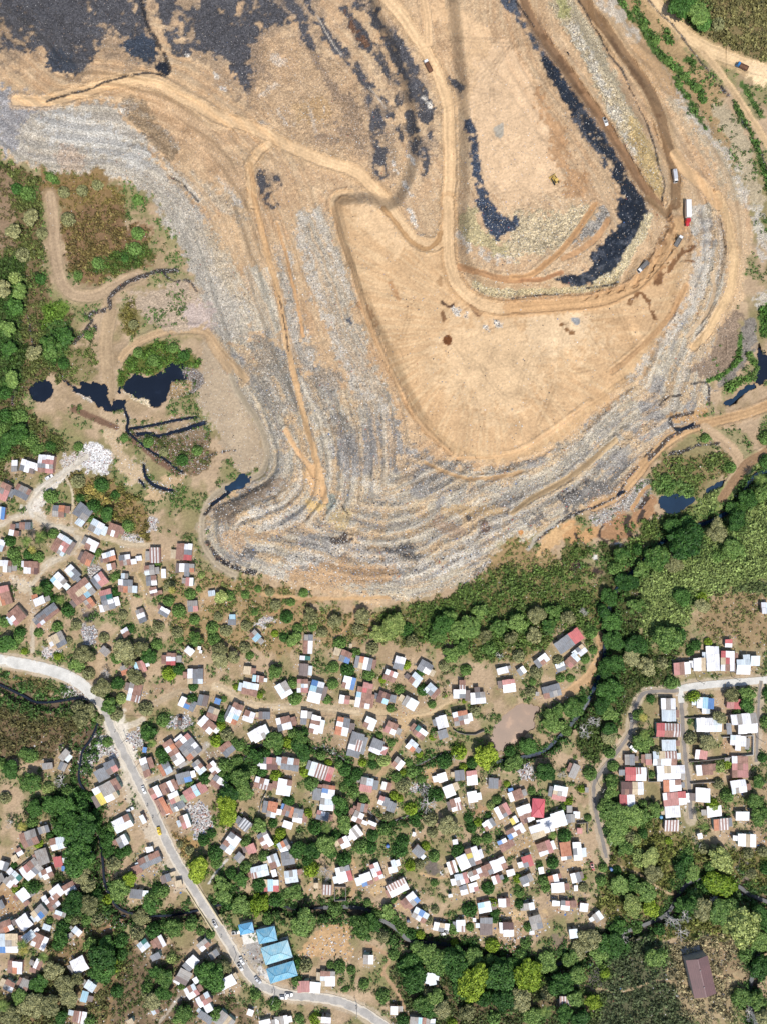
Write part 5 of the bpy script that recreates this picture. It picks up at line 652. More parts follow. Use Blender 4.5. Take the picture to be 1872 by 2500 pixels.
# --- relief
def ring(t, s, height, wid):
    pts = catmull(P(t, s), True, 4); sd_ = poly_sd(GU, GV, pts); return height * sstep(-wid * 0.15, wid, sd_)
Z0 = (fbm(GU, GV, 300, 501, 3) - 0.5) * 5.0
Z0 = Z0 + ring('0', '-400,150 -60,340 60,420 130,440 250,455 350,490 430,580 480,700 530,820 570,950 640,1070 655,1120 620,1180 520,1240 505,1320 560,1385 700,1425 900,1468 1050,1450 1150,1400 1300,1310 1480,1210 1600,1105 1700,1030 1740,900 1790,760 1830,600 1800,420 1700,250 1610,120 1530,0 1480,-400 -400,-400', 9, 48)
Z0 = Z0 + ring('0', '-400,-20 0,60 200,190 330,225 430,280 540,420 590,600 640,800 690,960 760,1090 860,1190 1000,1230 1150,1235 1300,1190 1450,1090 1560,990 1650,880 1700,760 1730,600 1700,430 1620,250 1520,80 1450,-400 -400,-400', 8, 42)
Z0 = Z0 + ring('0', '820,480 812,520 845,650 890,760 940,870 985,965 1040,1055 1120,1118 1220,1132 1330,1100 1450,1010 1540,920 1610,820 1662,700 1672,560 1640,430 1540,230 1420,20 1380,-400 880,-400 900,0 960,150 1000,350 960,480 900,470', 8, 30)
Z0 = Z0 + ring('0', '1112,560 1120,640 1170,700 1300,712 1420,698 1520,655 1572,590 1585,500 1520,400 1450,280 1380,150 1300,20 1240,-400 1060,-400 1100,100 1115,300', 8, 36)
ph = TS2 / 29.0; fr = ph - np.floor(ph); Z0 = Z0 + lf * (1 - basin) * sstep(0, 20, TSD) * (1 - sstep(300, 420, TSD)) * (sstep(.55, 1.0, fr) - fr) * 2.5
MICRO = (RND - 0.5) * (0.07 + 0.16 * SPK) + (F6 - 0.5) * (0.2 + 0.9 * SPK) + (FN - 0.5) * (0.3 + 1.2 * SPK)
# streams cut into the ground
STREAM_MAIN = P('0', '-130,1640 -40,1655 0,1672 30,1686 60,1700 88,1714 130,1714 180,1706 215,1704 234,1728 240,1760 230,1790 218,1812 203,1832 197,1860 194,1905 215,1945 236,2000 246,2060 252,2110 258,2160 285,2212 330,2232 400,2236 470,2226 535,2210 600,2200 690,2213 730,2220 790,2216 851,2214 897,2222 928,2244 952,2258 977,2276 995,2294 1049,2302 1085,2305 1121,2313 1170,2325 1257,2347 1323,2366 1370,2350 1430,2320 1500,2285 1575,2257 1628,2230 1665,2170 1700,2150 1760,2150 1803,2165 1830,2184 1900,2210 2010,2230')
STREAM_SIDE = P('0', '540,1930 560,1900 591,1862 605,1842 637,1820 690,1815 757,1824 793,1830 830,1846 851,1866 857,1890 851,1913 880,1960 935,2010 972,2000 1010,1985 1028,1972 1035,1940 1020,1900 994,1877 1028,1864 1067,1844 1100,1835')
STREAM_EAST = P('0', '2000,1130 1872,1150 1830,1175 1800,1230 1740,1270 1680,1290 1620,1320 1560,1380 1520,1420 1490,1470 1478,1560 1470,1620 1440,1700 1400,1760 1330,1830 1270,1850 1210,1860')
STREAM_SE = P('0', '1960,2210 1872,2290 1845,2350 1832,2400 1825,2440 1850,2520 1870,2640')
CUT = np.zeros_like(GU)
for pts, wd, dp in ((STREAM_MAIN, 20, 2.6), (STREAM_SIDE, 9, 1.2), (STREAM_EAST, 12, 1.8), (STREAM_SE, 16, 2.0)):
    CUT = np.maximum(CUT, line(pts, wd * 1.9, wd * 0.7, 5) * dp); m = line(pts, wd * 1.5, wd * 0.4, 6)
    paint(m, 112, 96, 78); veg(line(pts, wd * 3.6, wd * 0.8, 8), 0.75, 78, 112, 52); put(VEG, line(pts, wd * 0.8, 3, 3), 0.1)
# roads and ponds: what is level
PAVED = [  # name, material, width in plan units, route
 ('asphalt_road', 'asphalt', 25, P('0', '226,1694 245,1718 262,1750 276,1785 292,1815 312,1855 332,1895 350,1930 370,1970 392,2020 420,2080 450,2133 478,2178 510,2228 535,2264 560,2305 586,2348 612,2382 648,2410 700,2428 760,2434 820,2443 868,2461 908,2484 960,2522 1040,2590')),
 ('concrete_road', 'concrete', 29, P('0', '-150,1590 0,1612 60,1622 130,1638 180,1658 212,1681 234,1703')),
 ('concrete_lane', 'concrete', 18, P('0', '1652,1688 1664,1682 1690,1676 1760,1669 1872,1660 2010,1650')),
 ('concrete_lane', 'concrete', 15, P('0', '1662,1684 1661,1700 1662,1722')),
 ('asphalt_lane', 'asphalt2', 12.5, P('0', '1656,1686 1600,1688 1572,1692 1556,1712 1543,1750 1537,1788 1518,1818 1492,1852 1468,1882 1449,1915 1450,1962 1460,2012 1472,2062 1479,2095')),
 ('asphalt_lane', 'asphalt2', 14, P('0', '1661.5,1716 1664,1750 1667,1800 1672,1850 1679,1900 1683,1960 1685,2000')),
 ('asphalt_lane', 'asphalt2', 9, P('0', '1857,1662 1852,1700 1848,1790 1845,1860')),
]
LEVEL = np.zeros_like(GU); PM = []
for nm, mt, wd, pts in PAVED:
    LEVEL = np.maximum(LEVEL, line(pts, wd + 10, 6, 0))
    m = line(pts, wd + 14, 5, 5); paint(m, 204, 186, 160, amt=0.8); put(VEG, m, 0); PM.append(line(pts, wd + 2, 2, 0))
paint(poly(P('V', '-300,-40 0,20 500,100 1000,300 1250,440 1180,460 900,330 500,210 0,60 -300,0'), 5, 8), 218, 206, 188); paint(line(P('H', '400,620 480,860 560,1050 640,1250'), 52, 8, 8), 236, 226, 208, amt=0.85); paint(line(P('N', '560,0 700,330 860,640 1000,900 1090,1060'), 46, 8, 8), 214, 200, 178, amt=0.75)
for kind, m in ROADS: LEVEL = np.maximum(LEVEL, sstep(0.3, 0.9, m))
Z0 = Z0 + BERM * (1 - sstep(0.2, 0.8, LEVEL)) * (0.6 + 0.8 * FN)
bridge_a, bridge_b = np.array([468., 2162.]), np.array([533., 2262.])
gap = line(np.stack([bridge_a, bridge_b]), 44, 6, 0)
CUT = CUT * (1 - line(PAVED[0][3], 34, 8, 0) * (1 - gap))
Z = Z0 + MICRO * (1 - LEVEL) - CUT
# ponds: name, colour, water level below the bank, outline
POND_PTS = [
 ('leachate_pond', 'black', '4', '200,1190 215,1160 240,1140 280,1135 315,1150 338,1180 335,1220 320,1250 290,1272 255,1275 225,1260 205,1230'),
 ('leachate_pond', 'black', '4', '440,1148 480,1168 525,1180 528,1138 580,1165 600,1150 640,1165 672,1165 690,1200 700,1250 722,1300 705,1320 650,1312 620,1280 560,1240 500,1205'),
 ('leachate_pond', 'black', '4', '805,1185 850,1130 890,1092 940,1110 1000,1105 1060,1080 1080,1050 1180,1065 1195,1140 1112,1138 1115,1170 1085,1230 1060,1280 1010,1300 975,1285 955,1255 900,1238 850,1228 810,1212'),
 ('leachate_pond', 'black', '4', '705,1322 760,1262 800,1258 835,1270 800,1310 740,1330'),
 ('leachate_pond', 'blue', '7', '168,652 200,600 232,578 290,532 350,540 358,585 310,635 240,660'),
 ('leachate_pond', 'blue', '9', '785,705 850,680 910,690 980,710 1035,715 1037,745 985,780 960,805 900,830 840,835 802,790 785,750'),
 ('leachate_pond', 'blue', '9', '1180,622 1240,596 1302,568 1306,588 1245,640 1182,664'),
 ('leachate_pond', 'black', '6', '1588,905 1605,940 1656,968 1760,975 1760,1100 1656,1130 1592,1152 1602,1000'),
 ('leachate_pond', 'blue', '6', '1368,1272 1450,1222 1500,1190 1560,1160 1572,1182 1480,1240 1420,1290 1375,1294'),
 ('mud_pond', 'mud', 'E', '340,1390 400,1240 470,1150 560,1070 660,1000 740,985 820,1000 845,1050 800,1100 800,1220 720,1290 640,1350 560,1420 480,1470 400,1460'),
]
DITCH = [('drain_water', 'A', '1000,-40 1022,30 1038,90 1032,165 1120,250 1220,330 1340,400 1440,480 1475,505', 6), ('drain_water', 'A', '1050,155 1200,130 1400,90 1600,62', 6), ('drain_water', 'A', '1105,200 1200,190 1290,210 1400,180 1500,155 1660,105', 9), ('drain_water', 'A', '1160,450 1172,520 1220,590 1300,630 1400,652', 8), ('drain_water', 'A', '1128,565 1175,625', 6), ('drain_water', '7', '60,770 130,715 200,665', 9), ('drain_water', '9', '905,155 960,160 1060,118', 8), ('drain_water', '9', '440,690 490,655', 8)]
PONDS = []
for nm, mt, t, s in POND_PTS:
    pts = catmull(P(t, s), True, 4); m = poly(P(t, s), 4, 7); PONDS.append((nm, mt, pts))
    bank = poly(P(t, s), 10, 5); paint(np.clip(bank - m, 0, 1), *((190, 150, 104) if mt != 'mud' else (198, 164, 122)), amt=0.6)
    paint(m, 30, 30, 34) if mt != 'mud' else paint(m, 150, 118, 88)
    lev = float(np.median(Z0[m > 0.5])); Z = Z * (1 - m) + (lev - 1.4) * m; put(VEG, bank, 0.0)
    rim = bank * (1 - m); Z = Z * (1 - rim) + np.maximum(Z, lev + 0.1) * rim; PONDS[-1] += (lev - 0.35,)
for nm, t, s, wd in DITCH:
    m = line(P(t, s), wd, 3, 3); Z = Z - m * 0.9; paint(m, 34, 34, 38); put(VEG, m, 0); LIT[:] = np.maximum(LIT, line(P(t, s), wd * 2.4, 4, 6) * 0.7)
def bil(F, u, v):
    x = np.clip((np.asarray(u) - U0) / STEP, 0, NU - 1.001); y = np.clip((np.asarray(v) - V0) / STEP, 0, NV - 1.001)
    i = x.astype(int); j = y.astype(int); a = x - i; b = y - j
    if F.ndim == 3: a = a[..., None]; b = b[..., None]
    return (F[j, i] * (1 - a) + F[j, i + 1] * a) * (1 - b) + (F[j + 1, i] * (1 - a) + F[j + 1, i + 1] * a) * b
def world(u, v, z):
    k = PX * (H - np.asarray(z)) / H
    return np.stack([(np.asarray(u) - CX) * k, (CY - np.asarray(v)) * k, np.asarray(z) + np.zeros_like(np.asarray(u, float))], -1)
def ground(u, v, F=None):
    return Vector(world(u, v, bil(Z if F is None else F, u, v)).tolist())
# --- bare yards under and round the houses
NEAR = np.zeros_like(GU)
for (u, v, w_, h_, a, lay) in HOUSES:
    R_ = max(w_, h_) * 0.5; p = np.array([[u, v]]); s = crop(p, R_ + 34)
    d = np.hypot(GU[s] - u + WX[s] * 10, GV[s] - v + WY[s] * 10) - R_ * 0.9; NEAR[s] = np.maximum(NEAR[s], 1 - sstep(0, 20, d))
NEAR *= (1 - 0.35 * sstep(0.5, 0.62, FN))
paint(NEAR * 0.75, 198, 172, 140, jit=0.25); VEG *= 1 - 0.75 * NEAR; LIT[:] = np.maximum(LIT, NEAR * 0.16); SPK[:] = np.maximum(SPK, NEAR * 0.14)
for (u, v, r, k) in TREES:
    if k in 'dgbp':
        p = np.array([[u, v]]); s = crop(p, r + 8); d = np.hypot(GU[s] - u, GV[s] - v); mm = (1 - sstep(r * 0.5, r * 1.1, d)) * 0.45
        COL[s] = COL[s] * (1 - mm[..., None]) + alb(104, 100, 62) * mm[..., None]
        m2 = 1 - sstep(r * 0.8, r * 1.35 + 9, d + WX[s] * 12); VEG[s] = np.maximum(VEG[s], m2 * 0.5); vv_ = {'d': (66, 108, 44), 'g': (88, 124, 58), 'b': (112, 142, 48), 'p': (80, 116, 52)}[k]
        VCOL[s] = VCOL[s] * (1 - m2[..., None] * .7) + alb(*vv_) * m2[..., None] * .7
for kind, m in ROADS: VEG *= 1 - np.clip(m * 1.3, 0, 1)
for m in PM: VEG *= 1 - m; LIT *= 1 - m
# fine mottling that belongs to the soil
COL *= (0.93 + 0.14 * RND[..., None]) * (0.90 + 0.2 * MN[..., None])
np.clip(COL, 0.004, 0.8, out=COL)
GM = ground_mat()
VP = world(GU.ravel(), GV.ravel(), Z.ravel())
ids = np.arange(NU * NV).reshape(NV, NU)
quads = np.stack([ids[1:, :-1], ids[1:, 1:], ids[:-1, 1:], ids[:-1, :-1]], -1).reshape(-1, 4)
fm = lambda F: (0.25 * (F[1:, :-1] + F[1:, 1:] + F[:-1, 1:] + F[:-1, :-1])).ravel()
cls = np.where(fm(lf) > 0.5, 1, 0)
for i, (kind, m) in enumerate(ROADS): cls[fm(m) > 0.5] = 10 + i
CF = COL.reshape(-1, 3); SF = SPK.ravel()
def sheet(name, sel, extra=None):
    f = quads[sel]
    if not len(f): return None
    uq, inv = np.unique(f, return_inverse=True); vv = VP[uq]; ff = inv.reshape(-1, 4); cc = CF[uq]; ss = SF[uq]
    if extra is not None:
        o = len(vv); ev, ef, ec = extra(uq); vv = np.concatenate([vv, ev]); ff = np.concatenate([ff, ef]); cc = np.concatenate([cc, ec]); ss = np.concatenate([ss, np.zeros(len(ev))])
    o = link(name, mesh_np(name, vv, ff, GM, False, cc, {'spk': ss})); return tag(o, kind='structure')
loop = np.concatenate([ids[0, :-1], ids[:-1, -1], ids[-1, :0:-1], ids[:0:-1, 0]])
def far(uq):
    """the plain beyond the site, out to the horizon"""
    base_ = len(uq); pos = VP[loop]; r = np.hypot(pos[:, 0], pos[:, 1])[:, None]; n = len(loop)
    rings = [pos]; out = []; 
    for k, zz in ((1.25, -1.0), (2.2, -2.0), (40.0, -2.0)):
        q = pos * k; q[:, 2] = zz; out.append(q)
    ev = np.concatenate([pos] + out); f = []
    for i in range(3):
        a = base_ + i * n + np.arange(n); b = base_ + i * n + (np.arange(n) + 1) % n
        f.append(np.stack([b, a, a + n, b + n], 1))
    ec = np.concatenate([CF[loop]] + [np.tile(alb(128, 116, 80), (n, 1))] * 3)
    return ev, np.concatenate(f), ec
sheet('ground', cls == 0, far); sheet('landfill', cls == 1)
for i, (kind, m) in enumerate(ROADS): sheet(kind, cls == 10 + i)

# --- paved roads: sheets a little proud of the ground
def road_mat(name, c, dust):
    m, t, b = nodes(name); geo = N(t, "ShaderNodeNewGeometry")
    n = N(t, "ShaderNodeTexNoise"); n.inputs['Scale'].default_value = 0.22; n.inputs['Detail'].default_value = 8; n.inputs['Roughness'].default_value = 0.65; L(t, geo.outputs['Position'], n.inputs['Vector'])
    n2 = N(t, "ShaderNodeTexNoise"); n2.inputs['Scale'].default_value = 3.0; n2.inputs['Detail'].default_value = 4; L(t, geo.outputs['Position'], n2.inputs['Vector'])
    at = N(t, "ShaderNodeAttribute", attribute_name="edge")
    base_ = ramp(t, n.outputs[0], [(0.3, tuple(np.array(c) * 0.74)), (0.7, tuple(np.array(c) * 1.18))]).outputs[0]
    ad = N(t, "ShaderNodeMath", operation='MULTIPLY_ADD'); L(t, n.outputs[0], ad.inputs[0]); ad.inputs[1].default_value = 1.3; L(t, at.outputs['Fac'], ad.inputs[2])
    f = ramp(t, ad.outputs[0], [(0.95, (0, 0, 0)), (1.5, (1, 1, 1))])
    c1 = mixc(t, f.outputs[0], base_, tuple(dust)); g = ramp(t, n2.outputs[0], [(0.3, (0.88,) * 3), (0.7, (1.1,) * 3)])
    L(t, mixc(t, 1.0, c1, g.outputs[0], 'MULTIPLY'), b.inputs['Base Color']); b.inputs['Roughness'].default_value = 0.9
    return m
RMATS = {'asphalt': road_mat('asphalt', alb(190, 184, 175), alb(224, 212, 192)), 'asphalt2': road_mat('worn_asphalt', alb(146, 138, 130), alb(186, 168, 142)), 'concrete': road_mat('lane_concrete', alb(226, 222, 212), alb(214, 202, 182))}
for ri, (nm, mt, wd, pts) in enumerate(PAVED):
    c = catmull(pts, False, 8); d = np.gradient(c, axis=0); n = np.stack([-d[:, 1], d[:, 0]], 1); n /= np.linalg.norm(n, axis=1)[:, None]
    offs = np.array([-0.5, -0.42, -0.2, 0, 0.2, 0.42, 0.5]); jit = rng.normal(0, 0.025, (len(c), 7)); jit[:, 1:6] = 0
    if mt == 'concrete': jit *= 0.2
    pu = c[:, None, :] + n[:, None, :] * ((offs + jit) * wd)[:, :, None]; K = len(offs)
    zz = bil(Z0, pu[..., 0], pu[..., 1]) + 0.14 + ri * 0.006
    V_ = world(pu[..., 0].ravel(), pu[..., 1].ravel(), zz.ravel())
    V2 = np.concatenate([V_, V_ - [0, 0, 0.5]]); M_ = len(V_); I_ = np.arange(M_).reshape(-1, K)
    top = np.stack([I_[:-1, :-1], I_[:-1, 1:], I_[1:, 1:], I_[1:, :-1]], -1).reshape(-1, 4)
    sides = np.concatenate([np.stack([I_[:-1, 0], I_[1:, 0], I_[1:, 0] + M_, I_[:-1, 0] + M_], -1), np.stack([I_[1:, -1], I_[:-1, -1], I_[:-1, -1] + M_, I_[1:, -1] + M_], -1)])
    e = np.tile(np.array([1, .75, .1, 0, .1, .75, 1]) * (0.62 if mt != 'concrete' else 0.3), len(c))
    top = top[:, ::-1]
    o = link(nm, mesh_np(nm, V2, np.concatenate([top, sides]), RMATS[mt], False, None, {'edge': np.concatenate([e, e])})); tag(o, kind='structure')
# --- water
WM = {'black': water_mat('black_water', (0.006, 0.009, 0.016), 0.1), 'blue': water_mat('blue_black_water', (0.010, 0.026, 0.05), 0.1), 'mud': water_mat('muddy_water', alb(142, 108, 80), 0.5), 'stream': water_mat('stream_water', (0.026, 0.03, 0.033), 0.55)}
for nm, mt, pts, lev in PONDS:
    c = pts.mean(0); q = c + (pts - c) * 1.22; w3 = world(q[:, 0], q[:, 1], np.full(len(q), lev)); cc = world(c[0], c[1], lev)
    me = bpy.data.meshes.new(nm); me.from_pydata([tuple(p) for p in w3], [], [tuple(range(len(w3)))[::-1]]); me.update(); me.materials.append(WM[mt]); tag(link(nm, me), kind='structure')
def ribbon(nm, pts, wd, F, dz, mat):
    c = catmull(pts, False, 6); d = np.gradient(c, axis=0); n = np.stack([-d[:, 1], d[:, 0]], 1); n /= np.linalg.norm(n, axis=1)[:, None]
    zc = bil(F, c[:, 0], c[:, 1]); k = np.ones(9) / 9; zc = np.convolve(np.pad(zc, 4, mode='edge'), k, 'valid') + dz
    a = c + n * wd / 2; b = c - n * wd / 2; V_ = np.concatenate([world(a[:, 0], a[:, 1], zc), world(b[:, 0], b[:, 1], zc)]); m_ = len(c); i = np.arange(m_ - 1)
    tag(link(nm, mesh_np(nm, V_, np.stack([i, i + 1, i + 1 + m_, i + m_], 1), mat)), kind='structure')
for nm, pts, wd, dz in (('stream', STREAM_MAIN[:30], 5.5, -1.75), ('stream', STREAM_MAIN[29:], 9, -1.75), ('stream', STREAM_SIDE, 3.2, -0.8), ('stream', STREAM_EAST, 9, -1.2), ('stream', STREAM_SE, 10, -1.35)): ribbon(nm, pts, wd, Z0, dz, WM['blue'] if pts is STREAM_EAST else (WM['black'] if len(pts) == 30 else WM['stream']))
for nm, t, s, wd in DITCH: ribbon(nm, P(t, s), wd, Z0, -0.35, WM['black'])
# ------------------------------------------------------------------ naming: say which one, by counting out from things one can find
LAND = [('the big brown warehouse', 1710, 2382), ('the blue school roofs', 700, 2335), ('the bridge', 500, 2212), ('the yellow taxi', 390, 2028), ('the brown mud pond', 1235, 1775), ('the red hip-roofed house', 1313, 1973), ('the white concrete crossroads', 1662, 1684), ('the round black pond', 100, 955),
 ('the white heap below the round pond', 235, 1122), ('the white minibus', 1541, 1824), ('the yellow-patched roof', 262, 1930), ('the west palm grove', 78, 1335), ('the scorched patch amid west houses', 214, 1500), ('the kidney-shaped blue pond', 1645, 1228), ('the bare dirt pitch', 795, 2300),
 ('the white hut above the bend', 961, 2467), ('the long grey and red house', 1388, 1565), ('the teal-patched roof', 1020, 1788), ('the huge lime-green tree', 1187, 1845), ('the half-striped white hall', 969, 2166), ('the red parked pickup', 1444, 2115), ('the blue tarpaulin by the lane', 533, 1712), ('the large irregular black pond', 360, 940),
 ('the fork of the haul road', 615, 370), ('the blue dump truck', 1808, 165), ('the bottom left corner', 20, 2480), ('the bottom right corner', 1860, 2490), ('the muddy west yard', 30, 2200), ('the white-walled east compound', 1800, 1815), ('the pale roadside rubbish heap', 490, 2010), ('the white streamside rubbish bank', 235, 1850), ('the bend of the black stream', 235, 1715), ('the silver-striped long roof', 625, 1900), ('the path under the rubbish slope', 830, 1463), ('the T-junction on the east lane', 1450, 1916), ('the footbridge path', 545, 2140), ('the burnt field', 1450, 2390), ('the grey slab ruin', 1401, 1883), ('the small orange-striped roof', 1379, 2073), ('the tan crossing of lanes', 990, 1752)]
ORD = 'first second third fourth fifth sixth seventh eighth ninth tenth eleventh twelfth thirteenth fourteenth fifteenth sixteenth seventeenth eighteenth nineteenth'.split()
TENS = {2: 'twent', 3: 'thirt', 4: 'fort', 5: 'fift', 6: 'sixt'}
def ordinal(n):
    if n < 20: return ORD[n - 1]
    a, b = divmod(n, 10); return TENS[a] + 'ieth' if b == 0 else TENS[a] + 'y-' + ORD[b - 1]
def which(items):
    """items: (description, u, v) -> labels that single each one out by its rank from a findable landmark"""
    by = {}
    for i, (d, u, v) in enumerate(items): by.setdefault(d, []).append(i)
    out = [None] * len(items)
    for d, ii in by.items():
        if len(ii) == 1:
            i = ii[0]; L_ = min(LAND, key=lambda q: math.hypot(q[1] - items[i][1], q[2] - items[i][2])); out[i] = f"{d} near {L_[0]}"; continue
        for i in ii:
            best = None
            for L_ in LAND:
                di = math.hypot(items[i][1] - L_[1], items[i][2] - L_[2])
                rk = 1 + sum(math.hypot(items[j][1] - L_[1], items[j][2] - L_[2]) < di for j in ii if j != i)
                sc_ = rk * 60 + di
                if best is None or sc_ < best[0]: best = (sc_, rk, L_[0])
            out[i] = f"{ordinal(best[1])} {d} out from {best[2]}"
    return out

# ------------------------------------------------------------------ houses
RUST = alb(142, 98, 78)
RM = {k: roof_mat(n, alb(*c) * (1.14 if k in 'WL' else 1.0), r, a, st, ro) for k, (n, c, r, a, st, ro) in {
 'W': ('white_sheet', (246, 246, 248), alb(206, 196, 186), 0.12, None, .5), 'L': ('silver_sheet', (212, 224, 230), alb(176, 164, 154), 0.12, None, .42), 'G': ('grey_sheet', (136, 140, 146), alb(112, 108, 106), 0.3, None, .6), 'g': ('pale_grey_sheet', (172, 168, 162), alb(140, 124, 112), 0.35, None, .6),
 'R': ('rusty_sheet', (180, 138, 120), alb(130, 92, 76), 0.45, None, .75), 'r': ('faded_pink_sheet', (212, 150, 142), alb(180, 124, 112), 0.35, None, .7), 'D': ('red_sheet', (206, 98, 98), alb(160, 70, 66), 0.25, None, .6), 'B': ('blue_sheet', (84, 140, 204), alb(120, 150, 190), 0.15, None, .55), 'C': ('pale_blue_sheet', (166, 214, 232), alb(200, 214, 216), 0.2, None, .5),
 'O': ('orange_rust_sheet', (222, 152, 116), alb(180, 108, 76), 0.45, None, .75), 'T': ('cream_sheet', (226, 206, 172), alb(186, 164, 134), 0.3, None, .75), 'N': ('brown_sheet', (116, 82, 76), alb(94, 66, 60), 0.35, None, .7), 'M': ('grey_brown_sheet', (142, 126, 120), alb(120, 104, 98), 0.35, None, .75), 'E': ('teal_sheet', (38, 128, 116), alb(70, 120, 110), 0.2, None, .6), 'V': ('green_sheet', (146, 170, 136), alb(120, 130, 100), 0.3, None, .65), 'Y': ('yellow_sheet', (236, 216, 92), alb(206, 190, 110), 0.2, None, .6),
 'S': ('striped_rust_sheet', (238, 234, 230), alb(168, 132, 116), 0.25, alb(150, 104, 92), .6), 'Z': ('striped_grey_sheet', (224, 226, 228), alb(150, 140, 130), 0.2, alb(120, 122, 128), .55)}.items()}
WORD = {'W': 'white', 'L': 'silvery', 'G': 'dark grey', 'g': 'pale grey', 'R': 'rusty', 'r': 'faded pink', 'D': 'red', 'B': 'blue', 'C': 'pale blue', 'O': 'orange', 'T': 'cream', 'N': 'dark brown', 'M': 'grey-brown', 'E': 'teal', 'V': 'green', 'Y': 'yellow', 'S': 'white-and-rust striped', 'Z': 'grey striped'}
WALLM = [plain('block_wall', alb(176, 168, 156), .9), plain('cream_wall', alb(214, 200, 172), .9), plain('board_wall', alb(150, 126, 104), .9, var=.25), plain('tin_wall', alb(150, 144, 140), .7), plain('pink_wall', alb(206, 160, 142), .9), plain('mint_wall', alb(170, 196, 180), .9)]
ALT = {'W': 'LWgWT', 'L': 'WLg', 'G': 'gGGM', 'g': 'GLgM', 'R': 'NROgr', 'r': 'RrW', 'O': 'RTO', 'T': 'gTW', 'N': 'RNM', 'M': 'gNM', 'V': 'gV'}
DOORM = plain('door_paint', alb(96, 78, 66), .7)
def rects(rows):
    """merge equal neighbouring letters into oblong sheets"""
    n = len(rows); cells = {}
    for j, r in enumerate(rows):
        for i, ch in enumerate(r): cells[(j, i)] = ch
    done = set(); out = []
    for j, r in enumerate(rows):
        for i, ch in enumerate(r):
            if ch == '.' or (j, i) in done: continue
            i1 = i
            while (j, i1 + 1) in cells and cells[(j, i1 + 1)] == ch and (j, i1 + 1) not in done and i1 - i < 1: i1 += 1
            for q in range(i, i1 + 1): done.add((j, q))
            m = len(r); out.append((i / m, (i1 + 1) / m, j / n, (j + 1) / n, ch))
    return out
def house(u, v, w_, h_, a, lay, label, seed):
    R = random.Random(seed); rows = lay.split('/'); nr = len(rows)
    small = w_ * h_ < 330; hr = R.uniform(1.9, 2.3) if small else R.uniform(2.3, 2.9)
    zc = [float(bil(Z0, u + dx, v + dy)) for dx in (-w_ / 3, 0, w_ / 3) for dy in (-h_ / 3, 0, h_ / 3)]; z0 = sum(zc) / 9
    k = PX * (H - z0 - hr) / H; p = world(u, v, z0 + hr); W_, D_ = w_ * k, h_ * k
    nm = 'shed' if small else 'house'
    root = thing(nm, label, nm, (float(p[0]), float(p[1]), z0), -math.radians(a), 'sheds of the settlement' if small else 'tin-roofed houses of the settlement')
    gable = (nr % 2 == 0) and min(W_, D_) > 4.5 and R.random() < 0.6
    sl = R.uniform(0.05, 0.14) * R.choice([-1, 1])
    def rz(y): return hr + (0.16 * (D_ / 2 - abs(y)) if gable else sl * y + abs(sl) * D_ / 2 * 0)
    wm = R.choice(WALLM)
    for j, r in enumerate(rows):                                     # walls follow the roof's outline
        pass
    runs = []; full = all('.' not in r for r in rows)
    if full: runs = [(0, 1, 0, 1)]
    else:
        for j, r in enumerate(rows):
            xs = [i for i, ch in enumerate(r) if ch != '.']; runs.append((xs[0] / len(r), (xs[-1] + 1) / len(r), j / nr, (j + 1) / nr))
    e = 0.22
    for (x0, x1, y0, y1) in runs:
        X0, X1 = (x0 - .5) * W_ + e, (x1 - .5) * W_ - e; Y1, Y0 = (.5 - y0) * D_ - e, (.5 - y1) * D_ + e
        MB().hexa([(X0, Y0, -1.6), (X1, Y0, -1.6), (X1, Y1, -1.6), (X0, Y1, -1.6)], [(X0, Y0, rz(Y0) - .10), (X1, Y0, rz(Y0) - .10), (X1, Y1, rz(Y1) - .10), (X0, Y1, rz(Y1) - .10)]).obj('wall', wm, root)
    if not small:                                                     # door on the side that faces the middle of the site
        x0, x1, y0, y1 = runs[0]; toc = Vector((-p[0], -p[1])); ca, sa = math.cos(math.radians(a)), math.sin(math.radians(a)); ly = toc.x * (sa) + toc.y * ca
        s_ = 1 if ly > 0 else -1
        if full:
            Yd = s_ * (D_ / 2 - e); xd = R.uniform(-.25, .25) * W_
            MB().box(xd - .45, xd + .45, min(Yd, Yd + s_ * .06), max(Yd, Yd + s_ * .06), -0.3, 1.95).obj('door', DOORM, root)
    for (x0, x1, y0, y1, ch) in rects(rows):
        X0, X1 = (x0 - .5) * W_, (x1 - .5) * W_; Y1, Y0 = (.5 - y0) * D_, (.5 - y1) * D_
        if gable and Y0 < -0.01 and Y1 > 0.01: parts = [(Y0, 0.0), (0.0, Y1)]
        else: parts = [(Y0, Y1)]
        for (A, B) in parts:
            n_ = max(1, int(round((X1 - X0) / 2.1))) if ch not in 'SZ' else 1
            for q in range(n_):                                       # sheets laid side by side, none quite true
                xa = X0 + (X1 - X0) * q / n_ - R.uniform(0, .12); xb = X0 + (X1 - X0) * (q + 1) / n_ + R.uniform(0, .12)
                ya, yb = A - R.uniform(-.05, .22), B + R.uniform(-.05, .22); dz = R.uniform(0.0, 0.10) + 0.012 * q; tw = R.uniform(-.10, .10)
                za, zb = rz(A) + dz, rz(B) + dz; t_ = 0.045
                pts = [(xa, ya + tw, za), (xb, ya, za), (xb + tw * .4, yb, zb), (xa + tw * .4, yb + tw, zb)]
                MB().hexa(pts, [(x, y, z + t_) for x, y, z in pts]).obj('roof_sheet', RM[ch if R.random() > .13 or ch in 'SZBEYCD' else R.choice(ALT[ch])], root)
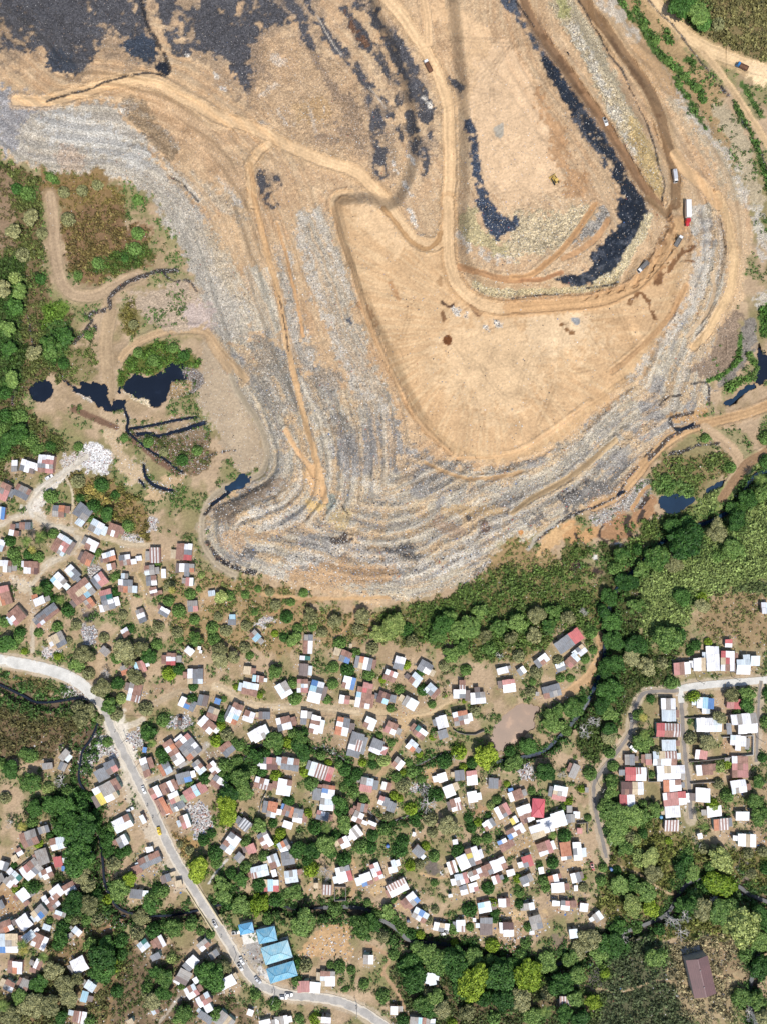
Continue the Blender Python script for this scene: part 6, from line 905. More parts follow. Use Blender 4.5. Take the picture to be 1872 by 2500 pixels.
    if not small and R.random() < .62:                               # lean-to against one side
        s_ = R.choice([-1, 1]); lx = R.uniform(1.6, 2.8); ly = R.uniform(.4, .8) * D_; yc = R.uniform(-.5, .5) * (D_ - ly); ch = R.choice('WgGRRTLM'); z1, z2 = min(rz(yc - ly / 2), rz(yc + ly / 2)) - .25, hr - .65
        xa, xb = s_ * (W_ / 2 - .15), s_ * (W_ / 2 + lx); pts = [(xa, yc - ly / 2, z1), (xb, yc - ly / 2 + R.uniform(-.2, .2), z2), (xb, yc + ly / 2, z2), (xa, yc + ly / 2, z1)]
        MB().hexa(pts, [(x, y, z + .05) for x, y, z in pts]).obj('lean_to_roof', RM[ch], root)
    return root
def roof_words(lay):
    c = {}
    for ch in lay:
        if ch not in './': c[ch] = c.get(ch, 0) + 1
    o = sorted(c, key=lambda x: -c[x]); return WORD[o[0]] if len(o) == 1 or c[o[1]] < 0.22 * sum(c.values()) else f"{WORD[o[0]]} and {WORD[o[1]]}"
items = []
for (u, v, w_, h_, a, lay) in HOUSES:
    ar = w_ * h_; sz = 'small' if ar < 700 else ('large' if ar > 1900 else 'mid-sized')
    items.append((f"{roof_words(lay)}-roofed shed" if ar < 330 else f"{sz} {roof_words(lay)}-roofed house", u, v))
labs = which(items)
HOBJ = [house(*h, labs[i], 1000 + i) for i, h in enumerate(HOUSES)]

# ------------------------------------------------------------------ hip-roofed halls: the blue school and the red house
def hip_hall(name, label, cat, u, v, w_, h_, a, mat, wall, hr=3.4, rise=1.5, veranda=True, group=None):
    z0 = float(bil(Z0, u, v)); k = PX * (H - z0 - hr) / H; p = world(u, v, z0 + hr); W_, D_ = w_ * k, h_ * k
    root = thing(name, label, cat, (float(p[0]), float(p[1]), z0), -math.radians(a), group)
    yv = D_ / 2 - (1.7 if veranda else 0.5)
    MB().box(-W_ / 2 + .6, W_ / 2 - .6, -D_ / 2 + .6, yv, -1.5, hr - 0.05).obj('wall', wall, root)
    x, y, r = W_ / 2, D_ / 2, max(W_ / 2 - D_ / 2, 0.3)
    top = hr + rise
    for pts in ([(-x, -y, hr), (x, -y, hr), (r, 0, top), (-r, 0, top)], [(x, y, hr), (-x, y, hr), (-r, 0, top), (r, 0, top)], [(x, -y, hr), (x, y, hr), (r, 0, top)], [(-x, y, hr), (-x, -y, hr), (-r, 0, top)]):
        n = len(pts); MB().add(pts + [(a_, b_, c_ - .08) for a_, b_, c_ in pts], [tuple(range(n)), tuple(range(2 * n - 1, n - 1, -1))] + [(i, i + n, (i + 1) % n + n, (i + 1) % n) for i in range(n)]).obj('roof_slope', mat, root)
    for q in ([(-r, 0, top + .03), (r, 0, top + .03)], [(r, 0, top + .03), (x, y, hr + .03)], [(r, 0, top + .03), (x, -y, hr + .03)], [(-r, 0, top + .03), (-x, y, hr + .03)], [(-r, 0, top + .03), (-x, -y, hr + .03)]):
        MB().tube(q, 0.11, 4).obj('ridge_cap', mat, root)
    if veranda:
        n = max(3, int(W_ / 3.2))
        for i in range(n + 1): cx = -x + .4 + (2 * x - .8) * i / n; MB().box(cx - .12, cx + .12, y - .5, y - .26, -1.0, hr - .02).obj('post', wall, root)
        MB().box(-x + .2, x - .2, yv + .02, y - .1, -1.2, 0.12).obj('veranda_floor', wall, root)
    return root
BLUE1 = roof_mat('sky_blue_roof', alb(104, 184, 222), alb(164, 210, 224), 0.5, None, .5); BLUE2 = roof_mat('light_blue_roof', alb(150, 212, 234), alb(196, 226, 230), 0.5, None, .5); REDR = roof_mat('bright_red_roof', alb(224, 96, 108), alb(206, 90, 96), 0.15, None, .55)
SW = plain('school_wall', alb(206, 202, 190), .85)
hip_hall('school_hall', 'light blue hip-roofed school hall, the middle one of the three long ones', 'school', 676, 2325.5, 69, 44, -17, BLUE2, SW, group='blue-roofed school halls')
hip_hall('school_hall', 'sky blue hip-roofed school hall just above the curving road', 'school', 689, 2373.5, 70, 38, -17, BLUE1, SW, group='blue-roofed school halls')
hip_hall('school_hall', 'square sky blue hip-roofed hall beside the parked dark van', 'school', 652, 2283, 46, 36, -12, BLUE1, SW, veranda=False, group='blue-roofed school halls')
hip_hall('school_hall', 'small flat-looking blue hall beside the parked white car', 'school', 602, 2267, 35, 26, -12, roof_mat('mid_blue_roof', alb(96, 176, 222), alb(120, 180, 214), 0.2, None, .5), SW, rise=.6, veranda=False, group='blue-roofed school halls')
hip_hall('red_house', 'house with one bright red hip roof amid white roofs', 'house', 1312.5, 1973, 31, 46, 4, REDR, WALLM[1], 2.9, 1.1, False)
zw = float(bil(Z0, 611, 2290)); pw = world(611, 2290, zw); pv = thing('paved_forecourt', 'white concrete forecourt slab in front of the small blue hall', 'forecourt', (float(pw[0]), float(pw[1]), zw), math.radians(12)); MB().box(-3.6, 3.6, -2.5, 2.5, -.6, .25).obj('slab', plain('white_concrete', alb(236, 230, 218), .85), pv)
# warehouse with two ribbed slopes
def warehouse():
    u, v, w_, h_, a = 1710, 2385, 55, 95, -13; hr = 5.0; z0 = float(bil(Z0, u, v)); k = PX * (H - z0 - hr) / H; p = world(u, v, z0 + hr); W_, D_ = w_ * k, h_ * k
    root = thing('warehouse', 'long brown gable-roofed warehouse standing alone in the straw field', 'warehouse', (float(p[0]), float(p[1]), z0), -math.radians(a))
    m = roof_mat('maroon_roof', alb(112, 76, 76), alb(100, 66, 66), 0.2, None, .65, 2.2)
    MB().box(-W_ / 2 + .3, W_ / 2 - .3, -D_ / 2 + .3, D_ / 2 - .3, -1.5, hr - .05).obj('wall', WALLM[0], root)
    for s in (-1, 1):
        n = 4
        for i in range(n):
            y0, y1 = -D_ / 2 + D_ * i / n, -D_ / 2 + D_ * (i + 1) / n + .08; dz = .012 * i
            pts = [(0.02 * s, y0, hr + 1.1 + dz), (s * W_ / 2, y0, hr + dz), (s * W_ / 2, y1, hr + dz), (0.02 * s, y1, hr + 1.1 + dz)]
            MB().hexa(pts, [(x, y, z + .07) for x, y, z in pts]).obj('roof_sheet', m, root)
    MB().hexa([(-.25, -D_ / 2, hr + 1.12), (.25, -D_ / 2, hr + 1.12), (.25, D_ / 2, hr + 1.12), (-.25, D_ / 2, hr + 1.12)], [(-.1, -D_ / 2, hr + 1.28), (.1, -D_ / 2, hr + 1.28), (.1, D_ / 2, hr + 1.28), (-.1, D_ / 2, hr + 1.28)]).obj('ridge_cap', plain('ridge_metal', alb(150, 120, 118), .6), root)
    MB().box(-W_ / 2, W_ / 2 - 1.5, D_ / 2 + .2, D_ / 2 + 2.6, -1.2, .5).obj('loading_slab', plain('slab_concrete', alb(160, 158, 150), .9), root)
    for s in (-1, 1): MB().cyl((s * .0, D_ * .22 * s, hr + 1.42), .25, .5).obj('roof_vent', WALLM[3], root)
warehouse()
# ------------------------------------------------------------------ bridge
def bridge():
    za, zb = float(bil(Z0, *bridge_a)), float(bil(Z0, *bridge_b)); A = Vector(world(*bridge_a, za).tolist()); B = Vector(world(*bridge_b, zb).tolist()); d = (B - A); Ln = d.length; ang = math.atan2(d.y, d.x)
    root = thing('bridge', 'short concrete road bridge with cream parapets over the stream', 'bridge', (A + B) / 2, ang)
    con = plain('bridge_concrete', alb(196, 186, 164), .9); yel = plain('parapet_paint', alb(222, 204, 160), .85); wr = 25 * PX / 2
    MB().box(-Ln / 2, Ln / 2, -wr - .7, wr + .7, -1.0, -.05).obj('deck', con, root)
    for s in (-1, 1):
        MB().box(-Ln / 2, Ln / 2, min(s * (wr + .15), s * (wr + .55)), max(s * (wr + .15), s * (wr + .55)), -.04, 1.0).obj('parapet', yel, root)
        MB().box(-1.0, 1.0, min(s * 1.2, s * 2.8), max(s * 1.2, s * 2.8), -5, -1.0).obj('pier', con, root)
bridge()
# ------------------------------------------------------------------ yard walls of the east compound
WW = plain('white_yard_wall', alb(226, 222, 214), .9); GW_ = plain('block_yard_wall', alb(160, 152, 142), .9)
def yard_wall(label, t, s, mat, h=1.7):
    pts = P(t, s); q = [ground(a, b, Z0) for a, b in pts]; root = thing('yard_wall', label, 'wall', q[0], 0, 'yard walls')
    for a, b in zip(q[:-1], q[1:]):
        d = b - a; n = Vector((-d.y, d.x, 0)).normalized() * .09; e = d.normalized() * .09; a_, b_ = a - q[0] - e, b - q[0] + e; dn = Vector((0, 0, -1)); up = Vector((0, 0, h))
        MB().hexa([a_ + n + dn, a_ - n + dn, b_ - n + dn, b_ + n + dn], [a_ + n + up, a_ - n + up, b_ - n + up, b_ + n + up]).obj('wall_panel', mat, root)
for l, t, s, m in (('white wall boxing in the yard of the east compound', 'G', '1190,488 1500,470 1498,664 1208,700', WW), ('grey block wall across the plots below the faded pink roof', 'G', '862,735 1030,720 1210,700', GW_), ('wall between the white hut plots under the taped lane', 'G', '875,955 1060,940 1200,930', GW_), ('low wall round the white minibus plot', 'G', '430,790 445,935 600,930', GW_), ('thin boundary wall over the long white roof', 'G', '820,296 1080,280 1270,270', GW_), ('boundary wall along the back of the striped roof', 'G', '330,494 540,490', GW_), ('long leaning wall beside the mud yard', 'M', '0,680 110,560 230,460 400,330', GW_), ('wall running down from the lane to the dark hut', 'I', '390,1320 420,1200 460,1130', GW_), ('curved retaining wall next to the mud pond', 'J', '850,80 900,110 980,130 1070,130 1160,90', GW_), ('roofless frame wall of grey blocks by the striped hut', 'O', '1235,830 1345,835 1345,970 1235,975 1235,830', GW_), ('roofless frame wall beside the east lane', 'K', '935,610 1040,600 1040,710', GW_)):
    yard_wall(l, t, s, m)
# ------------------------------------------------------------------ trees
LEAF = {'d': ('dark green', alb(34, 78, 24), alb(96, 140, 62)), 'g': ('mid green', alb(64, 108, 40), alb(146, 176, 92)), 'b': ('bright lime', alb(96, 132, 20), alb(178, 200, 66)), 'o': ('dusty olive', alb(112, 116, 70), alb(182, 180, 126)), 'y': ('pale yellow-green', alb(116, 144, 66), alb(196, 208, 124))}
LM = {k: leaf_mat(n.replace(' ', '_') + '_leaves', a, b) for k, (n, a, b) in LEAF.items()}
BARK = plain('bark', alb(120, 100, 80), .95, var=.3); PALEBARK = plain('pale_bark', alb(232, 224, 214), .9, var=.2)
def crown_mesh(seed, mat, n=1500, flat=0.62, lobes=9, leaf=0.125):
    """an uneven crown: leaf-sized faces on the shells of many unequal lobes, with gaps"""
    R = np.random.default_rng(seed)
    el = R.uniform(.72, 1.0); c = [np.array([R.uniform(-.12, .12), R.uniform(-.12, .12), 0.0])]; rr = [0.46]
    for i in range(lobes):
        a = 2 * math.pi * i / lobes + R.uniform(-.6, .6); d = R.uniform(.34, .80); c.append(np.array([d * math.cos(a), d * math.sin(a) * el, R.uniform(-.22, .30) * (1.1 - d)])); rr.append(R.uniform(.17, .40) * (1.15 - .45 * d))
    for i in range(3): c.append(np.array([R.uniform(-.32, .32), R.uniform(-.32, .32), R.uniform(.2, .42)])); rr.append(R.uniform(.2, .34))
    c = np.array(c); rr = np.array(rr); pw = rr ** 2 / (rr ** 2).sum()
    k = R.choice(len(c), n * 3, p=pw); d = R.normal(size=(n * 3, 3)); d[:, 2] = np.abs(d[:, 2]) * 1.1 - 0.35; d /= np.linalg.norm(d, axis=1)[:, None]
    pos = c[k] + d * rr[k][:, None] * R.uniform(.7, 1.12, (n * 3, 1))
    keep = np.ones(len(pos), bool)
    for j in range(len(c)): keep &= ~((np.linalg.norm(pos - c[j], axis=1) < rr[j] * 0.7) & (k != j))
    gap = R.normal(size=(9, 3)) * [.55, .55, .25]
    for g in gap: keep &= ~((np.linalg.norm(pos - g, axis=1) < .13))
    pos, d = pos[keep][:n], d[keep][:n]; m = len(pos); pos[:, 2] *= flat
    pos += R.normal(0, .02, (m, 3))
    nor = d + R.normal(0, .5, (m, 3)) + [0, 0, .3]; nor /= np.linalg.norm(nor, axis=1)[:, None]
    t = np.cross(nor, R.normal(size=(m, 3))); t /= np.linalg.norm(t, axis=1)[:, None]; b = np.cross(nor, t); s = (leaf * R.uniform(.5, 1.3, m))[:, None]
    v = np.stack([pos - t * s, pos + b * s * .62, pos + t * s, pos - b * s * .62], 1).reshape(-1, 3)
    return mesh_np('crown', v, np.arange(4 * m).reshape(m, 4), mat)
CROWN = {k: [crown_mesh(hash_ * 31 + i, LM[k], 1500, .62 if k != 'y' else .38, 11 + i * 2, .12 if k != 'o' else .10) for i in range(5)] for hash_, k in enumerate('dgboy')}
CROWN_BIG = {k: [crown_mesh(500 + hash_ * 31 + i, LM[k], 3800, .6 if k != 'y' else .36, 20 + i * 3, .078) for i in range(3)] for hash_, k in enumerate('dgboy')}
def branchy(seed, mat, depth=4, name='crown', spread=1.0):
    R = random.Random(seed); mb = MB()
    def grow(p, d, l, r, k):
        q = p + d * l; mb.tube([p, p + d * l * .5 + Vector((R.uniform(-.05, .05) * l, R.uniform(-.05, .05) * l, 0)), q], [r, r * .8, r * .62], 4, False)
        if k == 0: return
        for i in range(3 if k > 2 else R.choice([2, 3])):
            v = Vector((R.uniform(-1, 1), R.uniform(-1, 1), R.uniform(-.15, .6))); grow(q, (d * .75 + v * .85 * spread).normalized(), l * R.uniform(.62, .82), r * .6, k - 1)
    for i in range(5):
        a = i * 1.257 + R.uniform(-.3, .3); grow(Vector((0, 0, -.35)), Vector((math.cos(a) * .9, math.sin(a) * .9, .55)).normalized(), .36, .05, depth - 1)
    return mb.mesh(name, mat)
BARE = [branchy(i, PALEBARK, 5 if i == 2 else 4) for i in range(3)]
def trunk_mesh(seed, mat):
    R = random.Random(seed); mb = MB(); mb.tube([(0, 0, -1.1), (.02, 0, -.7), (.0, .03, -.25)], [.09, .065, .05], 7)
    for i in range(5):
        a = i * 1.26 + R.uniform(-.3, .3); mb.tube([(0, .03, -.28), (.16 * math.cos(a), .16 * math.sin(a), -.10), (.42 * math.cos(a), .42 * math.sin(a), .08)], [.04, .028, .01], 5)
    return mb.mesh('trunk', mat)
TRUNK = [trunk_mesh(i, BARK) for i in range(3)]; PTR = MB().tube([(0, 0, -9), (.1, .05, -4), (.2, .0, 0)], [.24, .17, .14], 7).mesh('trunk', BARK); XTR = MB().tube([(0, 0, -1.1), (.02, .01, -.6), (0, 0, -.33)], [.085, .06, .045], 7).mesh('trunk', PALEBARK)
def frond_mesh(seed):
    R = random.Random(seed); mb = MB(); n = 9; L_ = 1.0
    pt = lambda t: Vector((t * L_, 0, .22 * math.sin(t * 2.2) - .45 * t * t))
    mb.tube([pt(i / 8) for i in range(9)], [.018 * (1 - i / 10) for i in range(9)], 3, False)
    for i in range(1, 19):
        t = i / 19; w_ = .30 * math.sin(min(t * 1.15 + .12, 1) * math.pi) ** .6 + .03; p = pt(t)
        for s in (-1, 1):
            q = p + Vector((.16, s * w_, -.10 - R.uniform(0, .06))); mb.add([p + Vector((-.02, 0, 0)), p + Vector((.03, 0, 0)), q], [(0, 1, 2)])
    return mb
PALMM = [leaf_mat('palm_leaves', alb(52, 84, 30), alb(136, 158, 76)), leaf_mat('yellowed_palm_leaves', alb(120, 124, 46), alb(196, 184, 96))]
FROND = [[frond_mesh(i + 5 * j).mesh('frond', PALMM[j]) for i in range(3)] for j in range(2)]
KINDW = {'d': 'dark green tree', 'g': 'mid green tree', 'b': 'bright lime tree', 'o': 'dusty olive tree', 'y': 'pale yellow-green tree', 'x': 'bare pale-branched tree', 'p': 'palm tree'}
order = sorted(range(len(TREES)), key=lambda i: -TREES[i][2] * (1.6 if TREES[i][3] in 'px' else 1.0))
LANEM = np.maximum.reduce([m for kd, m in ROADS if kd in ('dirt_lane', 'dirt_road', 'haul_road')] + PM); order = [i for i in order if bil(LANEM, TREES[i][0], TREES[i][1]) < .3]
SOLO = [TREES[i] for i in order[:298]]; REST = [TREES[i] for i in order[298:]]
def clash(u, v, r):
    return any(abs(u - h[0]) < r + h[2] * .5 and abs(v - h[1]) < r + h[3] * .5 for h in HOUSES)
items = []
for (u, v, r, k) in SOLO:
    sz = '' if k in 'px' else ('small ' if r < 15 else ('spreading ' if r > 24 else '')); items.append((sz + KINDW[k], u, v))
labs = which(items)
TOBJ = []
for i, (u, v, r, k) in enumerate(SOLO):
    R = random.Random(5000 + i); z0 = float(bil(Z, u, v)); 
    if k == 'p':
        hp = R.uniform(6.5, 8.5); p = world(u, v, z0 + hp); root = thing('palm_tree', labs[i], 'palm', (float(p[0]), float(p[1]), z0 + hp), R.uniform(0, 6.28), 'palms of the settlement'); link('trunk', PTR, root)
        j = 1 if i % 4 == 0 else 0; n = R.randint(10, 13); sc_ = r * PX * 1.12
        for q in range(n):
            f = link('frond', R.choice(FROND[j]), root, (.2, 0, 0), q * 6.283 / n + R.uniform(-.2, .2), (sc_, sc_, sc_)); f.rotation_euler = (0, R.uniform(-.35, .25), q * 6.283 / n + R.uniform(-.2, .2))
        TOBJ.append(root); continue
    rm = r * PX * 1.06; hc = max(1.6, rm * (0.95 if rm < 4 else 0.8)); p = world(u, v, z0 + hc); rz_ = R.uniform(0, 6.28)
    root = thing('tree' if k != 'x' else 'bare_tree', labs[i], 'tree', (float(p[0]), float(p[1]), z0 + hc), rz_, 'trees of the settlement and valley' if k != 'x' else 'leafless trees', (rm, rm, rm * R.uniform(.9, 1.15)))
    if k == 'x':
        link('trunk', XTR, root); link('crown', BARE[i % 3], root)
    else:
        link('trunk', TRUNK[i % 3], root); link('crown', (CROWN_BIG[k][i % 3] if r > 21 else CROWN[k][i % 5]), root, scale=(R.uniform(.95, 1.25), R.uniform(.9, 1.15), 1))
    TOBJ.append(root)
# ------------------------------------------------------------------ what nobody could count: smaller bushes, undergrowth, litter
def clumps(name, C, rad, hgt, colr, per, leaf, mat, seed):
    """C (n,3) ground points; a dome of leaf faces on each, one mesh"""
    R = np.random.default_rng(seed); n = len(C); a = R.uniform(0, 2 * math.pi, (n, per)); q = np.sqrt(R.uniform(0, 1, (n, per)))
    off = np.stack([q * np.cos(a) * rad[:, None], q * np.sin(a) * rad[:, None], (np.sqrt(np.clip(1 - q * q, 0, 1)) * R.uniform(.55, 1.1, (n, per)) + .05) * hgt[:, None]], -1)
    pos = (C[:, None, :] + off).reshape(-1, 3); m = len(pos)
    nor = np.stack([q * np.cos(a), q * np.sin(a), np.full((n, per), .8)], -1).reshape(-1, 3) + R.normal(0, .5, (m, 3)); nor /= np.linalg.norm(nor, axis=1)[:, None]
    t = np.cross(nor, R.normal(size=(m, 3))); t /= np.linalg.norm(t, axis=1)[:, None]; b = np.cross(nor, t); s = (np.repeat(leaf, per) * R.uniform(.6, 1.2, m))[:, None]
    v = np.stack([pos - t * s, pos + t * s * .7 + b * s * .8, pos + t * s * .6 - b * s * .8], 1).reshape(-1, 3)
    cc = np.repeat(colr, per, 0) * R.uniform(.5, 1.5, (m, 1)); cc = np.repeat(cc, 3, 0)
    return tag(link(name, mesh_np(name, v, np.arange(3 * m).reshape(m, 3), mat, False, np.clip(cc, 0, .8))), kind='stuff')
def scatter(F, n, seed, inside=True):
    R = np.random.default_rng(seed); G = F.copy()
    w_ = G.ravel().astype(np.float64); w_ /= w_.sum(); k = R.choice(len(w_), n, p=w_); u = GU.ravel()[k] + R.uniform(-1.5, 1.5, n); v = GV.ravel()[k] + R.uniform(-1.5, 1.5, n)
    return u, v, world(u, v, bil(Z, u, v))
UM = attr_mat('undergrowth_leaves', .7)
clear = np.ones_like(GU)
for (u, v, w_, h_, a, lay) in HOUSES:
    s = crop(np.array([[u, v]]), max(w_, h_)); ca, sa = math.cos(math.radians(a)), math.sin(math.radians(a)); x = (GU[s] - u) * ca + (GV[s] - v) * sa; y = -(GU[s] - u) * sa + (GV[s] - v) * ca
    clear[s] *= 1 - ((np.abs(x) < w_ * .5 + 3) & (np.abs(y) < h_ * .5 + 3))
patchy = 0.35 + 1.3 * sstep(0.42, 0.62, fbm(GU, GV, 22, 808, 3))
u, v, C = scatter(VEG * clear * patchy, 78000, 71)
vc = bil(VCOL, u, v) * rng.uniform(.6, 1.45, (len(u), 1)); rd = rng.uniform(.45, 1.1, len(u)) + .9 * rng.random(len(u)) ** 3 * (bil(VEG, u, v) > .5); vc *= np.array([1.0, 1.0, .95])
clumps('undergrowth', C, rd, rd * rng.uniform(.7, 1.5, len(u)), vc, 8, rd * .46, UM, 72)
rc = np.array([world(u, v, float(bil(Z, u, v))) for (u, v, r, k) in REST if k not in 'px']); rr = np.array([r * PX for (u, v, r, k) in REST if k not in 'px'])
rcol = np.array([(LEAF[k][1] + LEAF[k][2]) * .5 for (u, v, r, k) in REST if k not in 'px'])
if len(rc): clumps('shrubbery', rc, rr * 1.05, rr * 1.1, rcol, 480, rr * .17, UM, 73)
# litter: torn bags, sheets and lumps, heaped four-sided scraps
def litter(name, F, n, seed, pal, pw, smin, smax):
    R = np.random.default_rng(seed); u, v, C = scatter(F, n, seed); s = R.uniform(smin, smax, n)[:, None] * R.choice([.8, 1, 1.5], n, p=[.5, .38, .12])[:, None]; a = R.uniform(0, 2 * math.pi, n); asp = R.uniform(.4, 1, n)
    ex = np.stack([np.cos(a), np.sin(a), R.uniform(-.25, .25, n)], 1) * s; ey = np.stack([-np.sin(a), np.cos(a), R.uniform(-.25, .25, n)], 1) * s * asp[:, None]
    C = C + [0, 0, .03]; top = C + np.stack([R.uniform(-.2, .2, n), R.uniform(-.2, .2, n), np.ones(n)], 1) * s * R.uniform(.35, .9, (n, 1))
    V_ = np.stack([C - ex - ey, C + ex - ey, C + ex + ey, C - ex + ey, top], 1).reshape(-1, 3); b = np.arange(n)[:, None] * 5
    F_ = np.concatenate([b + [0, 1, 4], b + [1, 2, 4], b + [2, 3, 4], b + [3, 0, 4]])
    cc = np.array([alb(*p) for p in pal])[R.choice(len(pal), n, p=pw)] * R.uniform(.75, 1.15, (n, 1))
    return tag(link(name, mesh_np(name, V_, F_, attr_mat(name + '_scraps', .65), False, np.repeat(np.clip(cc, 0, .8), 5, 0))), kind='stuff')
lm = lf * LIT; vm = (1 - lf) * LIT * clear
litter('landfill_litter', lm, 52000, 91, [(240, 238, 232), (206, 198, 186), (150, 144, 138), (74, 74, 78), (206, 172, 132), (92, 130, 190), (190, 90, 80)], [.13, .27, .27, .12, .19, .012, .008], .08, .26)
litter('litter', vm, 28000, 92, [(244, 242, 238), (210, 202, 192), (150, 140, 130), (70, 68, 70), (170, 120, 96), (92, 130, 190), (200, 90, 80)], [.40, .22, .14, .10, .10, .025, .015], .10, .36)
# ------------------------------------------------------------------ vehicles
GLASS, t_, b_ = nodes('vehicle_glass'); b_.inputs['Base Color'].default_value = (.02, .025, .03, 1); b_.inputs['Roughness'].default_value = .08
TYRE = plain('tyre_rubber', (.02, .02, .02), .9); STEEL = plain('steel_rim', (.4, .4, .4), .4, .8); LAMP = plain('lamp_lens', (.7, .7, .66), .2)
PAINT = {}
def paint_m(name, c, rough=.3):
    if name not in PAINT: PAINT[name] = plain(name + '_paint', alb(*c), rough, var=.04)
    return PAINT[name]
def loft(sections):
    """sections along x: (x, half width bottom, half width top, z0, z1)"""
    mb = MB(); vs = []; fs = []
    for (x, wb, wt, z0, z1) in sections:
        vs += [(x, -wb, z0), (x, wb, z0), (x, wb, z0 + (z1 - z0) * .6), (x, wt, z1), (x, -wt, z1), (x, -wb, z0 + (z1 - z0) * .6)]
    n = len(sections)
    for i in range(n - 1):
        for k in range(6): fs.append((i * 6 + k, i * 6 + (k + 1) % 6, (i + 1) * 6 + (k + 1) % 6, (i + 1) * 6 + k))
    fs += [tuple(range(6))[::-1], tuple((n - 1) * 6 + k for k in range(6))]
    return mb.add(vs, fs)
def wheels(root, xs, half, r, w=.22):
    for x in xs:
        for s in (-1, 1):
            t = MB().cyl((0, 0, 0), r, w, 'y', 14).obj('wheel', TYRE, root); t.location = (x, s * (half - w * .4), r)
            MB().cyl((0, s * (w / 2 + .004), 0), r * .55, .03, 'y', 10).obj('rim', STEEL, t)
def car(root, body, kind='sedan'):
    L_, h = 4.4, .88
    loft([(-2.2, .72, .62, .42, .78), (-2.1, .86, .76, .30, .92), (-1.2, .88, .80, .26, .98), (.9, .88, .80, .26, .96), (1.9, .86, .74, .28, .80), (2.2, .70, .58, .36, .64)]).obj('body', body, root)
    x0, x1 = (-1.75, 1.0) if kind != 'pickup' else (-.35, 1.0)
    if kind == 'van': x0 = -2.05
    MB().hexa([(x0 + .1, -.74, .97), (x1 - .05, -.74, .95), (x1 - .05, .74, .95), (x0 + .1, .74, .97)], [(x0 + .55, -.60, 1.44), (x1 - .65, -.60, 1.44), (x1 - .65, .60, 1.44), (x0 + .55, .60, 1.44)]).obj('cabin', body, root)
    a, b = (x1 - .05, .955), (x1 - .65, 1.445)
    def pane(nm, pts): MB().hexa(pts, [(p[0] + o[0], p[1] + o[1], p[2] + o[2]) for p, o in zip(pts, [off] * 4)]).obj(nm, GLASS, root)
    off = (.018, 0, .018); pane('windscreen', [(x1 - .08, -.68, 1.0), (x1 - .08, .68, 1.0), (x1 - .62, .56, 1.43), (x1 - .62, -.56, 1.43)])
    off = (-.018, 0, .018); pane('rear_window', [(x0 + .15, -.66, 1.02), (x0 + .15, .66, 1.02), (x0 + .53, .55, 1.42), (x0 + .53, -.55, 1.42)])
    for s in (-1, 1):
        off = (0, .015 * s, .004); pane('side_window', [(x0 + .35, s * .715, 1.05), (x1 - .25, s * .715, 1.05), (x1 - .66, s * .615, 1.40), (x0 + .62, s * .615, 1.40)])
        MB().box(2.06, 2.19, s * .5 - .14, s * .5 + .14, .56, .70).obj('headlight', LAMP, root)
        MB().box(.55, .72, min(s * .88, s * 1.02), max(s * .88, s * 1.02), .98, 1.10).obj('wing_mirror', body, root)
    if kind == 'pickup': MB().box(-1.95, -.5, -.66, .66, .90, .985).obj('load_bed', TYRE, root)
    wheels(root, (-1.35, 1.35), .82, .31)
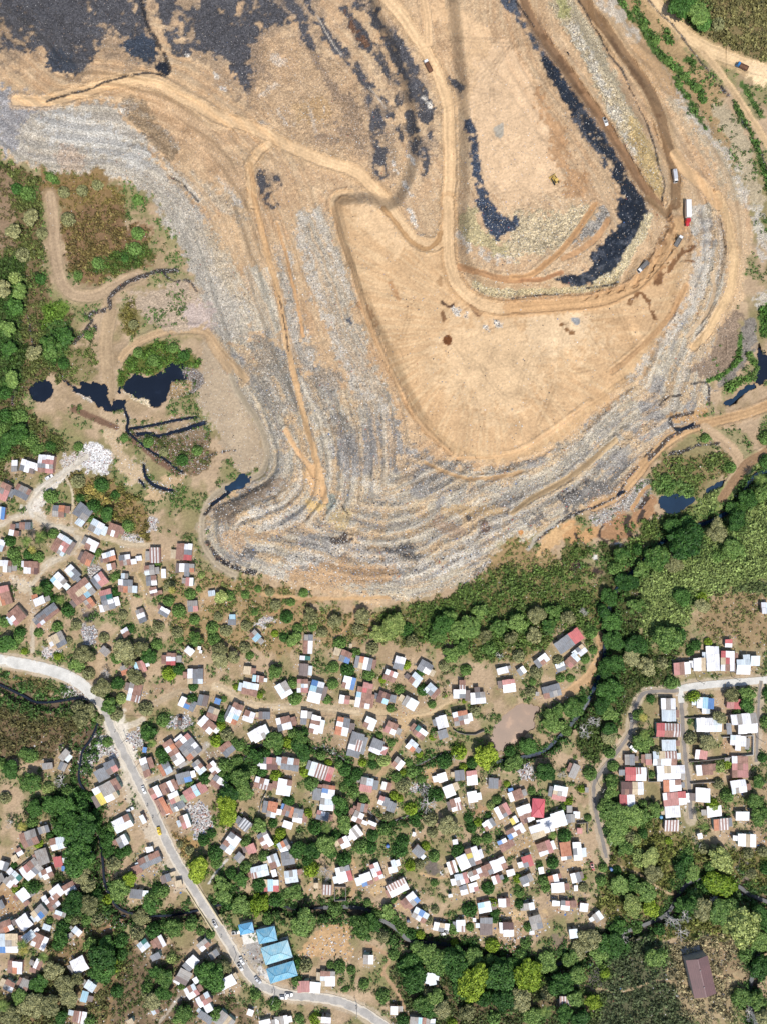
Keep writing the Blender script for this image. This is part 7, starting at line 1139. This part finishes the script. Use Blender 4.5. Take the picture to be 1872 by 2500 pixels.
def truck(root, cabm, bedm, loadm, L_=7.6, kind='dump'):
    ch = plain('chassis_steel_' + str(len(bpy.data.materials)), (.05, .05, .05), .8); MB().box(-L_ / 2, L_ / 2 - .2, -.45, .45, .55, .85).obj('chassis', ch, root)
    xc = L_ / 2
    loft([(xc - 2.0, 1.1, 1.02, .7, 2.6), (xc - .7, 1.12, 1.04, .6, 2.65), (xc - .35, 1.12, .98, .6, 2.2), (xc, 1.08, .98, .6, 1.5)]).obj('cab', cabm, root)
    MB().hexa([(xc - .06, -.95, 1.55), (xc - .06, .95, 1.55), (xc - .60, .92, 2.5), (xc - .60, -.92, 2.5)], [(xc + .02, -.95, 1.6), (xc + .02, .95, 1.6), (xc - .52, .92, 2.56), (xc - .52, -.92, 2.56)]).obj('windscreen', GLASS, root)
    x0, x1 = -L_ / 2, xc - 2.25
    if kind == 'dump':
        MB().box(x0, x1, -1.15, 1.15, .95, 1.1).obj('bed_floor', bedm, root)
        for s in (-1, 1): MB().box(x0, x1, min(s * 1.15, s * 1.25), max(s * 1.15, s * 1.25), .95, 2.2).obj('bed_side', bedm, root)
        MB().box(x0 - .1, x0, -1.25, 1.25, .95, 2.1).obj('tailgate', bedm, root); MB().box(x1, x1 + .1, -1.25, 1.25, .95, 2.5).obj('headboard', bedm, root)
        n = 7; R = random.Random(L_ * 100); vs = [(x0 + (x1 - x0) * i / n, -1.14 + 2.28 * j / 4, 1.55 + (.35 * math.sin(i / n * math.pi) * math.sin(j / 4 * math.pi)) + R.uniform(-.08, .08)) for i in range(n + 1) for j in range(5)]
        MB().add(vs, [(i * 5 + j, (i + 1) * 5 + j, (i + 1) * 5 + j + 1, i * 5 + j + 1) for i in range(n) for j in range(4)]).obj('load', loadm, root)
        rib = [x0 + (x1 - x0) * i / 4 for i in range(5)]
        for x in rib:
            for s in (-1, 1): MB().box(x - .05, x + .05, min(s * 1.25, s * 1.32), max(s * 1.25, s * 1.32), .95, 2.2).obj('bed_rib', bedm, root)
    else:
        loft([(x0, 1.12, 1.05, .95, 2.75), (x0 + .3, 1.2, 1.1, .9, 2.95), (x1 - .3, 1.2, 1.1, .9, 2.95), (x1, 1.15, 1.08, .95, 2.85)]).obj('box_body', bedm, root)
        MB().box(x0 + .5, x0 + 1.1, -.35, .35, 2.9, 3.02).obj('roof_hatch', STEEL, root)
    for s in (-1, 1):
        MB().box(xc - .02, xc + .05, s * .8 - .16, s * .8 + .16, .8, 1.0).obj('headlight', LAMP, root); MB().box(xc - .7, xc - .5, min(s * 1.12, s * 1.4), max(s * 1.12, s * 1.4), 1.7, 2.1).obj('wing_mirror', ch, root)
    wheels(root, (-L_ / 2 + .9, -L_ / 2 + 2.1, xc - 1.1), 1.12, .5, .3)
def at(name, label, cat, u, v, heading, group, F=None, lift=.02, k=1.0):
    z = float(bil(Z0 if F is None else F, u, v)) + lift; p = world(u, v, z); return thing(name, label, cat, (float(p[0]), float(p[1]), z), -math.radians(heading), group, (k, k, k))
WHITE = paint_m('white', (246, 246, 244)); YEL = paint_m('taxi_yellow', (246, 210, 60)); REDP = paint_m('red', (200, 50, 60)); BLUEP = paint_m('blue', (60, 130, 190)); DARK = paint_m('charcoal', (70, 72, 78)); SILV = paint_m('silver', (206, 208, 212)); RUSTP = paint_m('rust_brown', (122, 84, 66), .8); BEDG = paint_m('bed_grey', (140, 140, 138), .7)
CARS = [(390, 2028, 75, YEL, 'sedan', 'car', 'yellow taxi driving along the main road'), (353, 1927, 68, WHITE, 'sedan', 'car', 'white saloon on the main road beside the rusty roofs'), (319, 1975, -25, WHITE, 'van', 'van', 'white van parked by the pale-roofed roadside house'), (526, 2254, 62, WHITE, 'pickup', 'pickup', 'white pickup leaving the bridge'),
 (592, 2344, 63, WHITE, 'sedan', 'car', 'white saloon in the far lane of the passing pair below the bridge'), (588, 2359, 57, WHITE, 'pickup', 'pickup', 'white pickup in the near lane of the passing pair below the bridge'), (631, 2391, 48, SILV, 'sedan', 'car', 'silver saloon alone on the bend beside the school hall'), (706, 2426, 5, WHITE, 'sedan', 'car', 'white saloon on the school side of the bend, passing another'), (693, 2433, 5, WHITE, 'van', 'van', 'white van on the outer side of the bend, passing a saloon'), (577, 2275, -10, WHITE, 'pickup', 'pickup', 'white pickup parked against the small blue hall'), (626, 2270, -12, DARK, 'van', 'van', 'dark van parked between two blue halls'),
 (122, 1165, -30, WHITE, 'sedan', 'car', 'white car parked on the dusty lane near the red and white house'), (1538, 1752, 80, DARK, 'pickup', 'pickup', 'dark pickup on the narrow east lane'), (1444, 2115, 80, REDP, 'pickup', 'pickup', 'red parked pickup beside the southern end of the east lane'), (1084, 2276, -12, DARK, 'sedan', 'car', 'dark car beside the white and cream hut above the stream'), (1476, 298, 70, WHITE, 'pickup', 'pickup', 'white pickup on the upper haul road beside the black liner')]
for (u, v, hd, m, kind, nm, lab) in CARS:
    r = at(nm, lab, nm, u, v, hd, 'cars and vans', lift=.17, k=.92); car(r, m, kind)
SOIL = plain('load_soil', alb(120, 84, 60), .95, var=.3); SCRAP = plain('load_scrap', alb(120, 118, 116), .9, var=.4, scale=4)
for (u, v, hd, cm, bm, lm_, L_, kind, lab) in [(1044, 164, -117, WHITE, RUSTP, SOIL, 7.6, 'dump', 'white-cabbed dump truck with brown load climbing the central haul road'), (1808, 165, 205, BLUEP, RUSTP, SOIL, 7.6, 'dump', 'blue dump truck with rusty bed on the sandy road'), (1653, 590, -60, WHITE, BEDG, SCRAP, 7.0, 'dump', 'white-cabbed dump truck with grey bed under the red lorry'), (1566, 654, 135, WHITE, BEDG, SCRAP, 8.2, 'dump', 'white-cabbed dump truck with dark bed rounding the black liner corner'), (1644, 433, 82, WHITE, SILV, None, 7.6, 'box', 'white box lorry on the wet brown haul road'), (442, 1758, -85, RUSTP, RUSTP, SCRAP, 5.6, 'dump', 'old rusty truck standing among the settlement rubbish'), (1541, 1824, 217, WHITE, WHITE, None, 5.8, 'box', 'white minibus parked beside the east lane')]:
    r = at('dump_truck' if kind == 'dump' else 'box_truck', lab, 'truck', u, v, hd, 'trucks', lift=.1, k=.78); truck(r, cm, bm, lm_, L_, kind)
r = at('articulated_lorry', 'articulated lorry with red tractor and long white trailer', 'lorry', 1674, 524, 89, 'trucks', lift=.1)
truck_l = 11.5
loft([(2.6, 1.0, .95, .7, 2.5), (4.0, 1.05, 1.0, .6, 2.7), (4.4, .85, .7, .6, 1.7), (5.75, .8, .62, .6, 1.45)]).obj('cab', REDP, r); MB().box(-5.8, 2.2, -1.2, 1.2, 1.1, 1.3).obj('trailer_floor', BEDG, r); loft([(-5.8, 1.15, 1.05, 1.32, 3.2), (-5.5, 1.22, 1.12, 1.31, 3.35), (2.0, 1.22, 1.12, 1.31, 3.35), (2.2, 1.15, 1.05, 1.32, 3.2)]).obj('trailer_body', WHITE, r)
MB().hexa([(4.02, -.9, 1.75), (4.02, .9, 1.75), (3.9, .86, 2.6), (3.9, -.86, 2.6)], [(4.12, -.9, 1.75), (4.12, .9, 1.75), (4.0, .86, 2.6), (4.0, -.86, 2.6)]).obj('windscreen', GLASS, r); MB().box(-5.2, 5.2, -.4, .4, .6, .9).obj('chassis', TYRE, r)
for s in (-1, 1): MB().box(5.7, 5.8, s * .55 - .12, s * .55 + .12, .8, 1.0).obj('headlight', LAMP, r); MB().cyl((2.9, s * 1.0, 2.6), .09, 1.6).obj('exhaust', STEEL, r)
wheels(r, (-5.0, -3.8, 3.0, 5.0), 1.1, .5, .3)
# bulldozer
dz_ = at('bulldozer', 'yellow bulldozer working alone on the sandy inner floor', 'bulldozer', 1353, 442, 238, None, lift=.05, k=.85); CATY = plain('machine_yellow', alb(228, 190, 96), .5)
for s in (-1, 1):
    tr = MB().hexa([(-2.0, s * 1.2 - .3, .25), (1.7, s * 1.2 - .3, .25), (1.7, s * 1.2 + .3, .25), (-2.0, s * 1.2 + .3, .25)], [(-1.7, s * 1.2 - .3, 1.0), (1.9, s * 1.2 - .3, .8), (1.9, s * 1.2 + .3, .8), (-1.7, s * 1.2 + .3, 1.0)]).obj('track', TYRE, dz_)
    MB().box(.2, 2.7, min(s * 1.55, s * 1.7), max(s * 1.55, s * 1.7), .4, .65).obj('push_arm', CATY, dz_)
MB().box(-1.6, 1.8, -.85, .85, .5, 1.1).obj('hull', CATY, dz_); loft([(0.1, .7, .6, 1.1, 2.0), (1.6, .6, .52, 1.1, 1.8), (1.95, .5, .42, 1.1, 1.6)]).obj('bonnet', CATY, dz_)
MB().hexa([(-1.4, -.8, 1.1), (0, -.8, 1.1), (0, .8, 1.1), (-1.4, .8, 1.1)], [(-1.3, -.72, 2.7), (-.1, -.72, 2.7), (-.1, .72, 2.7), (-1.3, .72, 2.7)]).obj('cab', GLASS, dz_); MB().box(-1.45, .05, -.85, .85, 2.71, 2.82).obj('cab_roof', CATY, dz_)
MB().add([(2.7, -1.9, .1), (2.5, -1.0, .1), (2.5, 1.0, .1), (2.7, 1.9, .1), (2.75, -1.9, 1.3), (2.55, -1.0, 1.4), (2.55, 1.0, 1.4), (2.75, 1.9, 1.3), (2.85, -1.9, .1), (2.65, -1.0, .1), (2.65, 1.0, .1), (2.85, 1.9, .1), (2.9, -1.9, 1.3), (2.7, -1.0, 1.4), (2.7, 1.0, 1.4), (2.9, 1.9, 1.3)], [(0, 4, 5, 1), (1, 5, 6, 2), (2, 6, 7, 3), (8, 9, 13, 12), (9, 10, 14, 13), (10, 11, 15, 14), (4, 12, 13, 5), (5, 13, 14, 6), (6, 14, 15, 7), (0, 8, 12, 4), (3, 7, 15, 11)]).obj('blade', CATY, dz_)
MB().cyl((1.0, .3, 2.2), .08, .9).obj('exhaust', TYRE, dz_)
for i, (t_, s_, c_, lab) in enumerate([('L', '575,135', (86, 160, 206), 'pale blue water tank beside the white roof of the lane end'), ('K', '1280,1075', (60, 110, 180), 'blue water drum at the foot of the east lane'), ('J', '190,1255', (50, 110, 190), 'blue water drum among the scrub'), ('G', '1360,437', (236, 236, 232), 'round white water tank in the corner of the stepped white roof'), ('P', '478,765', (60, 80, 110), 'dark blue water drum by the stream hut'), ('M', '655,495', (60, 120, 200), 'blue water drum below the red-roofed house')]):
    q = P(t_, s_)[0]; r = at('water_tank', lab, 'water tank', q[0], q[1], 0, 'water tanks and drums', Z); m_ = plain('tank_plastic_' + 'abcdefg'[i], alb(*c_), .5)
    MB().tube([(0, 0, -.3), (0, 0, 1.35), (0, 0, 1.55)], [.85, .85, .55], 16).obj('tank_body', m_, r); MB().cyl((0, 0, 1.62), .3, .14).obj('lid', m_, r)
# ------------------------------------------------------------------ poles and cables, walkers
POLEM = plain('pole_concrete', alb(190, 184, 174), .9); WIRE = plain('cable_black', (.03, .03, .03), .6)
poles = [(298, 1803), (330, 1862), (385, 1975), (430, 2058), (566, 2330), (660, 2420), (860, 2455), (1845, 1800), (1855, 1900), (1700, 1660), (1785, 1652), (1478, 2042), (1460, 1915), (1690, 2045)]
labs = which([('concrete utility pole', a, b) for a, b in poles])
for i, (a, b) in enumerate(poles):
    r = at('utility_pole', labs[i], 'pole', a + 12 if i < 7 else a, b, 30, 'utility poles')
    MB().tube([(0, 0, -1), (0, 0, 8.6)], [.15, .10], 8).obj('pole', POLEM, r); MB().box(-.06, .06, -.9, .9, 8.0, 8.14).obj('crossarm', POLEM, r)
    for s in (-.8, 0, .8): MB().cyl((0, s, 8.24), .06, .2).obj('insulator', STEEL, r)
SKIN = [plain('dark_clothes', alb(62, 62, 74), .9), plain('pale_clothes', alb(196, 190, 180), .9), plain('red_clothes', alb(150, 62, 60), .9)]
def person_mesh(mat):
    me = bpy.data.meshes.new('person'); pts = [(0, 0, .98, .15), (0, 0, 1.2, .14), (0, 0, 1.42, .15), (0, 0, 1.53, .06), (.02, 0, 1.68, .105), (0, .19, 1.38, .06), (.06, .27, 1.12, .045), (.16, .26, .9, .035), (0, -.19, 1.38, .06), (-.08, -.27, 1.12, .045), (-.02, -.26, .88, .035), (.05, .10, .88, .09), (.16, .10, .5, .06), (.08, .10, .08, .045), (.2, .10, .05, .04), (-.05, -.10, .88, .09), (-.08, -.10, .5, .06), (-.3, -.10, .12, .045), (-.2, -.10, .05, .04)]
    ed = [(0, 1), (1, 2), (2, 3), (3, 4), (2, 5), (5, 6), (6, 7), (2, 8), (8, 9), (9, 10), (0, 11), (11, 12), (12, 13), (13, 14), (0, 15), (15, 16), (16, 17), (17, 18)]
    me.from_pydata([p[:3] for p in pts], ed, []); o = link('person', me); o.modifiers.new('skin', 'SKIN'); sv = me.skin_vertices[0].data
    for q, p in zip(sv, pts): q.radius = (p[3], p[3])
    sv[0].use_root = True; s = o.modifiers.new('sub', 'SUBSURF'); s.levels = 1; dg = bpy.context.evaluated_depsgraph_get(); m2 = bpy.data.meshes.new_from_object(o.evaluated_get(dg)); bpy.data.objects.remove(o); m2.materials.clear(); m2.materials.append(mat); return m2
PMESH = [person_mesh(m) for m in SKIN]; HAIR = MB().add(*[(lambda vs: (vs, [(0, 1, 2, 3, 4, 5)] + [(i, (i + 1) % 6, 6) for i in range(6)]))([(.02 + .115 * math.cos(k * 1.047), .115 * math.sin(k * 1.047), 1.70) for k in range(6)] + [(.0, 0, 1.82)])][0]).mesh('hair', TYRE)
ppl = [(283, 1785, 70, 0, 'person in dark clothes walking down the road by the stream bend'), (375, 1994, 75, 0, 'person in dark clothes walking on the road behind the taxi'), (362, 1965, 250, 0, 'person in dark clothes walking on the road ahead of the white saloon'), (645, 1731, 10, 0, 'person in dark clothes on the sandy village lane'), (361, 2016, 100, 2, 'person in red clothes on the verge beside the white roadside shelter'), (1447, 1950, 90, 0, 'person in dark clothes on the east lane under the junction'), (542, 2284, 40, 1, 'person in pale clothes crossing below the bridge'), (666, 2419, 20, 0, 'person in dark clothes on the bend before the passing cars'), (870, 2458, 30, 1, 'person in pale clothes on the verge of the curving road')]
for (u, v, hd, k, lab) in ppl:
    r = at('person', lab, 'person', u, v, hd, 'people walking', lift=.16); link('body', PMESH[k], r); link('hair', HAIR, r)
mbk = at('motorcycle', 'dark motorcycle on the upper brown haul road', 'motorcycle', 1385, 132, 55, None); wheels(mbk, (), 0, .3)
for x in (-.65, .65): w_ = MB().cyl((0, 0, 0), .31, .12, 'y', 14).obj('wheel', TYRE, mbk); w_.location = (x, 0, .31)
loft([(-.7, .10, .08, .75, .9), (-.1, .14, .10, .55, .92), (.35, .14, .10, .5, 1.0), (.6, .06, .05, .7, .95)]).obj('body', DARK, mbk); MB().tube([(.45, -.36, 1.05), (.5, 0, 1.1), (.45, .36, 1.05)], .025, 6).obj('handlebar', STEEL, mbk); MB().box(-.7, 0, -.13, .13, .9, .99).obj('seat', TYRE, mbk)
print('houses', len(HOUSES), 'trees', len(TREES), 'solo', len(SOLO), 'objects', len(bpy.data.objects))
